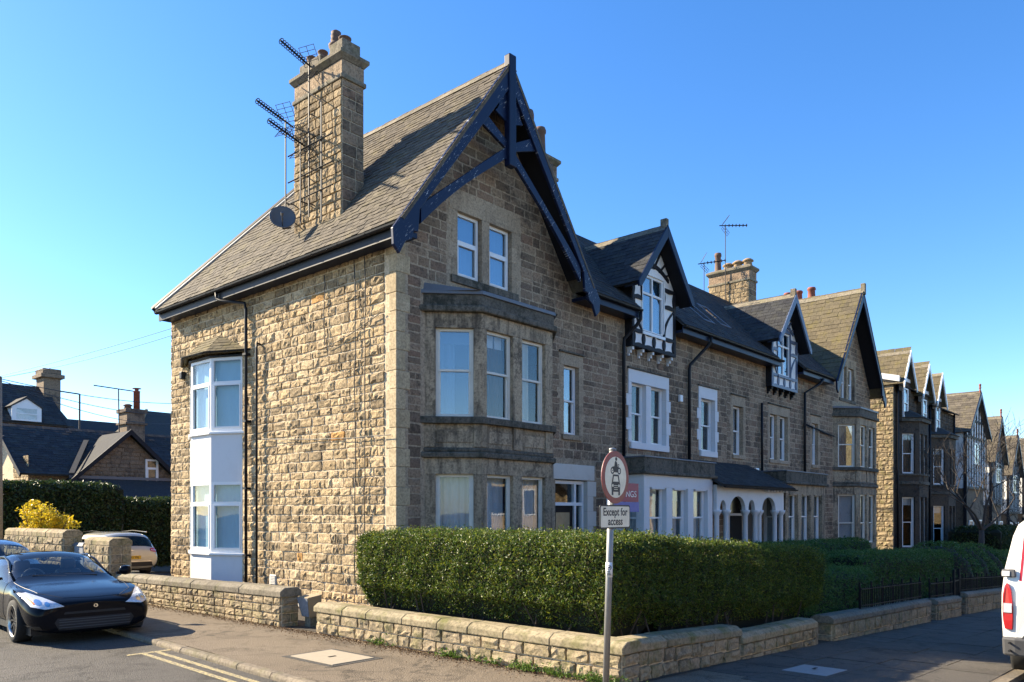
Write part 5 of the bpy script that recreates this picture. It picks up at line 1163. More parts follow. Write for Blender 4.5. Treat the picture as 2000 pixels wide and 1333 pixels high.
for k in range(5): MB().box(24.9+k*.1, 24.915+k*.1, WY+.17, WY+.19, gz(25)+.05, .2).build('gate_bar', M['black'], gt)
MB().box(24.85, 25.39, WY+.165, WY+.195, .1, .13).build('gate_rail', M['black'], gt)
# ------------------------------------------------------------------ hedges and plants
def leaf_mat(name, cols, trans=.35, rough=.45):
    t = NT(name); r = t.n('NewGeometry').outputs['Random Per Island']
    big = t.noise(1.6, 4)
    c = t.ramp(t.math('FRACT', t.math('ADD', r, t.math('MULTIPLY', big, .6))), [(i/(len(cols)-1), c_) for i, c_ in enumerate(cols)])
    t.set(col=c, rough=rough, spec=.4)
    tr = t.n('BsdfTranslucent', {'Color': c}); ms = t.n('MixShader', {0: trans, 1: t.b.outputs[0], 2: tr.outputs[0]})
    t.t.links.new(ms.outputs[0], t.N['Material Output'].inputs[0]); return t.m
M['yew'] = leaf_mat('yew_leaves', [(.036,.080,.012),(.066,.122,.016),(.12,.17,.022),(.08,.065,.022),(.045,.09,.014),(.27,.29,.03),(.055,.105,.014)])
M['privet'] = leaf_mat('clipped_hedge_leaves', [(.045,.11,.026),(.075,.16,.034),(.11,.20,.042),(.06,.13,.028)], .3)
M['ivy'] = leaf_mat('ivy_leaves', [(.020,.042,.012),(.035,.065,.016),(.06,.085,.02),(.025,.05,.013)], .25)
M['forsythia'] = leaf_mat('forsythia_flowers', [(.72,.52,.02),(.80,.60,.03),(.60,.42,.02),(.30,.28,.03),(.75,.55,.02)], .4)
M['weed'] = leaf_mat('weed_leaves', [(.07,.13,.02),(.12,.19,.03),(.09,.15,.025)], .4)
M['litter'] = leaf_mat('leaf_litter', [(.10,.05,.02),(.16,.085,.035),(.07,.04,.02),(.20,.12,.055)], .1, .8)
M['core'] = plain('hedge_inside', (.012,.015,.006), .95, var=.3)  # dark filling behind the leaves; shade in the gaps put into its colour
M['twig'] = plain('twig_bark', (.075,.055,.04), .9, var=.3)
M['bark'] = plain('tree_bark', (.060,.050,.042), .9, var=.3, scale=12, bump=.01)
def leaves_mesh(P, N, ln, wd, rs, spread=.75):
    n = len(P); a = rs.normal(size=(n, 3)); D = N*(1-spread)+a/np.linalg.norm(a, axis=1)[:, None]*spread; D /= np.linalg.norm(D, axis=1)[:, None]+1e-9
    b = rs.normal(size=(n, 3)); S = np.cross(D, b); S /= np.linalg.norm(S, axis=1)[:, None]+1e-9
    l = ln*rs.uniform(.5, 1.25, (n, 1))*np.where(rs.rand(n, 1) < .06, 1.7, 1.0); w = wd*rs.uniform(.7, 1.2, (n, 1)); bend = np.cross(D, S)*l*.12
    V = np.stack([P-D*l*.5, P+S*w*.5+bend, P+D*l*.5, P-S*w*.5+bend], 1).reshape(-1, 3)
    F = np.arange(4*n).reshape(n, 4); return V, F
def wob(P, s, a, seed):
    q = P*s; r = np.sin(q[:, 0]*1.7+seed)+np.sin(q[:, 1]*2.1+seed*2+q[:, 2])+np.sin(q[:, 2]*2.6+q[:, 0]*.8+seed*3)
    return a*r/3
def block_leaves(x0, x1, y0, y1, zb, zt, dens, ln, wd, seed, rnd_=.22, faces='xXyYt', zslope=0.0, thin=.0, lump=.045):
    rs = np.random.RandomState(seed); out = []; Ns = []; dx, dy = x1-x0, y1-y0
    H = zt-zb
    for f in faces:
        A = {'x': dy*H, 'X': dy*H, 'y': dx*H, 'Y': dx*H, 't': dx*dy}[f]; n = int(A*dens)
        u, v = rs.rand(n), rs.rand(n)
        if f in 'xX': P = np.stack([np.full(n, x0 if f == 'x' else x1), y0+u*dy, zb+v*H], 1); N = np.tile([-1. if f == 'x' else 1., 0, .3], (n, 1))
        elif f in 'yY': P = np.stack([x0+u*dx, np.full(n, y0 if f == 'y' else y1), zb+v*H], 1); N = np.tile([0, -1. if f == 'y' else 1., .3], (n, 1))
        else: P = np.stack([x0+u*dx, y0+v*dy, np.full(n, zt)], 1); N = np.tile([0, 0, 1.], (n, 1))
        out.append(P); Ns.append(N)
    P = np.concatenate(out); N = np.concatenate(Ns); C = np.array([(x0+x1)/2, (y0+y1)/2, (zb+zt)/2]); h = np.array([dx/2, dy/2, H/2])
    # round the edges
    q = P-C; inner = np.maximum(h-rnd_, .02); cl = np.clip(q, -inner, inner); cl[:, 2] = np.where(q[:, 2] < 0, q[:, 2], cl[:, 2]); e = q-cl; L = np.linalg.norm(e, axis=1)[:, None]
    q = np.where(L > 1e-6, cl+e/np.maximum(L, 1e-6)*np.minimum(L, rnd_), q); N = N*.5+np.where(L > 1e-6, e/np.maximum(L, 1e-6), 0)*.8
    N /= np.linalg.norm(N, axis=1)[:, None]
    P = q+C
    if thin:                               # ragged, thinner foot
        low = (P[:, 2]-zb)/H; tuck = np.clip((.30-low)/.30, 0, 1)[:, None]; P[:, :2] -= (N[:, :2]*tuck*.28); keep = rs.rand(len(P)) > np.clip((.22-low)/.22, 0, 1)*thin*rs.rand(len(P))*1.6
        P, N = P[keep], N[keep]
    stray = np.where(rs.rand(len(P), 1) < .05, rs.uniform(.02, .09, (len(P), 1)), 0)
    P = P+N*(wob(P, 3.1, lump, seed)[:, None]+wob(P, 8, .03, seed+1)[:, None]+wob(P, 19, .018, seed+2)[:, None]+rs.normal(0, .020, (len(P), 1))+stray)
    P[:, 2] += zslope*(P[:, 0]-x0)
    return leaves_mesh(P, N, ln, wd, rs)
def hedge(name, label, blocks, mat, dens, ln, wd, group=None, core=True, seed=1, rnd_=.22, thin=0.0, faces='xXyYt', cat='hedge', zslope=0):
    x0, x1, y0, y1, zb, zt = blocks[0]
    t_ = thing(name, label, cat, ((x0+x1)/2, (y0+y1)/2, zb), group); VV, FF, o = [], [], 0
    cm = MB()
    for i, (x0, x1, y0, y1, zb, zt) in enumerate(blocks):
        V, F = block_leaves(x0, x1, y0, y1, zb, zt, dens, ln, wd, seed+i, rnd_, faces if isinstance(faces, str) else faces[i], zslope, thin); VV.append(V); FF.append(F+o); o += len(V)
        k = .10
        A = [(x0+k*2.5, y0+k*2.5, zb), (x1-k*2.5, y0+k*2.5, zb), (x1-k*2.5, y1-k*2.5, zb), (x0+k*2.5, y1-k*2.5, zb)]
        Bq = [(x0+k, y0+k, zb+.35*(zt-zb)), (x1-k, y0+k, zb+.35*(zt-zb)+zslope*(x1-x0)), (x1-k, y1-k, zb+.35*(zt-zb)+zslope*(x1-x0)), (x0+k, y1-k, zb+.35*(zt-zb))]
        Cq = [(x0+k, y0+k, zt-.22), (x1-k, y0+k, zt-.22+zslope*(x1-x0)), (x1-k, y1-k, zt-.22+zslope*(x1-x0)), (x0+k, y1-k, zt-.22)]
        D = [(x0+.25, y0+.25, zt-.09), (x1-.25, y0+.25, zt-.09+zslope*(x1-x0)), (x1-.25, y1-.25, zt-.09+zslope*(x1-x0)), (x0+.25, y1-.25, zt-.09)]
        cm.loops(A, Bq, False); cm.loops(Bq, Cq, False); cm.loops(Cq, D, True)
    fo = raw('foliage', np_mesh('foliage', np.concatenate(VV), np.concatenate(FF)), M[mat], t_, kind='stuff')
    cm.build('dark_core', M['core'], t_)
    return t_
HZ = .30
BH = None if True else hedge('yew_hedge', 'big clipped yew hedge behind the corner wall, sunlit on its left side', [(8.28, 9.75, 5.66, 10.95, HZ, 1.66), (9.3, 15.7, 5.66, 7.3, HZ, 1.66)], 'yew', 2300, .060, .026, 'clipped garden hedges', seed=3, thin=1.0, faces=['xyt', 'yXt'], zslope=0, rnd_=.26) if False else None
def big_hedge():
    t_ = thing('yew_hedge', 'big clipped yew hedge behind the corner wall, sunlit on its left side', 'hedge', (9, 7, .1), 'clipped garden hedges')
    VV, FF, o = [], [], 0
    for blk, fc, zs_, sd_, dn in (((8.30, 9.9, 5.66, 10.95, .46, 1.68), 'xyYt', 0, 3, 4600), ((9.6, 15.75, 5.66, 7.4, .40, 1.66), 'yXt', -.062, 5, 4200)):
        V, F = block_leaves(*blk, dn, .048, .020, sd_, .17, fc, zs_, .9, lump=.05); VV.append(V); FF.append(F+o); o += len(V)
    raw('foliage', np_mesh('foliage', np.concatenate(VV), np.concatenate(FF)), M['yew'], t_, kind='stuff')
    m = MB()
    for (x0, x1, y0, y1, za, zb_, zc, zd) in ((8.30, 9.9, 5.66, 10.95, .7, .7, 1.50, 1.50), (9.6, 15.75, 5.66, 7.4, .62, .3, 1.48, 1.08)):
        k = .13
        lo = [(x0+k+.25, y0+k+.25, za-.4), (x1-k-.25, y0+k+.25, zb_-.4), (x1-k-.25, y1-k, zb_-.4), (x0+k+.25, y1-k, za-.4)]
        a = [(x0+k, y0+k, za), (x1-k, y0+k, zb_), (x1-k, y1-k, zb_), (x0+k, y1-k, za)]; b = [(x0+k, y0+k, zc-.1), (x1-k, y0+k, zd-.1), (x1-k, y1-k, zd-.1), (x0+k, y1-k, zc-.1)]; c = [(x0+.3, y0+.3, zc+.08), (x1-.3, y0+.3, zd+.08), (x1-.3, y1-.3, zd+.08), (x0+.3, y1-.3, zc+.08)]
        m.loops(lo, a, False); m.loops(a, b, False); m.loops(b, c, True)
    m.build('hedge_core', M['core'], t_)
    rg = random.Random(2); m = MB()
    for k in range(46):
        if k < 22: x, y = 8.45+rg.random()*.2, 5.8+rg.random()*5
        else: x, y = 8.5+rg.random()*7, 5.8+rg.random()*.2
        p = Vector((x, y, gz(x)+.05)); m.tube([p, p+Vector((rg.uniform(-.1, .1), rg.uniform(-.1, .1), .3)), p+Vector((rg.uniform(-.2, .2), rg.uniform(-.2, .2), .75))], [.022, .016, .008], 5)
    m.build('stems', M['twig'], t_, kind='stuff')
big_hedge()
HG = 'clipped garden hedges'
hedge('clipped_hedge', 'dark boxy hedge just beyond the first gateway', [(14.9, 19.3, 5.75, 7.0, -.4, .92)], 'privet', 1300, .05, .024, HG, seed=11, zslope=-.04)
hedge('clipped_hedge', 'taller dark hedge behind the boxy hedge at the first gateway', [(15.0, 21.3, 7.2, 8.6, -.5, 1.22)], 'privet', 1000, .055, .026, HG, seed=13, zslope=-.035, rnd_=.4)
hedge('clipped_hedge', 'long flat-topped hedge above the black railings', [(20.5, 29.8, 6.4, 7.8, -.9, 1.02)], 'privet', 800, .06, .03, HG, seed=15, zslope=-.03, rnd_=.3)
hedge('clipped_hedge', 'low hedge near the porch of the terrace', [(16.5, 31, 9.4, 10.3, -.8, 1.15)], 'privet', 500, .07, .035, HG, seed=17, zslope=-.006, rnd_=.3)
for k, (x, y) in enumerate(((31.6, 7.4), (33.8, 7.3), (36.2, 7.2))):
    t_ = thing('domed_hedge', ['nearest', 'middle', 'farthest'][k]+' of three round-topped clipped bushes down the street', 'bush', (x, y, gz(x)), 'round-topped clipped bushes')
    rs = np.random.RandomState(k+30); n = 5200; a = rs.normal(size=(n, 3)); a /= np.linalg.norm(a, axis=1)[:, None]; a[:, 2] = np.where(a[:, 2] < -.55, -.55, a[:, 2])
    R_ = np.array([1.35, 1.5, 1.45]); c = np.array([x, y, -.45-k*.08]); P = a*R_+c; P += a*(wob(P, 3, .05, k)[:, None]+rs.normal(0, .03, (n, 1)))
    raw('foliage', np_mesh('foliage', *leaves_mesh(P, a, .08, .045, rs)), M['privet'], t_, kind='stuff')
    MB().lathe([(.9, -1.6), (1.2, -.6), (1.25, .0), (1.05, .7), (.6, 1.15), (.1, 1.28)], tuple(c), 14).build('dark_core', M['core'], t_, smooth=True)
hedge('clipped_hedge', 'far low hedge between the domed bushes and the van', [(38, 48, 6.2, 7.6, -2.2, .35)], 'privet', 350, .1, .05, HG, seed=19, zslope=-.02)
hedge('ivy_hedge', 'tall shaggy ivy hedge in front of the cottage at left', [(6.0, 12.9, 31.2, 33, -.1, 3.15)], 'ivy', 420, .13, .085, 'ivy hedges at the back', seed=21, rnd_=.5, faces='xyt')
hedge('ivy_hedge', 'lower ivy hedge meeting the corner house at left', [(12.3, 19, 31.6, 33.4, -.1, 2.62)], 'ivy', 420, .13, .085, 'ivy hedges at the back', seed=23, rnd_=.5, faces='xyt')
hedge('evergreen_shrub', 'dark evergreen shrubs at the foot of the bare tree', [(44.5, 52, 7.5, 10, -2.2, 1.3)], 'ivy', 300, .13, .07, None, seed=25, rnd_=.6, cat='shrub')
# yellow bush
fb = thing('forsythia_bush', 'bright yellow flowering bush behind the rough stone wall', 'bush', (8.3, 25.9, 0))
rs = np.random.RandomState(5); n = 7000; a = rs.normal(size=(n, 3)); a /= np.linalg.norm(a, axis=1)[:, None]; rr = rs.rand(n, 1)**.22
P = a*rr*np.array([.60, .80, .55])+np.array([8.3, 25.9, 1.62]); P += a*(wob(P, 4.5, .42, 2)+wob(P, 11, .2, 5))[:, None]; P = P[P[:, 2] > .5]
raw('foliage', np_mesh('foliage', *leaves_mesh(P, np.tile([0, 0, 1.], (len(P), 1)), .085, .05, rs, .9)), M['forsythia'], fb, kind='stuff')
m = MB(); rg = random.Random(8)
for k in range(26):
    t1, t2 = rg.uniform(0, 6.28), rg.uniform(.3, 1); q = Vector((8.3+math.cos(t1)*.75*t2, 25.9+math.sin(t1)*1.0*t2, 1.5+rg.uniform(.2, .85))); m.tube([(8.3, 25.9, 0), (8.3+math.cos(t1)*.2, 25.9+math.sin(t1)*.2, .8), q], [.03, .02, .006], 5)
m.build('stems', M['twig'], fb, kind='stuff')
# bare tree
def bare_tree(label, x, y, h, seed, r0=.16):
    t_ = thing('bare_tree', label, 'tree', (x, y, gz(x))); rg = random.Random(seed); tr, br = MB(), MB()
    def grow(p, d, L, r, lev):
        n = 4 if lev < 3 else 3; pts = [p]; q = p.copy(); dd = d.copy(); rs_ = [r]
        for i in range(n):
            dd = (dd+Vector((rg.uniform(-1, 1), rg.uniform(-1, 1), rg.uniform(-.2, .6)))*(.08 if lev == 0 else .24)).normalized(); q = q+dd*L/n; pts.append(q.copy()); rs_.append(r*(1-.55*(i+1)/n))
        (tr if lev == 0 else br).tube(pts, rs_, 7 if lev < 2 else 4, cap=lev < 2)
        if lev >= 5: return
        for k in range(4 if lev < 2 else rg.choice((2, 3, 3))):
            i = n if k == 0 else rg.randint(max(1, n-2), n); side = Vector((rg.uniform(-1, 1), rg.uniform(-1, 1), rg.uniform(-.05, .8))).normalized()
            grow(pts[i], (dd*(.75 if k == 0 else .45)+side*.75).normalized(), L*rg.uniform(.62, .82), max(.009, rs_[i]*rg.uniform(.6, .8)), lev+1)
    grow(Vector((x, y, gz(x)-.1)), Vector((0, 0, 1)), h*.33, r0, 0)
    tr.build('trunk', M['bark'], t_, smooth=True); br.build('crown', M['bark'], t_)
bare_tree('bare branching tree in front of the half-timbered houses', 42.0, 7.9, 9.2, 14, .24)
bare_tree('small bare tree at far right behind the van', 56.0, 8.6, 9.0, 23, .22)
# weeds and litter at the wall foot
rs = np.random.RandomState(11)
def scatter(name, label, mat, P, N, ln, wd, cat, sp): 
    o = raw(name, np_mesh(name, *leaves_mesh(P, N, ln, wd, rs, sp)), M[mat], None, kind='stuff'); return tag(o, label, cat)
n = 9000; x = WX-.06-np.abs(rs.normal(0, .22, n))**1.3; y = rs.uniform(5.0, 20, n); keep = (x > 6.1) & (rs.rand(n) < (.4+.6*np.exp(-np.abs(y-9)/3))); P = np.stack([x, y, np.full(n, .012)], 1)[keep]
scatter('leaf_litter', 'brown leaf litter along the foot of the sunlit wall', 'litter', P, np.tile([1., .2, .0], (len(P), 1)), .03, .014, 'leaf litter', .5)
pw = []
for (yc, k) in ((9.6, 70), (8.0, 130), (7.3, 60), (6.6, 200), (6.1, 130), (5.5, 240), (5.2, 120)):
    pw.append(np.stack([WX-.07-np.abs(rs.normal(0, .05, k)), rs.normal(yc, .14, k), np.abs(rs.normal(0, .05, k))+.01], 1))
P = np.concatenate(pw); scatter('weeds', 'small green weeds growing at the foot of the sunlit wall', 'weed', P, np.tile([-.3, 0, 1.], (len(P), 1)), .065, .022, 'weeds', .6)
# ------------------------------------------------------------------ road sign
SP = thing('road_sign', 'no motor vehicles road sign reading Except for access on grey pole at wall corner', 'road sign', (7.47, 5.16, 0))
pt, pb = Vector((7.52, 5.115, 2.75)), Vector((7.45, 5.165, -.1))
MB().tube([pb, pt], .038, 14).build('pole', M['steel'], SP, smooth=True)
MB().lathe([(.041, 0), (.041, .02), (.02, .03)], tuple(pt), 12).build('pole_cap', M['steel'], SP, smooth=True)
n_ = Vector((.06, -1, 0)).normalized(); u_ = Vector((1, .06, 0)).normalized()
def disc(m, f, a, b, r, c0, c1, n=40): m.prism(f, [(a+r*math.cos(6.2832*i/n), b+r*math.sin(6.2832*i/n)) for i in range(n)], c0, c1)
sf = Fr(Vector((7.513, 5.12, 0)), u_, n_); zc = 2.44; K0 = .05
t = NT('red_sign_ring'); t.set(col=t.mix(t.noise(6, 4), (.21,.018,.014), (.27,.03,.02)), rough=.4); M['signred'] = t.m
t = NT('dirty_white_sign_face'); f_ = t.ramp(t.noise(5, 6, .7), [(.42, t.g(0)), (.75, t.g(1))]); t.set(col=t.mix(t.math('MULTIPLY', f_, .55), (.88,.84,.66), (.47,.43,.29)), rough=.45); M['signwhite'] = t.m
M['signblack'] = plain('black_sign_print', (.012,.012,.012), .5)
m = MB(); disc(m, sf, 0, zc, .30, K0-.012, K0-.008); m.build('sign_back', M['steel'], SP)
m = MB(); disc(m, sf, 0, zc, .30, K0-.0078, K0); m.build('red_ring', M['signred'], SP)
m = MB(); disc(m, sf, 0, zc, .235, K0+.0005, K0+.002); m.build('white_face', M['signwhite'], SP)
m = MB(); c0, c1 = K0+.0025, K0+.0035
def ringp(m, f, a, b, r0, r1, n=24):
    for i in range(n):
        s, e = 6.2832*i/n, 6.2832*(i+1)/n; m.prism(f, [(a+r0*math.cos(s), b+r0*math.sin(s)), (a+r1*math.cos(s), b+r1*math.sin(s)), (a+r1*math.cos(e), b+r1*math.sin(e)), (a+r0*math.cos(e), b+r0*math.sin(e))], c0, c1)
zb_ = zc+.075                               # motorcycle
ringp(m, sf, -.074, zb_, .024, .040); ringp(m, sf, .076, zb_, .024, .040); disc(m, sf, -.070, zb_, .008, c0, c1, 10); disc(m, sf, .072, zb_, .008, c0, c1, 10)
m.prism(sf, [(-.045, zb_-.015), (.04, zb_-.02), (.065, zb_+.03), (.05, zb_+.05), (.01, zb_+.045), (-.03, zb_+.05), (-.075, zb_+.045), (-.07, zb_+.03)], c0, c1)
m.prism(sf, [(-.035, zb_+.045), (.02, zb_+.04), (.045, zb_+.055), (.02, zb_+.10), (-.005, zb_+.115), (-.02, zb_+.10)], c0, c1); disc(m, sf, .008, zb_+.135, .022, c0, c1, 16)
m.prism(sf, [(.06, zb_+.035), (.075, zb_+.075), (.045, zb_+.08), (.045, zb_+.072), (.063, zb_+.068), (.05, zb_+.035)], c0, c1)
zd_ = zc-.20                                # car, head on
m.prism(sf, [(-.092, zd_+.035), (.092, zd_+.035), (.098, zd_+.12), (.085, zd_+.15), (-.085, zd_+.15), (-.098, zd_+.12)], c0, c1)
for sg in (-1, 1):
    m.prism(sf, [(sg*.085, zd_+.15), (sg*.062, zd_+.15), (sg*.044, zd_+.212), (sg*.062, zd_+.232)], c0, c1); m.prism(sf, [(sg*.092, zd_-.005), (sg*.056, zd_-.005), (sg*.056, zd_+.035), (sg*.092, zd_+.035)], c0, c1)
m.prism(sf, [(-.062, zd_+.232), (.062, zd_+.232), (.044, zd_+.212), (-.044, zd_+.212)], c0, c1); m.build('vehicle_symbols', M['signblack'], SP)
m = MB(); c0, c1 = K0+.0036, K0+.0042
disc(m, sf, -.068, zd_+.105, .017, c0, c1, 14); disc(m, sf, .068, zd_+.105, .017, c0, c1, 14)
for k in range(3): m.fb(sf, -.040, .040, zd_+.058+k*.022, zd_+.065+k*.022, c0, c1)
m.build('lamps_and_grille', M['signwhite'], SP)
pf = Fr(Vector((7.508, 5.125, 0)), u_, n_); z0, z1 = 1.855, 2.125; w2 = .335
def rr(a, b, r, w, h, n=5): return [(a+sx*(w-r)+r*math.cos(t0+1.5708*i/n), b+sy*(h-r)+r*math.sin(t0+1.5708*i/n)) for (sx, sy, t0) in ((1, 1, 0), (-1, 1, 1.5708), (-1, -1, 3.1416), (1, -1, 4.7124)) for i in range(n+1)]
pc = (z0+z1)/2; pa = .01
MB().prism(pf, rr(pa, pc, .03, w2, .135), .038, .048).build('plate', M['signblack'], SP); MB().prism(pf, rr(pa, pc, .022, w2-.017, .118), .0482, .050).build('plate_face', M['signwhite'], SP)
text_mesh('Except for', .125, pf, pa, pc+.052, .0505, M['signblack'], 'lettering', SP, bold=.0026, sx=1.02); text_mesh('access', .125, pf, pa, pc-.055, .0505, M['signblack'], 'lettering', SP, bold=.0026, sx=1.02)
for z in (2.55, 2.33, 1.99): MB().lathe([(.046, 0), (.046, .035)], (7.47+.07*(z)/2.85-.01, 5.16-.05*z/2.85+.005, z), 12).build('clamp', M['steel'], SP)
MB().lathe([(.0395, 0), (.0395, .17)], (7.486, 5.139, 1.30), 14).build('sticker', M['white'], SP, smooth=True)
qf = Fr(Vector((7.486, 5.139, 0)), Vector((.568, -.822, 0)), Vector((-.822, -.568, 0)))
m = MB(); c0, c1 = .0405, .0415; ringp(m, qf, 0, 1.41, .024, .029, 20); m.prism(qf, [(-.016, 1.395), (-.010, 1.395), (-.006, 1.408), (.006, 1.408), (.010, 1.395), (.015, 1.395), (.012, 1.418), (.018, 1.426), (.008, 1.428), (.004, 1.418), (-.012, 1.418)], c0, c1)
for k in range(3): m.fb(qf, -.024, .022-.006*k, 1.325+k*.018, 1.333+k*.018, c0, c1)
m.build('sticker_print', M['signblack'], SP)
# estate agent board
EB = thing('estate_agent_board', 'crimson and blue estate agent board behind the road sign', 'sign board', (14.3, 9.45, gz(14.3)))
ef = Fr((0, 9.4, 0), (1, 0, 0), (0, -1, 0))
MB().box(13.72, 13.79, 9.41, 9.48, gz(14)-.1, 2.75).build('post', M['white'], EB)
MB().fb(ef, 13.8, 14.83, 2.275, 2.68, -.01, .0).build('upper_panel', plain('crimson_board', (.30,.022,.065), .4, var=.06), EB); MB().fb(ef, 13.8, 14.85, 2.06, 2.272, -.01, .0).build('lower_panel', plain('blue_board', (.10,.12,.42), .4, var=.06), EB)
text_mesh('NGS', .19, ef, 14.53, 2.44, .002, M['white'], 'lettering', EB, sx=1.15); text_mesh('et', .20, ef, 14.12, 2.15, .002, M['signblack'], 'lettering', EB)
# salt bin in the gap
SB = thing('meter_box', 'small grey weathered box in the gap of the low wall', 'utility box', (8.05, 11.66, 0))
bx = Fr((7.98, 11.68, 0), (0, 1, 0), (-1, 0, 0))
M['boxgrey'] = plain('weathered_blue_grey_panel', (.20,.22,.25), .6, var=.5, scale=22); M['boxbuff'] = plain('buff_box_side', (.36,.27,.16), .8, var=.15)
MB().loops([(8.17, 12.07, .16), (8.17, 12.30, .16), (8.10, 12.36, .52), (8.10, 12.02, .52)], [(8.40, 12.07, .16), (8.40, 12.30, .16), (8.40, 12.36, .56), (8.40, 12.02, .56)]).build('box', M['boxbuff'], SB, bevel=.01)
MB().loops([(8.162, 12.075, .17), (8.162, 12.295, .17), (8.094, 12.355, .51), (8.094, 12.025, .51)], [(8.154, 12.075, .17), (8.154, 12.295, .17), (8.086, 12.355, .51), (8.086, 12.025, .51)]).build('front_panel', M['boxgrey'], SB)
MB().box(8.2, 8.38, 12.1, 12.27, -.05, .16).build('base', M['cope_grey'], SB, bevel=.01)
# ------------------------------------------------------------------ aerials, dish, poles, wires
def yagi(label, mast, ztop, dirv, L=1.15, arms=(), n=11, refl=True, group='television aerials on the corner chimney', hm=None):
    x, y, z0 = mast; t_ = thing('tv_aerial', label, 'aerial', (x, y, z0), group)
    MB().tube([(x, y, z0), (x, y, ztop)], .017, 6).build('mast', M['alu'], t_)
    for (z, yy, xx) in arms: MB().tube([(x, y, z), (xx, yy, z)], .015, 5).build('bracket', M['alu'], t_)
    d = Vector(dirv).normalized(); s = Vector((d.y, -d.x, 0)).normalized(); p0 = Vector((x, y, ztop-.05)); k = d.cross(s)
    MB().tube([p0-d*.25, p0+d*L], .02, 6).build('boom', M['black'], t_)
    m = MB()
    for i in range(n):
        q = p0+d*(.15+(L-.18)*i/(n-1)); 
        ring = [q+(s*math.cos(a)+k*math.sin(a))*.06 for a in [6.2832*j/8 for j in range(9)]]; m.tube(ring, .011, 4)
    m.build('director', M['black'], t_)
    if refl:
        m = MB(); e = p0-d*.12
        for sg in (-1, 1):
            for j in range(5):
                q = e-d*(-.10*j*.6)+k*sg*(.06+.075*j); m.tube([q-s*.2, q+s*.2], .007, 4)
            for ss in (-.2, 0, .2): m.tube([e+s*ss+k*sg*.05, e+d*.24+s*ss+k*sg*.37], .008, 4)
        m.build('reflector', M['alu'], t_)
    return t_
adir = (-.951, -.311, .03)
yagi('topmost spiral-element television aerial beside the chimney cap', (10.10, 14.95, 8.6), 12.02, adir, .95, [(8.9, 14.95, 10.26), (10.9, 14.95, 10.26), (9.7, 14.95, 10.26)], 11)
yagi('left spiral-element television aerial, middle of the corner chimney', (10.02, 15.75, 8.6), 11.0, adir, .95, [(9.1, 15.7, 10.28), (8.7, 15.7, 10.28)], 11)
yagi('lowest spiral-element television aerial on the corner chimney', (10.05, 15.2, 8.5), 10.35, adir, 1.05, [(9.0, 15.2, 10.26), (9.6, 15.2, 10.26)], 11)
mk = thing('aerial_pole', 'bare bracketed aerial pole on the chimney face', 'aerial pole', (10.08, 14.45, 8.4), 'television aerials on the corner chimney')
MB().tube([(10.08, 14.45, 8.4), (10.08, 14.45, 11.0)], .018, 6).build('mast', M['alu'], mk)
for z in (9.05, 9.55, 10.15): MB().tube([(10.05, 15.7, z+.0), (10.05, 14.0, z+.0)], .016, 5).build('cross_bar', M['black'], mk)
MB().tube([(10.08, 15.2, 11.55), (10.06, 14.4, 10.95)], .014, 5).build('stay', M['black'], mk)
yagi('small aerial just right of the corner chimney', (10.95, 15.0, 9.0), 11.0, (.7, -.5, .1), .5, [(10.2, 15.0, 10.8)], 4)
DI = thing('satellite_dish', 'grey satellite dish mounted low beside the corner chimney', 'satellite dish', (10.0, 15.9, 8.5))
dn = Vector((-.42, -.62, .30)).normalized(); dc = Vector((9.80, 15.52, 8.60)); du = dn.cross(Vector((0, 0, 1))).normalized(); dv = du.cross(dn).normalized(); V, F = [], []
for i in range(7):
    r_ = .29*i/6
    for j in range(20): a = 6.2832*j/20; V.append(dc+(du*math.cos(a)+dv*math.sin(a)*1.05)*r_+dn*(.09*(i/6)**2-.0))
for i in range(6):
    for j in range(20): F.append((i*20+j, i*20+(j+1) % 20, (i+1)*20+(j+1) % 20, (i+1)*20+j))
o_ = MB().add(V, F).build('dish', M['dish'], DI, smooth=True)
sm = o_.modifiers.new('s', 'SOLIDIFY'); sm.thickness = .01
MB().tube([dc-dv*.25, dc+dn*.36-dv*.18], .012, 5).build('feed_arm', M['alu'], DI); MB().tube([dc+dn*.34-dv*.18, dc+dn*.41-dv*.16], .03, 8).build('receiver', M['dish'], DI)
MB().tube([dc-dn*.02, dc-dn*.15-Vector((0, 0, .1)), (10.12, 15.7, 8.55)], .02, 6).build('wall_bracket', M['alu'], DI)
yagi('slim comb aerial on the mid-terrace chimney', (30.3, 15.0, 10.2), 14.0, (.5, -.6, 0), .9, [(11.2, 15.0, 30.42)], 6, group='aerials farther along the roofs'); yagi('lower aerial left of the mid-terrace chimney', (29.6, 15.6, 10.4), 12.4, (.5, -.6, .1), .9, [], 6, group='aerials farther along the roofs')
ca = thing('tv_aerial', 'wide television aerial on tall mast above the cottage', 'aerial', (16.76, 41.6, 7), 'aerials farther along the roofs')
MB().tube([(16.8, 41.6, 6.0), (16.76, 41.6, 8.35)], .03, 6).build('mast', M['alu'], ca); MB().tube([(15.6, 41.7, 8.42), (17.45, 41.5, 8.32)], .03, 6).build('boom', M['alu'], ca)
lp = thing('street_lamp', 'thin lamp standard beyond the cottage roof', 'street lamp', (18.2, 55, 0)); MB().tube([(20.8, 58, 0), (20.8, 58, 10.2)], .06, 6).build('post', M['alu'], lp); MB().tube([(20.8, 58, 10.2), (18.6, 58.3, 10.35)], .05, 6).build('lamp_arm', M['alu'], lp)
TP = thing('telegraph_pole', 'wooden telegraph pole at the left edge of the picture', 'telegraph pole', (7.62, 27.62, 0))
MB().tube([(7.6, 27.66, -.1), (7.6, 27.66, 6.2)], [.14, .11], 12).build('pole', plain('weathered_pole_timber', (.20, .18, .14), .9, var=.3, scale=5), TP, smooth=True)
for z in (2.6, 3.2, 3.8, 4.4): MB().box(7.44, 7.76, 27.64, 27.68, z, z+.02).build('step', M['steel'], TP)
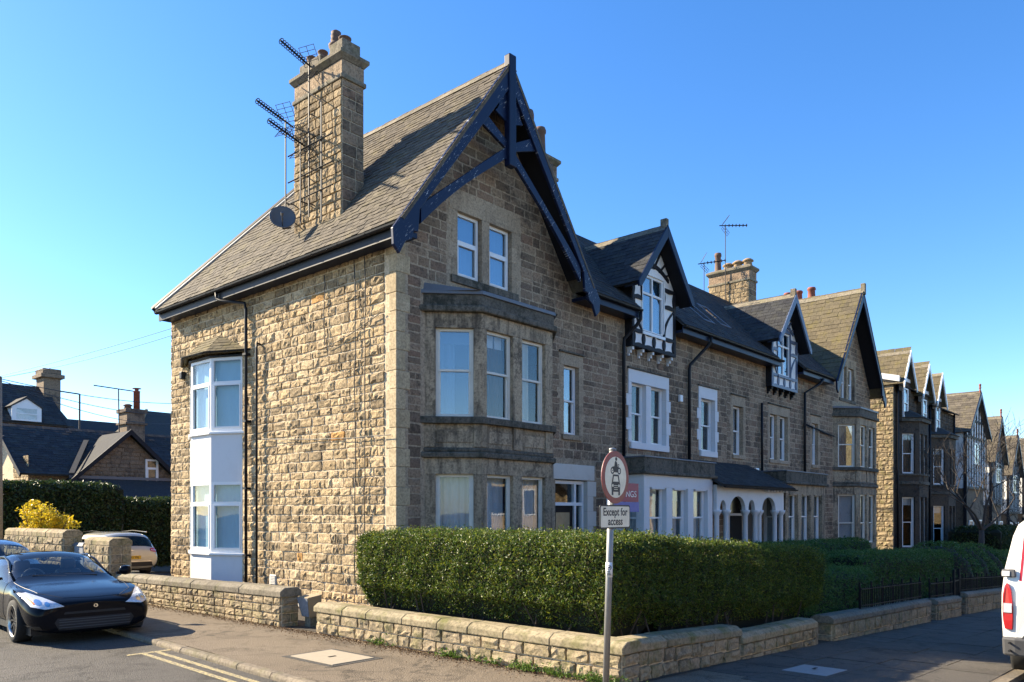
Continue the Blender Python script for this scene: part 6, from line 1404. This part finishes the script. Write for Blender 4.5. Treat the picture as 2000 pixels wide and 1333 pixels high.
def wire(label, p, q, sag, r=.012):
    p, q = Vector(p), Vector(q); m = MB(); m.tube([p+(q-p)*(i/16)-Vector((0, 0, sag*4*(i/16)*(1-i/16))) for i in range(17)], r, 4); tag(m.build('overhead_wire', M['cable'], None), label, 'wire', 'overhead telephone wires')
wire('upper of the overhead wires crossing behind the cottage chimney', (7.6, 27.66, 6.15), (21, 40, 8.0), .35); wire('middle overhead wire crossing behind the cottage chimney', (7.6, 27.66, 6.1), (24, 47, 8.3), .5); wire('lowest overhead wire behind the cottage chimney', (7.6, 27.66, 6.05), (22, 46, 7.4), .45)
wire('wire rising from the pole to the corner house', (7.6, 27.66, 6.15), (9.98, 21.2, 6.9), .1, .007); wire('high faint wire above the left roofs', (7.6, 27.66, 6.2), (10.0, 20.9, 7.1), .05, .007)
BN = thing('wheelie_bin', 'grey bin standing in the gap beside the pier wall', 'bin', (8.1, 21.6, 0))
MB().loops([(7.75, 21.32, 0), (8.2, 21.32, 0), (8.2, 21.8, 0), (7.75, 21.8, 0)], [(7.7, 21.25, 1.2), (8.25, 21.25, 1.2), (8.25, 21.87, 1.2), (7.7, 21.87, 1.2)]).build('body', plain('grey_bin_plastic', (.28, .29, .31), .6), BN, bevel=.03); MB().loops([(7.67, 21.22, 1.2), (8.28, 21.22, 1.2), (8.28, 21.9, 1.2), (7.67, 21.9, 1.2)], [(7.72, 21.27, 1.28), (8.23, 21.27, 1.3), (8.23, 21.85, 1.3), (7.72, 21.85, 1.28)]).build('lid', M['dish'], BN)
# ------------------------------------------------------------------ vehicles
def car_paint(name, col, rough=.28, metal=.0, coat=1.0, flake=.1):
    t = NT(name); c = t.mix(t.noise(3, 4), tuple(v*(1-flake) for v in col), tuple(v*(1+flake) for v in col))
    d = t.ramp(t.noise(9, 6, .7), [(.45, t.g(rough)), (.8, t.g(rough+.12))]); t.set(col=c, rough=d, metal=metal, coat=coat, spec=.5 if coat else .12); t.b.inputs['Coat Roughness'].default_value = .06; return t.m
M['carblack'] = car_paint('black_car_paint', (.006,.007,.010), .07, coat=.0); M['cargold'] = car_paint('pale_champagne_car_paint', (.50,.47,.36), .35, .3); M['carnavy'] = car_paint('dark_blue_car_paint', (.02,.028,.05), .25)
M['carwhite'] = car_paint('white_van_paint', (.74,.73,.69), .35); M['tyre'] = plain('tyre_rubber', (.014,.014,.014), .85, var=.3, scale=20); M['alloy'] = plain('dark_alloy', (.06,.06,.065), .35, .7); M['alloylip'] = plain('bright_alloy_lip', (.55,.52,.47), .3, .85)
M['trim'] = plain('black_trim', (.012,.012,.013), .55); M['greyplastic'] = plain('grey_bumper_plastic', (.075,.075,.078), .65, var=.15, scale=14); M['chrome'] = plain('chrome', (.75,.75,.75), .12, 1.0, var=.03)
M['tailred'] = plain('red_lamp_lens', (.45,.012,.016), .15, coat=1); M['amber'] = plain('amber_lens', (.75,.20,.01), .2, coat=1); M['plateyellow'] = plain('yellow_plate', (.72,.42,.02), .4, var=.05); M['lens'] = plain('clear_lamp_lens', (.62,.63,.66), .25, .15, var=.45, scale=34, coat=1)
M['seat'] = plain('dark_leather', (.03,.03,.032), .6); M['stripe'] = plain('red_stripe', (.42,.015,.03), .4)
def loft(stations, glass_faces, levels=2):
    """half sections mirrored into a closed shell; returns evaluated mesh with material index 0 paint, 1.. glass"""
    bm = bmesh.new(); rows = []
    for (y, pts) in stations:
        n = len(pts); ring = [bm.verts.new((x, y, z)) for x, z in pts]+[bm.verts.new((-x, y, z)) for x, z in pts[-2:0:-1]]
        rows.append(ring)
    k = len(rows[0]); half = len(stations[0][1])
    for i in range(len(rows)-1):
        for j in range(k):
            f = bm.faces.new((rows[i][j], rows[i][(j+1) % k], rows[i+1][(j+1) % k], rows[i+1][j])); jj = j if j < half-1 else k-1-j
            f.material_index = glass_faces.get((i, jj), 0); f.smooth = True
    for r in (rows[0], rows[-1]):
        for j in range(half-1):
            a, b = r[j], r[j+1]; c, d = r[(k-j-1) % k], r[(k-j) % k]
            vs = []
            for v in (a, b, c, d):
                if v not in vs: vs.append(v)
            f = bm.faces.new(vs); f.smooth = True
    bmesh.ops.recalc_face_normals(bm, faces=bm.faces); me = bpy.data.meshes.new('shell'); bm.to_mesh(me); bm.free()
    for q in range(4): me.materials.append(None)
    ob = bpy.data.objects.new('shell', me); COL.objects.link(ob); s = ob.modifiers.new('s', 'SUBSURF'); s.levels = s.render_levels = levels
    dg = bpy.context.evaluated_depsgraph_get(); ev = bpy.data.meshes.new_from_object(ob.evaluated_get(dg)); bpy.data.objects.remove(ob); return ev
def split(ev, idx, sg=0):
    keep = [p for p in ev.polygons if p.material_index == idx and (sg == 0 or p.center.x*sg > 0)]; mp, V, F = {}, [], []
    for p in keep:
        f = []
        for v in p.vertices:
            if v not in mp: mp[v] = len(V); V.append(tuple(ev.vertices[v].co))
            f.append(mp[v])
        F.append(tuple(f))
    m = MB(); m.v, m.f = V, F; return m
def conform(bvh, poly, axis, sgn, off=.005, n=5):
    """patch whose outline (x,z) or (y,z) is projected on the shell from the front (axis y) or the side (axis x)"""
    cx = sum(p[0] for p in poly)/len(poly); cz = sum(p[1] for p in poly)/len(poly); rim = []
    for a, b in zip(poly, poly[1:]+poly[:1]): rim += [(a[0]+(b[0]-a[0])*i/n, a[1]+(b[1]-a[1])*i/n) for i in range(n)]
    rings = [[(cx+(x-cx)*t, cz+(z-cz)*t) for x, z in rim] for t in (.02, .3, .6, .85, 1.0)]; V, F = [], []
    def hit(x, z):
        o, d = (Vector((x, -3*sgn, z)), Vector((0, sgn, 0))) if axis == 'y' else (Vector((-3*sgn, x, z)), Vector((sgn, 0, 0)))
        if axis == 'y' and sgn < 0: o = Vector((x, 9, z))
        l, nn, _, _ = bvh.ray_cast(o, d)
        return l+nn*off*(1 if nn.dot(d) < 0 else -1) if l else None
    for r in rings:
        for (x, z) in r:
            h = hit(x, z); V.append(h if h else (V[-1] if V else Vector((x, 0, z))))
    k = len(rim)
    for i in range(len(rings)-1):
        for j in range(k): F.append((i*k+j, i*k+(j+1) % k, (i+1)*k+(j+1) % k, (i+1)*k+j))
    F.append(tuple(range(k))); m = MB(); m.v = [tuple(v) for v in V]; m.f = F; return m
def wheel(car, x, y, r, w, rim_r, sgn, spokes=10, rim='alloy', lip='alloylip'):
    wh = MB().lathe([(rim_r, -w/2), (r*.96, -w/2), (r, -w*.32), (r, w*.32), (r*.96, w/2), (rim_r, w/2), (rim_r*.97, w*.3), (rim_r*.97, -w*.3)], (x, y, r), 32, 'x', cap=False).build('wheel', M['tyre'], car, smooth=True)
    o = x+sgn*w*.44; MB().lathe([(rim_r*1.0, 0), (rim_r*1.02, sgn*.012), (rim_r*.96, sgn*.015), (rim_r*.93, -sgn*.03), (rim_r*.95, -sgn*.05)], (o, y, r), 32, 'x', cap=False).build('rim', M[lip], wh, smooth=True)
    m = MB(); m.lathe([(.065, -sgn*.06), (.06, -sgn*.0), (.03, sgn*.008), (.0, sgn*.008)], (o-sgn*.03, y, r), 14, 'x')
    for k in range(spokes):
        a = 6.2832*k/spokes; d = Vector((0, math.cos(a), math.sin(a))); c = Vector((o-sgn*.035, y, r)); m.bar(c+d*.04, c+d*rim_r*.95+Vector((sgn*.01, 0, 0)), .026, .03, (1, 0, 0))
    m.build('spokes', M[rim], wh); MB().lathe([(rim_r*.9, 0), (rim_r*.9, sgn*.01), (0, sgn*.01)], (o-sgn*.09, y, r), 20, 'x').build('brake_disc', M['trim'], wh)
def T(y, zb, xb, xs, zs, xw, zw, xd, zd, xm, zm, xr, zr, zt): return (y, [(0, zb), (xb, zb), (xs, zs), (xw, zw), (xd, zd), (xm, zm), (xr, zr), (0, zt)])
coupe = [T(.00,.22,.52,.70,.34,.69,.48,.60,.575,.46,.60,.28,.615,.62), T(.05,.16,.66,.79,.33,.78,.52,.68,.61,.52,.635,.32,.65,.655), T(.22,.14,.79,.875,.36,.865,.58,.76,.67,.60,.69,.38,.71,.71), T(.44,.16,.84,.895,.42,.875,.65,.785,.735,.64,.735,.40,.755,.752),
  T(.52,.44,.87,.905,.55,.885,.695,.80,.765,.66,.755,.42,.775,.772), T(.84,.675,.885,.912,.715,.892,.77,.81,.815,.68,.795,.44,.82,.818), T(1.14,.44,.87,.908,.58,.89,.745,.81,.825,.69,.825,.46,.85,.85), T(1.22,.16,.85,.895,.44,.885,.73,.81,.83,.69,.84,.47,.865,.867),
  T(1.50,.16,.85,.885,.44,.88,.71,.80,.85,.72,.895,.55,.925,.935), T(2.12,.16,.85,.885,.44,.882,.71,.805,.88,.705,1.09,.57,1.235,1.268), T(2.55,.16,.85,.885,.44,.885,.72,.81,.90,.715,1.13,.57,1.285,1.322), T(3.00,.16,.85,.89,.44,.892,.75,.82,.915,.72,1.11,.56,1.26,1.30),
  T(3.16,.44,.87,.905,.58,.905,.78,.83,.93,.71,1.08,.54,1.22,1.26), T(3.48,.68,.885,.915,.73,.91,.81,.83,.95,.68,1.03,.50,1.13,1.17), T(3.78,.44,.87,.90,.58,.89,.80,.81,.95,.63,.985,.46,1.03,1.06), T(3.88,.20,.82,.87,.45,.865,.79,.79,.945,.60,.97,.43,1.0,1.02), T(4.18,.24,.70,.79,.45,.78,.74,.70,.90,.53,.94,.34,.955,.96), T(4.31,.32,.58,.68,.45,.67,.68,.60,.82,.46,.86,.30,.88,.885)]
gl = {}
for i in (8,): gl[(i, 5)] = 1; gl[(i, 6)] = 1; gl[(i, 4)] = 2
for i in (9, 10, 11): gl[(i, 4)] = 2; gl[(i, 5)] = 2 if i < 11 else 0
for i in (12, 13, 14): gl[(i, 5)] = 3; gl[(i, 6)] = 3
def car_body(car, table, gl, paint_m, glass='glass_car'):
    ev = loft(table, gl); bvh = BVHTree.FromPolygons([tuple(v.co) for v in ev.vertices], [tuple(p.vertices) for p in ev.polygons])
    b = split(ev, 0).build('body', M[paint_m], car, smooth=True)
    for k, nm in ((1, 'windscreen'), (2, 'side_window'), (3, 'rear_window')):
        for sg in ((0,) if k != 2 else (1, -1)):
            m = split(ev, k, sg)
            if m.f: m.build(nm, M[glass], car, smooth=True)
    return b, bvh
car = thing('sports_car', 'black two-door sports coupe parked at the kerb, bonnet towards the camera', 'car', (5.13, 13.62, gz(5)-.07), 'parked cars', world=False)
car.rotation_euler.z = R(-3); car.scale = (1.07, 1.07, 1.07)
b, bvh = car_body(car, coupe, gl, 'carblack')
for sg in (-1, 1):
    for y in (.84, 3.48): wheel(car, sg*.80, y, .325, .23, .245, sg, 10)
    P = [(sg*.868, .745), (sg*.79, .765), (sg*.65, .70), (sg*.43, .575), (sg*.68, .545), (sg*.82, .58)]
    hl = conform(bvh, P, 'y', 1, .006).build('headlight', M['lens'], car, smooth=True)
    conform(bvh, [(sg*.86, .735), (sg*.83, .735), (sg*.765, .62), (sg*.79, .61)], 'y', 1, .009, 3).build('indicator', M['amber'], hl, smooth=True)
    for (x, z, r_) in ((.735, .64, .042), (.64, .61, .035)): conform(bvh, [(sg*x+r_*math.cos(i*.785), z+r_*math.sin(i*.785)) for i in range(8)], 'y', 1, .009, 2).build('projector', M['chrome'], hl, smooth=True)
    conform(bvh, [(sg*.845, .30), (sg*.74, .30), (sg*.70, .24), (sg*.82, .24)], 'y', 1, .004, 3).build('lower_duct', M['trim'], car)
    MB().loops([(sg*.86, 1.62, .90), (sg*.86, 1.70, .90), (sg*.86, 1.70, .94), (sg*.86, 1.62, .94)], [(sg*.95, 1.60, .90), (sg*.95, 1.68, .90), (sg*.95, 1.68, .95), (sg*.95, 1.60, .95)]).build('mirror_arm', M['carblack'], car)
    o = MB(); o.lathe([(.02, -.10), (.07, -.07), (.085, 0), (.075, .07), (.02, .09)], (sg*1.0, 1.63, .965), 12, 'x').build('mirror', M['carblack'], car, smooth=True)
    MB().tube([(sg*.725, 1.50, .885), (sg*.705, 1.85, .995), (sg*.655, 2.12, 1.155), (sg*.63, 2.5, 1.225), (sg*.64, 3.0, 1.19), (sg*.68, 3.4, 1.05)], .022, 6).build('pillar', M['carblack'], car, smooth=True)
gr = conform(bvh, [(-.52, .40), (.52, .40), (.56, .34), (.50, .22), (-.50, .22), (-.56, .34)], 'y', 1, .004, 6).build('grille', M['trim'], car)
for z in (.26, .30, .34, .375): conform(bvh, [(-.50, z+.006), (.50, z+.006), (.50, z-.006), (-.50, z-.006)], 'y', 1, .010, 8).build('grille_slat', M['greyplastic'], gr)
conform(bvh, [(-.42, .49), (.42, .49), (.44, .455), (-.44, .455)], 'y', 1, .004, 6).build('upper_slot', M['trim'], car)
conform(bvh, [(.032*math.cos(i*.5236), .56+.028*math.sin(i*.5236)) for i in range(12)], 'y', 1, .008, 2).build('badge', M['chrome'], car)
conform(bvh, [(.012*math.cos(i*.5236), .56+.018*math.sin(i*.5236)) for i in range(12)], 'y', 1, .010, 2).build('badge_centre', M['trim'], car)
def seam(pts, axis='z', r=.0045):
    out = []
    for a, b in zip(pts, pts[1:]):
        for i in range(8):
            p = (a[0]+(b[0]-a[0])*i/8, a[1]+(b[1]-a[1])*i/8)
            o, d = (Vector((p[0], p[1], 3)), Vector((0, 0, -1))) if axis == 'z' else (Vector((axis*3, p[0], p[1])), Vector((-axis, 0, 0)))
            l = bvh.ray_cast(o, d)[0]
            if l: out.append(l)
    return MB().tube(out, r, 5).build('panel_gap', M['trim'], car)
seam([(-.75, 1.42), (-.73, .9), (-.66, .50), (-.40, .17), (0, .12), (.40, .17), (.66, .50), (.73, .9), (.75, 1.42)])
for sg in (-1, 1): seam([(1.58, .86), (1.50, .60), (1.50, .30), (1.56, .22), (2.72, .22), (2.80, .45), (2.82, .88)], sg); MB().box(sg*.90-.012, sg*.90+.012, 2.5, 2.66, .70, .74).build('door_handle', M['chrome'], car)
MB().box(-.80, .80, .3, 4.0, .14, .5).build('underbody', M['trim'], car)
MB().box(-.70, .70, 1.45, 1.78, .72, .885).build('dashboard', M['seat'], car, bevel=.04)
for x in (-.36, .36):
    s_ = MB().loops([(x-.24, 2.35, .35), (x+.24, 2.35, .35), (x+.24, 2.55, .35), (x-.24, 2.55, .35)], [(x-.2, 2.52, .98), (x+.2, 2.52, .98), (x+.2, 2.66, .98), (x-.2, 2.66, .98)]).build('seat', M['seat'], car, bevel=.06)
    MB().box(x-.12, x+.12, 2.54, 2.64, .97, 1.15).build('headrest', M['seat'], s_, bevel=.04)
MB().tube([(-.36+.18*math.cos(a), 1.86+.05*math.sin(a), .87+.17*math.sin(a)) for a in [6.2832*i/20 for i in range(21)]], .014, 6).build('steering_wheel', M['greyplastic'], car, smooth=True)
for x in (-.05, .42): MB().tube([(x+.06, 1.44, .925), (x-.42, 1.52, .955)], .006, 5).build('wiper', M['trim'], car)
# estate car, tail towards the camera
est = [T(.00,.36,.58,.74,.46,.74,.56,.68,.62,.56,.64,.36,.65,.655), T(.05,.28,.70,.82,.45,.825,.64,.78,.76,.66,.80,.44,.82,.83), T(.12,.27,.74,.86,.48,.865,.72,.82,.90,.70,.94,.5,.965,.97), T(.42,.27,.80,.89,.50,.89,.75,.845,.95,.76,1.22,.60,1.40,1.43),
  T(.62,.48,.86,.90,.6,.895,.78,.85,.96,.77,1.24,.62,1.43,1.47), T(.92,.68,.87,.905,.73,.90,.82,.85,.96,.77,1.25,.62,1.44,1.48), T(1.22,.48,.86,.90,.6,.895,.78,.85,.96,.77,1.26,.62,1.45,1.49), T(1.35,.22,.85,.89,.5,.89,.75,.85,.955,.77,1.26,.62,1.45,1.49), T(2.3,.22,.85,.89,.5,.89,.75,.85,.95,.77,1.26,.62,1.45,1.49), T(3.0,.22,.85,.89,.5,.89,.75,.85,.94,.74,1.2,.58,1.38,1.42), T(3.6,.22,.84,.88,.5,.88,.74,.82,.90,.70,.94,.5,.97,.98), T(4.2,.3,.80,.87,.5,.86,.70,.78,.78,.6,.82,.4,.84,.85), T(4.6,.3,.5,.65,.45,.63,.55,.55,.6,.45,.62,.3,.63,.63)]
g2 = {(2, 5): 3, (2, 6): 3}
for i in (4, 5, 6, 7, 8): g2[(i, 4)] = 2
g2[(9, 5)] = 1; g2[(9, 6)] = 1; g2[(9, 4)] = 2
def estate(label, loc, rz, paint_m, rear=True, group='parked cars'):
    c = thing('estate_car', label, 'car', loc, group, rz=rz, world=False); b, bv = car_body(c, est, g2, paint_m)
    for sg in (-1, 1):
        for y in (.92, 3.62): wheel(c, sg*.79, y, .31, .2, .215, sg, 7, rim='alloylip')
        tl = conform(bv, [(sg*.845, .95), (sg*.60, .93), (sg*.60, .84), (sg*.80, .80), (sg*.85, .74)], 'y', 1, .008, 4).build('tail_light', M['tailred'], c, smooth=True)
        conform(bv, [(sg*.80, .875), (sg*.62, .885), (sg*.62, .865), (sg*.80, .855)], 'y', 1, .012, 3).build('reversing_lens', M['lens'], tl)
        if rear: MB().tube([(sg*.66, .5, 1.47), (sg*.67, 1.6, 1.51), (sg*.64, 2.9, 1.43)], .014, 6).build('roof_rail', M['chrome'], c)
        MB().lathe([(.02, -.09), (.07, -.05), (.08, .0), (.06, .07), (.02, .09)], (sg*.97, 3.15, .98), 10, 'x').build('mirror', M[paint_m], c, smooth=True)
    fr = Fr((0, -.015, 0), (1, 0, 0), (0, -1, 0))
    MB().fb(fr, -.26, .26, .60, .71, -.05, .0).build('number_plate', M['plateyellow'], c); 
    if rear: text_mesh('SC12 YRJ', .088, fr, 0, .655, .001, M['signblack'], 'plate_lettering', c, sx=1.08, bold=.002)
    conform(bv, [(-.62, .50), (.62, .50), (.66, .36), (-.66, .36)], 'y', 1, .004, 4).build('bumper_insert', M['trim'], c); conform(bv, [(-.6, .535), (.6, .535), (.6, .52), (-.6, .52)], 'y', 1, .006, 6).build('chrome_strip', M['chrome'], c)
    conform(bv, [(-.08, .86), (0, .90), (.08, .86), (.0, .875)], 'y', 1, .008, 2).build('badge', M['chrome'], c)
    MB().box(-.75, .75, .4, 4.3, .2, .6).build('underbody', M['trim'], c); MB().tube([(0, .9, 1.49), (0, .75, 1.72)], .006, 4).build('roof_aerial', M['trim'], c)
    for x in (-.36, .36): MB().box(x-.22, x+.22, 1.5, 1.62, .6, 1.05).build('seat', M['seat'], c, bevel=.05)
    return c
estate('pale gold estate car parked behind the pier wall, tail facing the camera', (11.05, 26.3, -.07), 0, 'cargold')
estate('dark blue car at the left edge, parked behind the black coupe', (6.0, 24.9, -.07), R(180), 'carnavy', rear=False)
# van at the right edge
VX, VY, VZ = 12.80, 1.20, gz(13)-.07
van = thing('delivery_van', 'white van with red stripes and orange beacon parked at the right edge', 'van', (VX, VY, VZ), 'parked vans', world=False)
sec = [(0, .42), (.90, .42), (.965, .55), (.985, .95), (.985, 1.22), (.955, 1.55), (.86, 2.02), (.80, 2.18), (.70, 2.265), (.55, 2.295), (0, 2.31)]
rows = []; m = MB()
for (x, k, dz) in ((.0, .94, -.02), (.025, .975, -.006), (.08, 1.0, 0), (3.6, 1.0, 0), (4.1, .99, -.05), (4.6, .96, -.75), (5.3, .86, -1.05)):
    full = [(a*k, z) for a, z in sec]+[(-a*k, z) for a, z in sec[-2:0:-1]]; rows.append([(x+(max(0, z-1.1)*.10 if x < 1 else 0), a, z if z < 1.2 else max(1.15, z+dz*(1 if z > 1.2 else 0))) for a, z in full])
for A, B_ in zip(rows, rows[1:]): m.loops(A, B_, False)
m.add(rows[0], [tuple(range(len(rows[0])))]); m.add(rows[-1], [tuple(range(len(rows[-1])))])
m.build('body', M['carwhite'], van, smooth=False, bevel=.012)
rk = Fr((0, 0, 0), (0, 1, 0), (-1, 0, 0))
def rp_(a, z, c=0): return Vector((max(0, z-1.1)*.10-c, a, z))
def rpatch(pts, c0, c1): return MB().loops([rp_(a, z, c0) for a, z in pts], [rp_(a, z, c1) for a, z in pts])
for sg in (1, -1):
    d_ = rpatch([(sg*.012, .62), (sg*.80, .62), (sg*.80, 1.10), (sg*.80, 1.12), (sg*.72, 2.10), (sg*.64, 2.17), (sg*.012, 2.18)], -.01, .012).build('rear_door', M['carwhite'], van, bevel=.008)
    W = rr(.39*sg, 1.60, .09, .30, .31, 5); rpatch(W, .0121, .02).build('window_rubber', M['trim'], d_); rpatch(rr(.39*sg, 1.60, .08, .275, .285, 5), .0201, .023).build('rear_window', M['glass_car'], d_)
    rpatch(rr(.39*sg, 1.60, .08, .275, .285, 5), .0125, .0195).build('window_backing', M['trim'], d_) if False else None
    rpatch([(sg*.835, .72), (sg*.93, .73), (sg*.95, .85), (sg*.958, 1.0), (sg*.955, 1.2), (sg*.94, 1.32), (sg*.915, 1.37), (sg*.88, 1.35), (sg*.85, 1.26), (sg*.83, 1.05), (sg*.828, .85)], -.02, .03).build('tail_light', M['tailred'], van, bevel=.01)
    rpatch([(sg*.845, .96), (sg*.945, .96), (sg*.945, 1.09), (sg*.845, 1.09)], .031, .036).build('reversing_lens', M['lens'], van)
    m = MB(); m.loops([rp_(sg*.735, 1.40, .0125), rp_(sg*.765, 1.40, .0125), rp_(sg*.715, 2.13, .0125), rp_(sg*.685, 2.10, .0125)], [rp_(sg*.735, 1.40, .014), rp_(sg*.765, 1.40, .014), rp_(sg*.715, 2.13, .014), rp_(sg*.685, 2.10, .014)])
    m.loops([rp_(sg*.685, 2.10, .0126), rp_(sg*.715, 2.13, .0126), rp_(sg*.02, 2.14, .0126), rp_(sg*.02, 2.11, .0126)], [rp_(sg*.685, 2.10, .0141), rp_(sg*.715, 2.13, .0141), rp_(sg*.02, 2.14, .0141), rp_(sg*.02, 2.11, .0141)]); m.build('red_stripe', M['stripe'], van)
    for z in (1.50,):
        rpatch([(sg*.80, z-.05), (sg*.97, z-.05), (sg*.98, z+.0), (sg*.965, z+.06), (sg*.81, z+.06)], .013, .05).build('door_hinge', M['greyplastic'], van, bevel=.015)
        rpatch([(sg*.87, z-.035), (sg*.965, z-.035), (sg*.965, z+.035), (sg*.87, z+.035)], .0505, .062).build('hinge_cap', M['carwhite'], van, bevel=.01)
    bp = MB(); bp.loops([(-.05, sg*.0, .36), (-.05, sg*.80, .36), (-.02, sg*.95, .36), (.25, sg*1.0, .36), (.25, 0, .36)], [(-.12, sg*.0, .62), (-.12, sg*.80, .62), (-.08, sg*.955, .62), (.25, sg*.995, .62), (.25, 0, .62)]); bp.build('bumper', M['greyplastic'], van, bevel=.03)
    MB().loops([(-.10, sg*.0, .621), (-.10, sg*.72, .621), (.2, sg*.72, .621), (.2, 0, .621)], [(-.08, sg*.0, .66), (-.08, sg*.70, .66), (.2, sg*.7, .66), (.2, 0, .66)]).build('bumper_step', M['trim'], van)
    for z in (.44, .55): MB().tube([(-.13, sg*.86, z), (-.02, sg*.86, z)], .016, 8).build('parking_sensor', M['trim'], van)
    for x in (.95, 4.5):
        wh = MB().lathe([(.2, -.11), (.34, -.11), (.355, -.07), (.355, .07), (.34, .11), (.2, .11)], (x, sg*.86, .355), 24, 'y').build('wheel', M['tyre'], van, smooth=True); MB().lathe([(.205, 0), (.2, sg*.03), (.06, sg*.05), (.0, sg*.05)], (x, sg*.94, .355), 16, 'y').build('hub', M['steel'], wh)
rpatch([(.03, 1.17), (.20, 1.17), (.18, 1.05), (.12, 1.0), (.05, 1.05)], .0125, .05).build('door_handle', M['greyplastic'], van, bevel=.015)
m = MB(); m.loops([rp_(.55, 1.18, .0125), rp_(.30, 1.18, .0125), rp_(.34, .98, .0125), rp_(.48, .98, .0125)], [rp_(.55, 1.18, .045), rp_(.30, 1.18, .045), rp_(.34, .98, .03), rp_(.48, .98, .03)]); m.build('lock_cover', M['greyplastic'], van, bevel=.02)
for a in (.62, -.62):
    bc = MB().box(.25, .42, a-.14, a+.14, 2.28, 2.32).build('beacon_base', M['trim'], van, bevel=.01); MB().box(.27, .40, a-.11, a+.11, 2.321, 2.41).build('beacon_lens', M['amber'], bc, bevel=.025)
# ------------------------------------------------------------------ across the streets, behind the camera: seen only in the window glass
def opposite(x, y, w, d, h, rz, label, k):
    t_ = thing('opposite_house', label, 'house', (x, y, gz(x)-.1), 'houses across the streets', rz=R(rz), world=False)
    w2 = w/2; fr = Fr((0, 0, 0), (1, 0, 0), (0, 1, 0))
    MB().box(-w2, w2, -d, 0, -.5, h).build('wall', M['rock'], t_)
    m = MB(); m.loops([(-w2-.3, .35, h-.1), (w2+.3, .35, h-.1), (w2+.3, -d/2, h+3.4), (-w2-.3, -d/2, h+3.4)], [(-w2-.3, .35, h), (w2+.3, .35, h), (w2+.3, -d/2, h+3.5), (-w2-.3, -d/2, h+3.5)]); m.loops([(-w2-.3, -d-.35, h-.1), (w2+.3, -d-.35, h-.1), (w2+.3, -d/2, h+3.4), (-w2-.3, -d/2, h+3.4)], [(-w2-.3, -d-.35, h), (w2+.3, -d-.35, h), (w2+.3, -d/2, h+3.5), (-w2-.3, -d/2, h+3.5)]); m.build('roof', M['slate'], t_)
    m = MB(); m.add([(-w2, 0, h), (-w2, -d, h), (-w2, -d/2, h+3.4)], [(0, 1, 2)]); m.add([(w2, 0, h), (w2, -d, h), (w2, -d/2, h+3.4)], [(0, 1, 2)]); m.build('gable_wall', M['rock'], t_)
    for i in range(3):
        for z in (.8, 3.8):
            a = -w2+w*(i+.5)/3; wi = MB().fb(fr, a-.7, a+.7, z, z+1.9, .0, .06).build('window', M['white'], t_); MB().fb(fr, a-.6, a+.6, z+.1, z+1.8, .061, .07).build('pane', M['dark'], wi)
    MB().box(-w2+.3, -w2+1.2, -d/2-.9, -d/2+.9, h+2, h+5).build('chimney', M['rock'], t_)
for k in range(6): opposite(-2+k*11.5, -15, 9.5, 9, 6.3, 0, ['first', 'second', 'third', 'fourth', 'fifth', 'sixth'][k]+' stone house across the front street, behind the viewer', k)
for k, (x, y) in enumerate(((6.5, -8.5), (17.5, -9), (30, -8.5))): bare_tree(['first', 'second', 'third'][k]+' bare street tree across the front street, behind the viewer', x, y, 11.5, 40+k, .24)
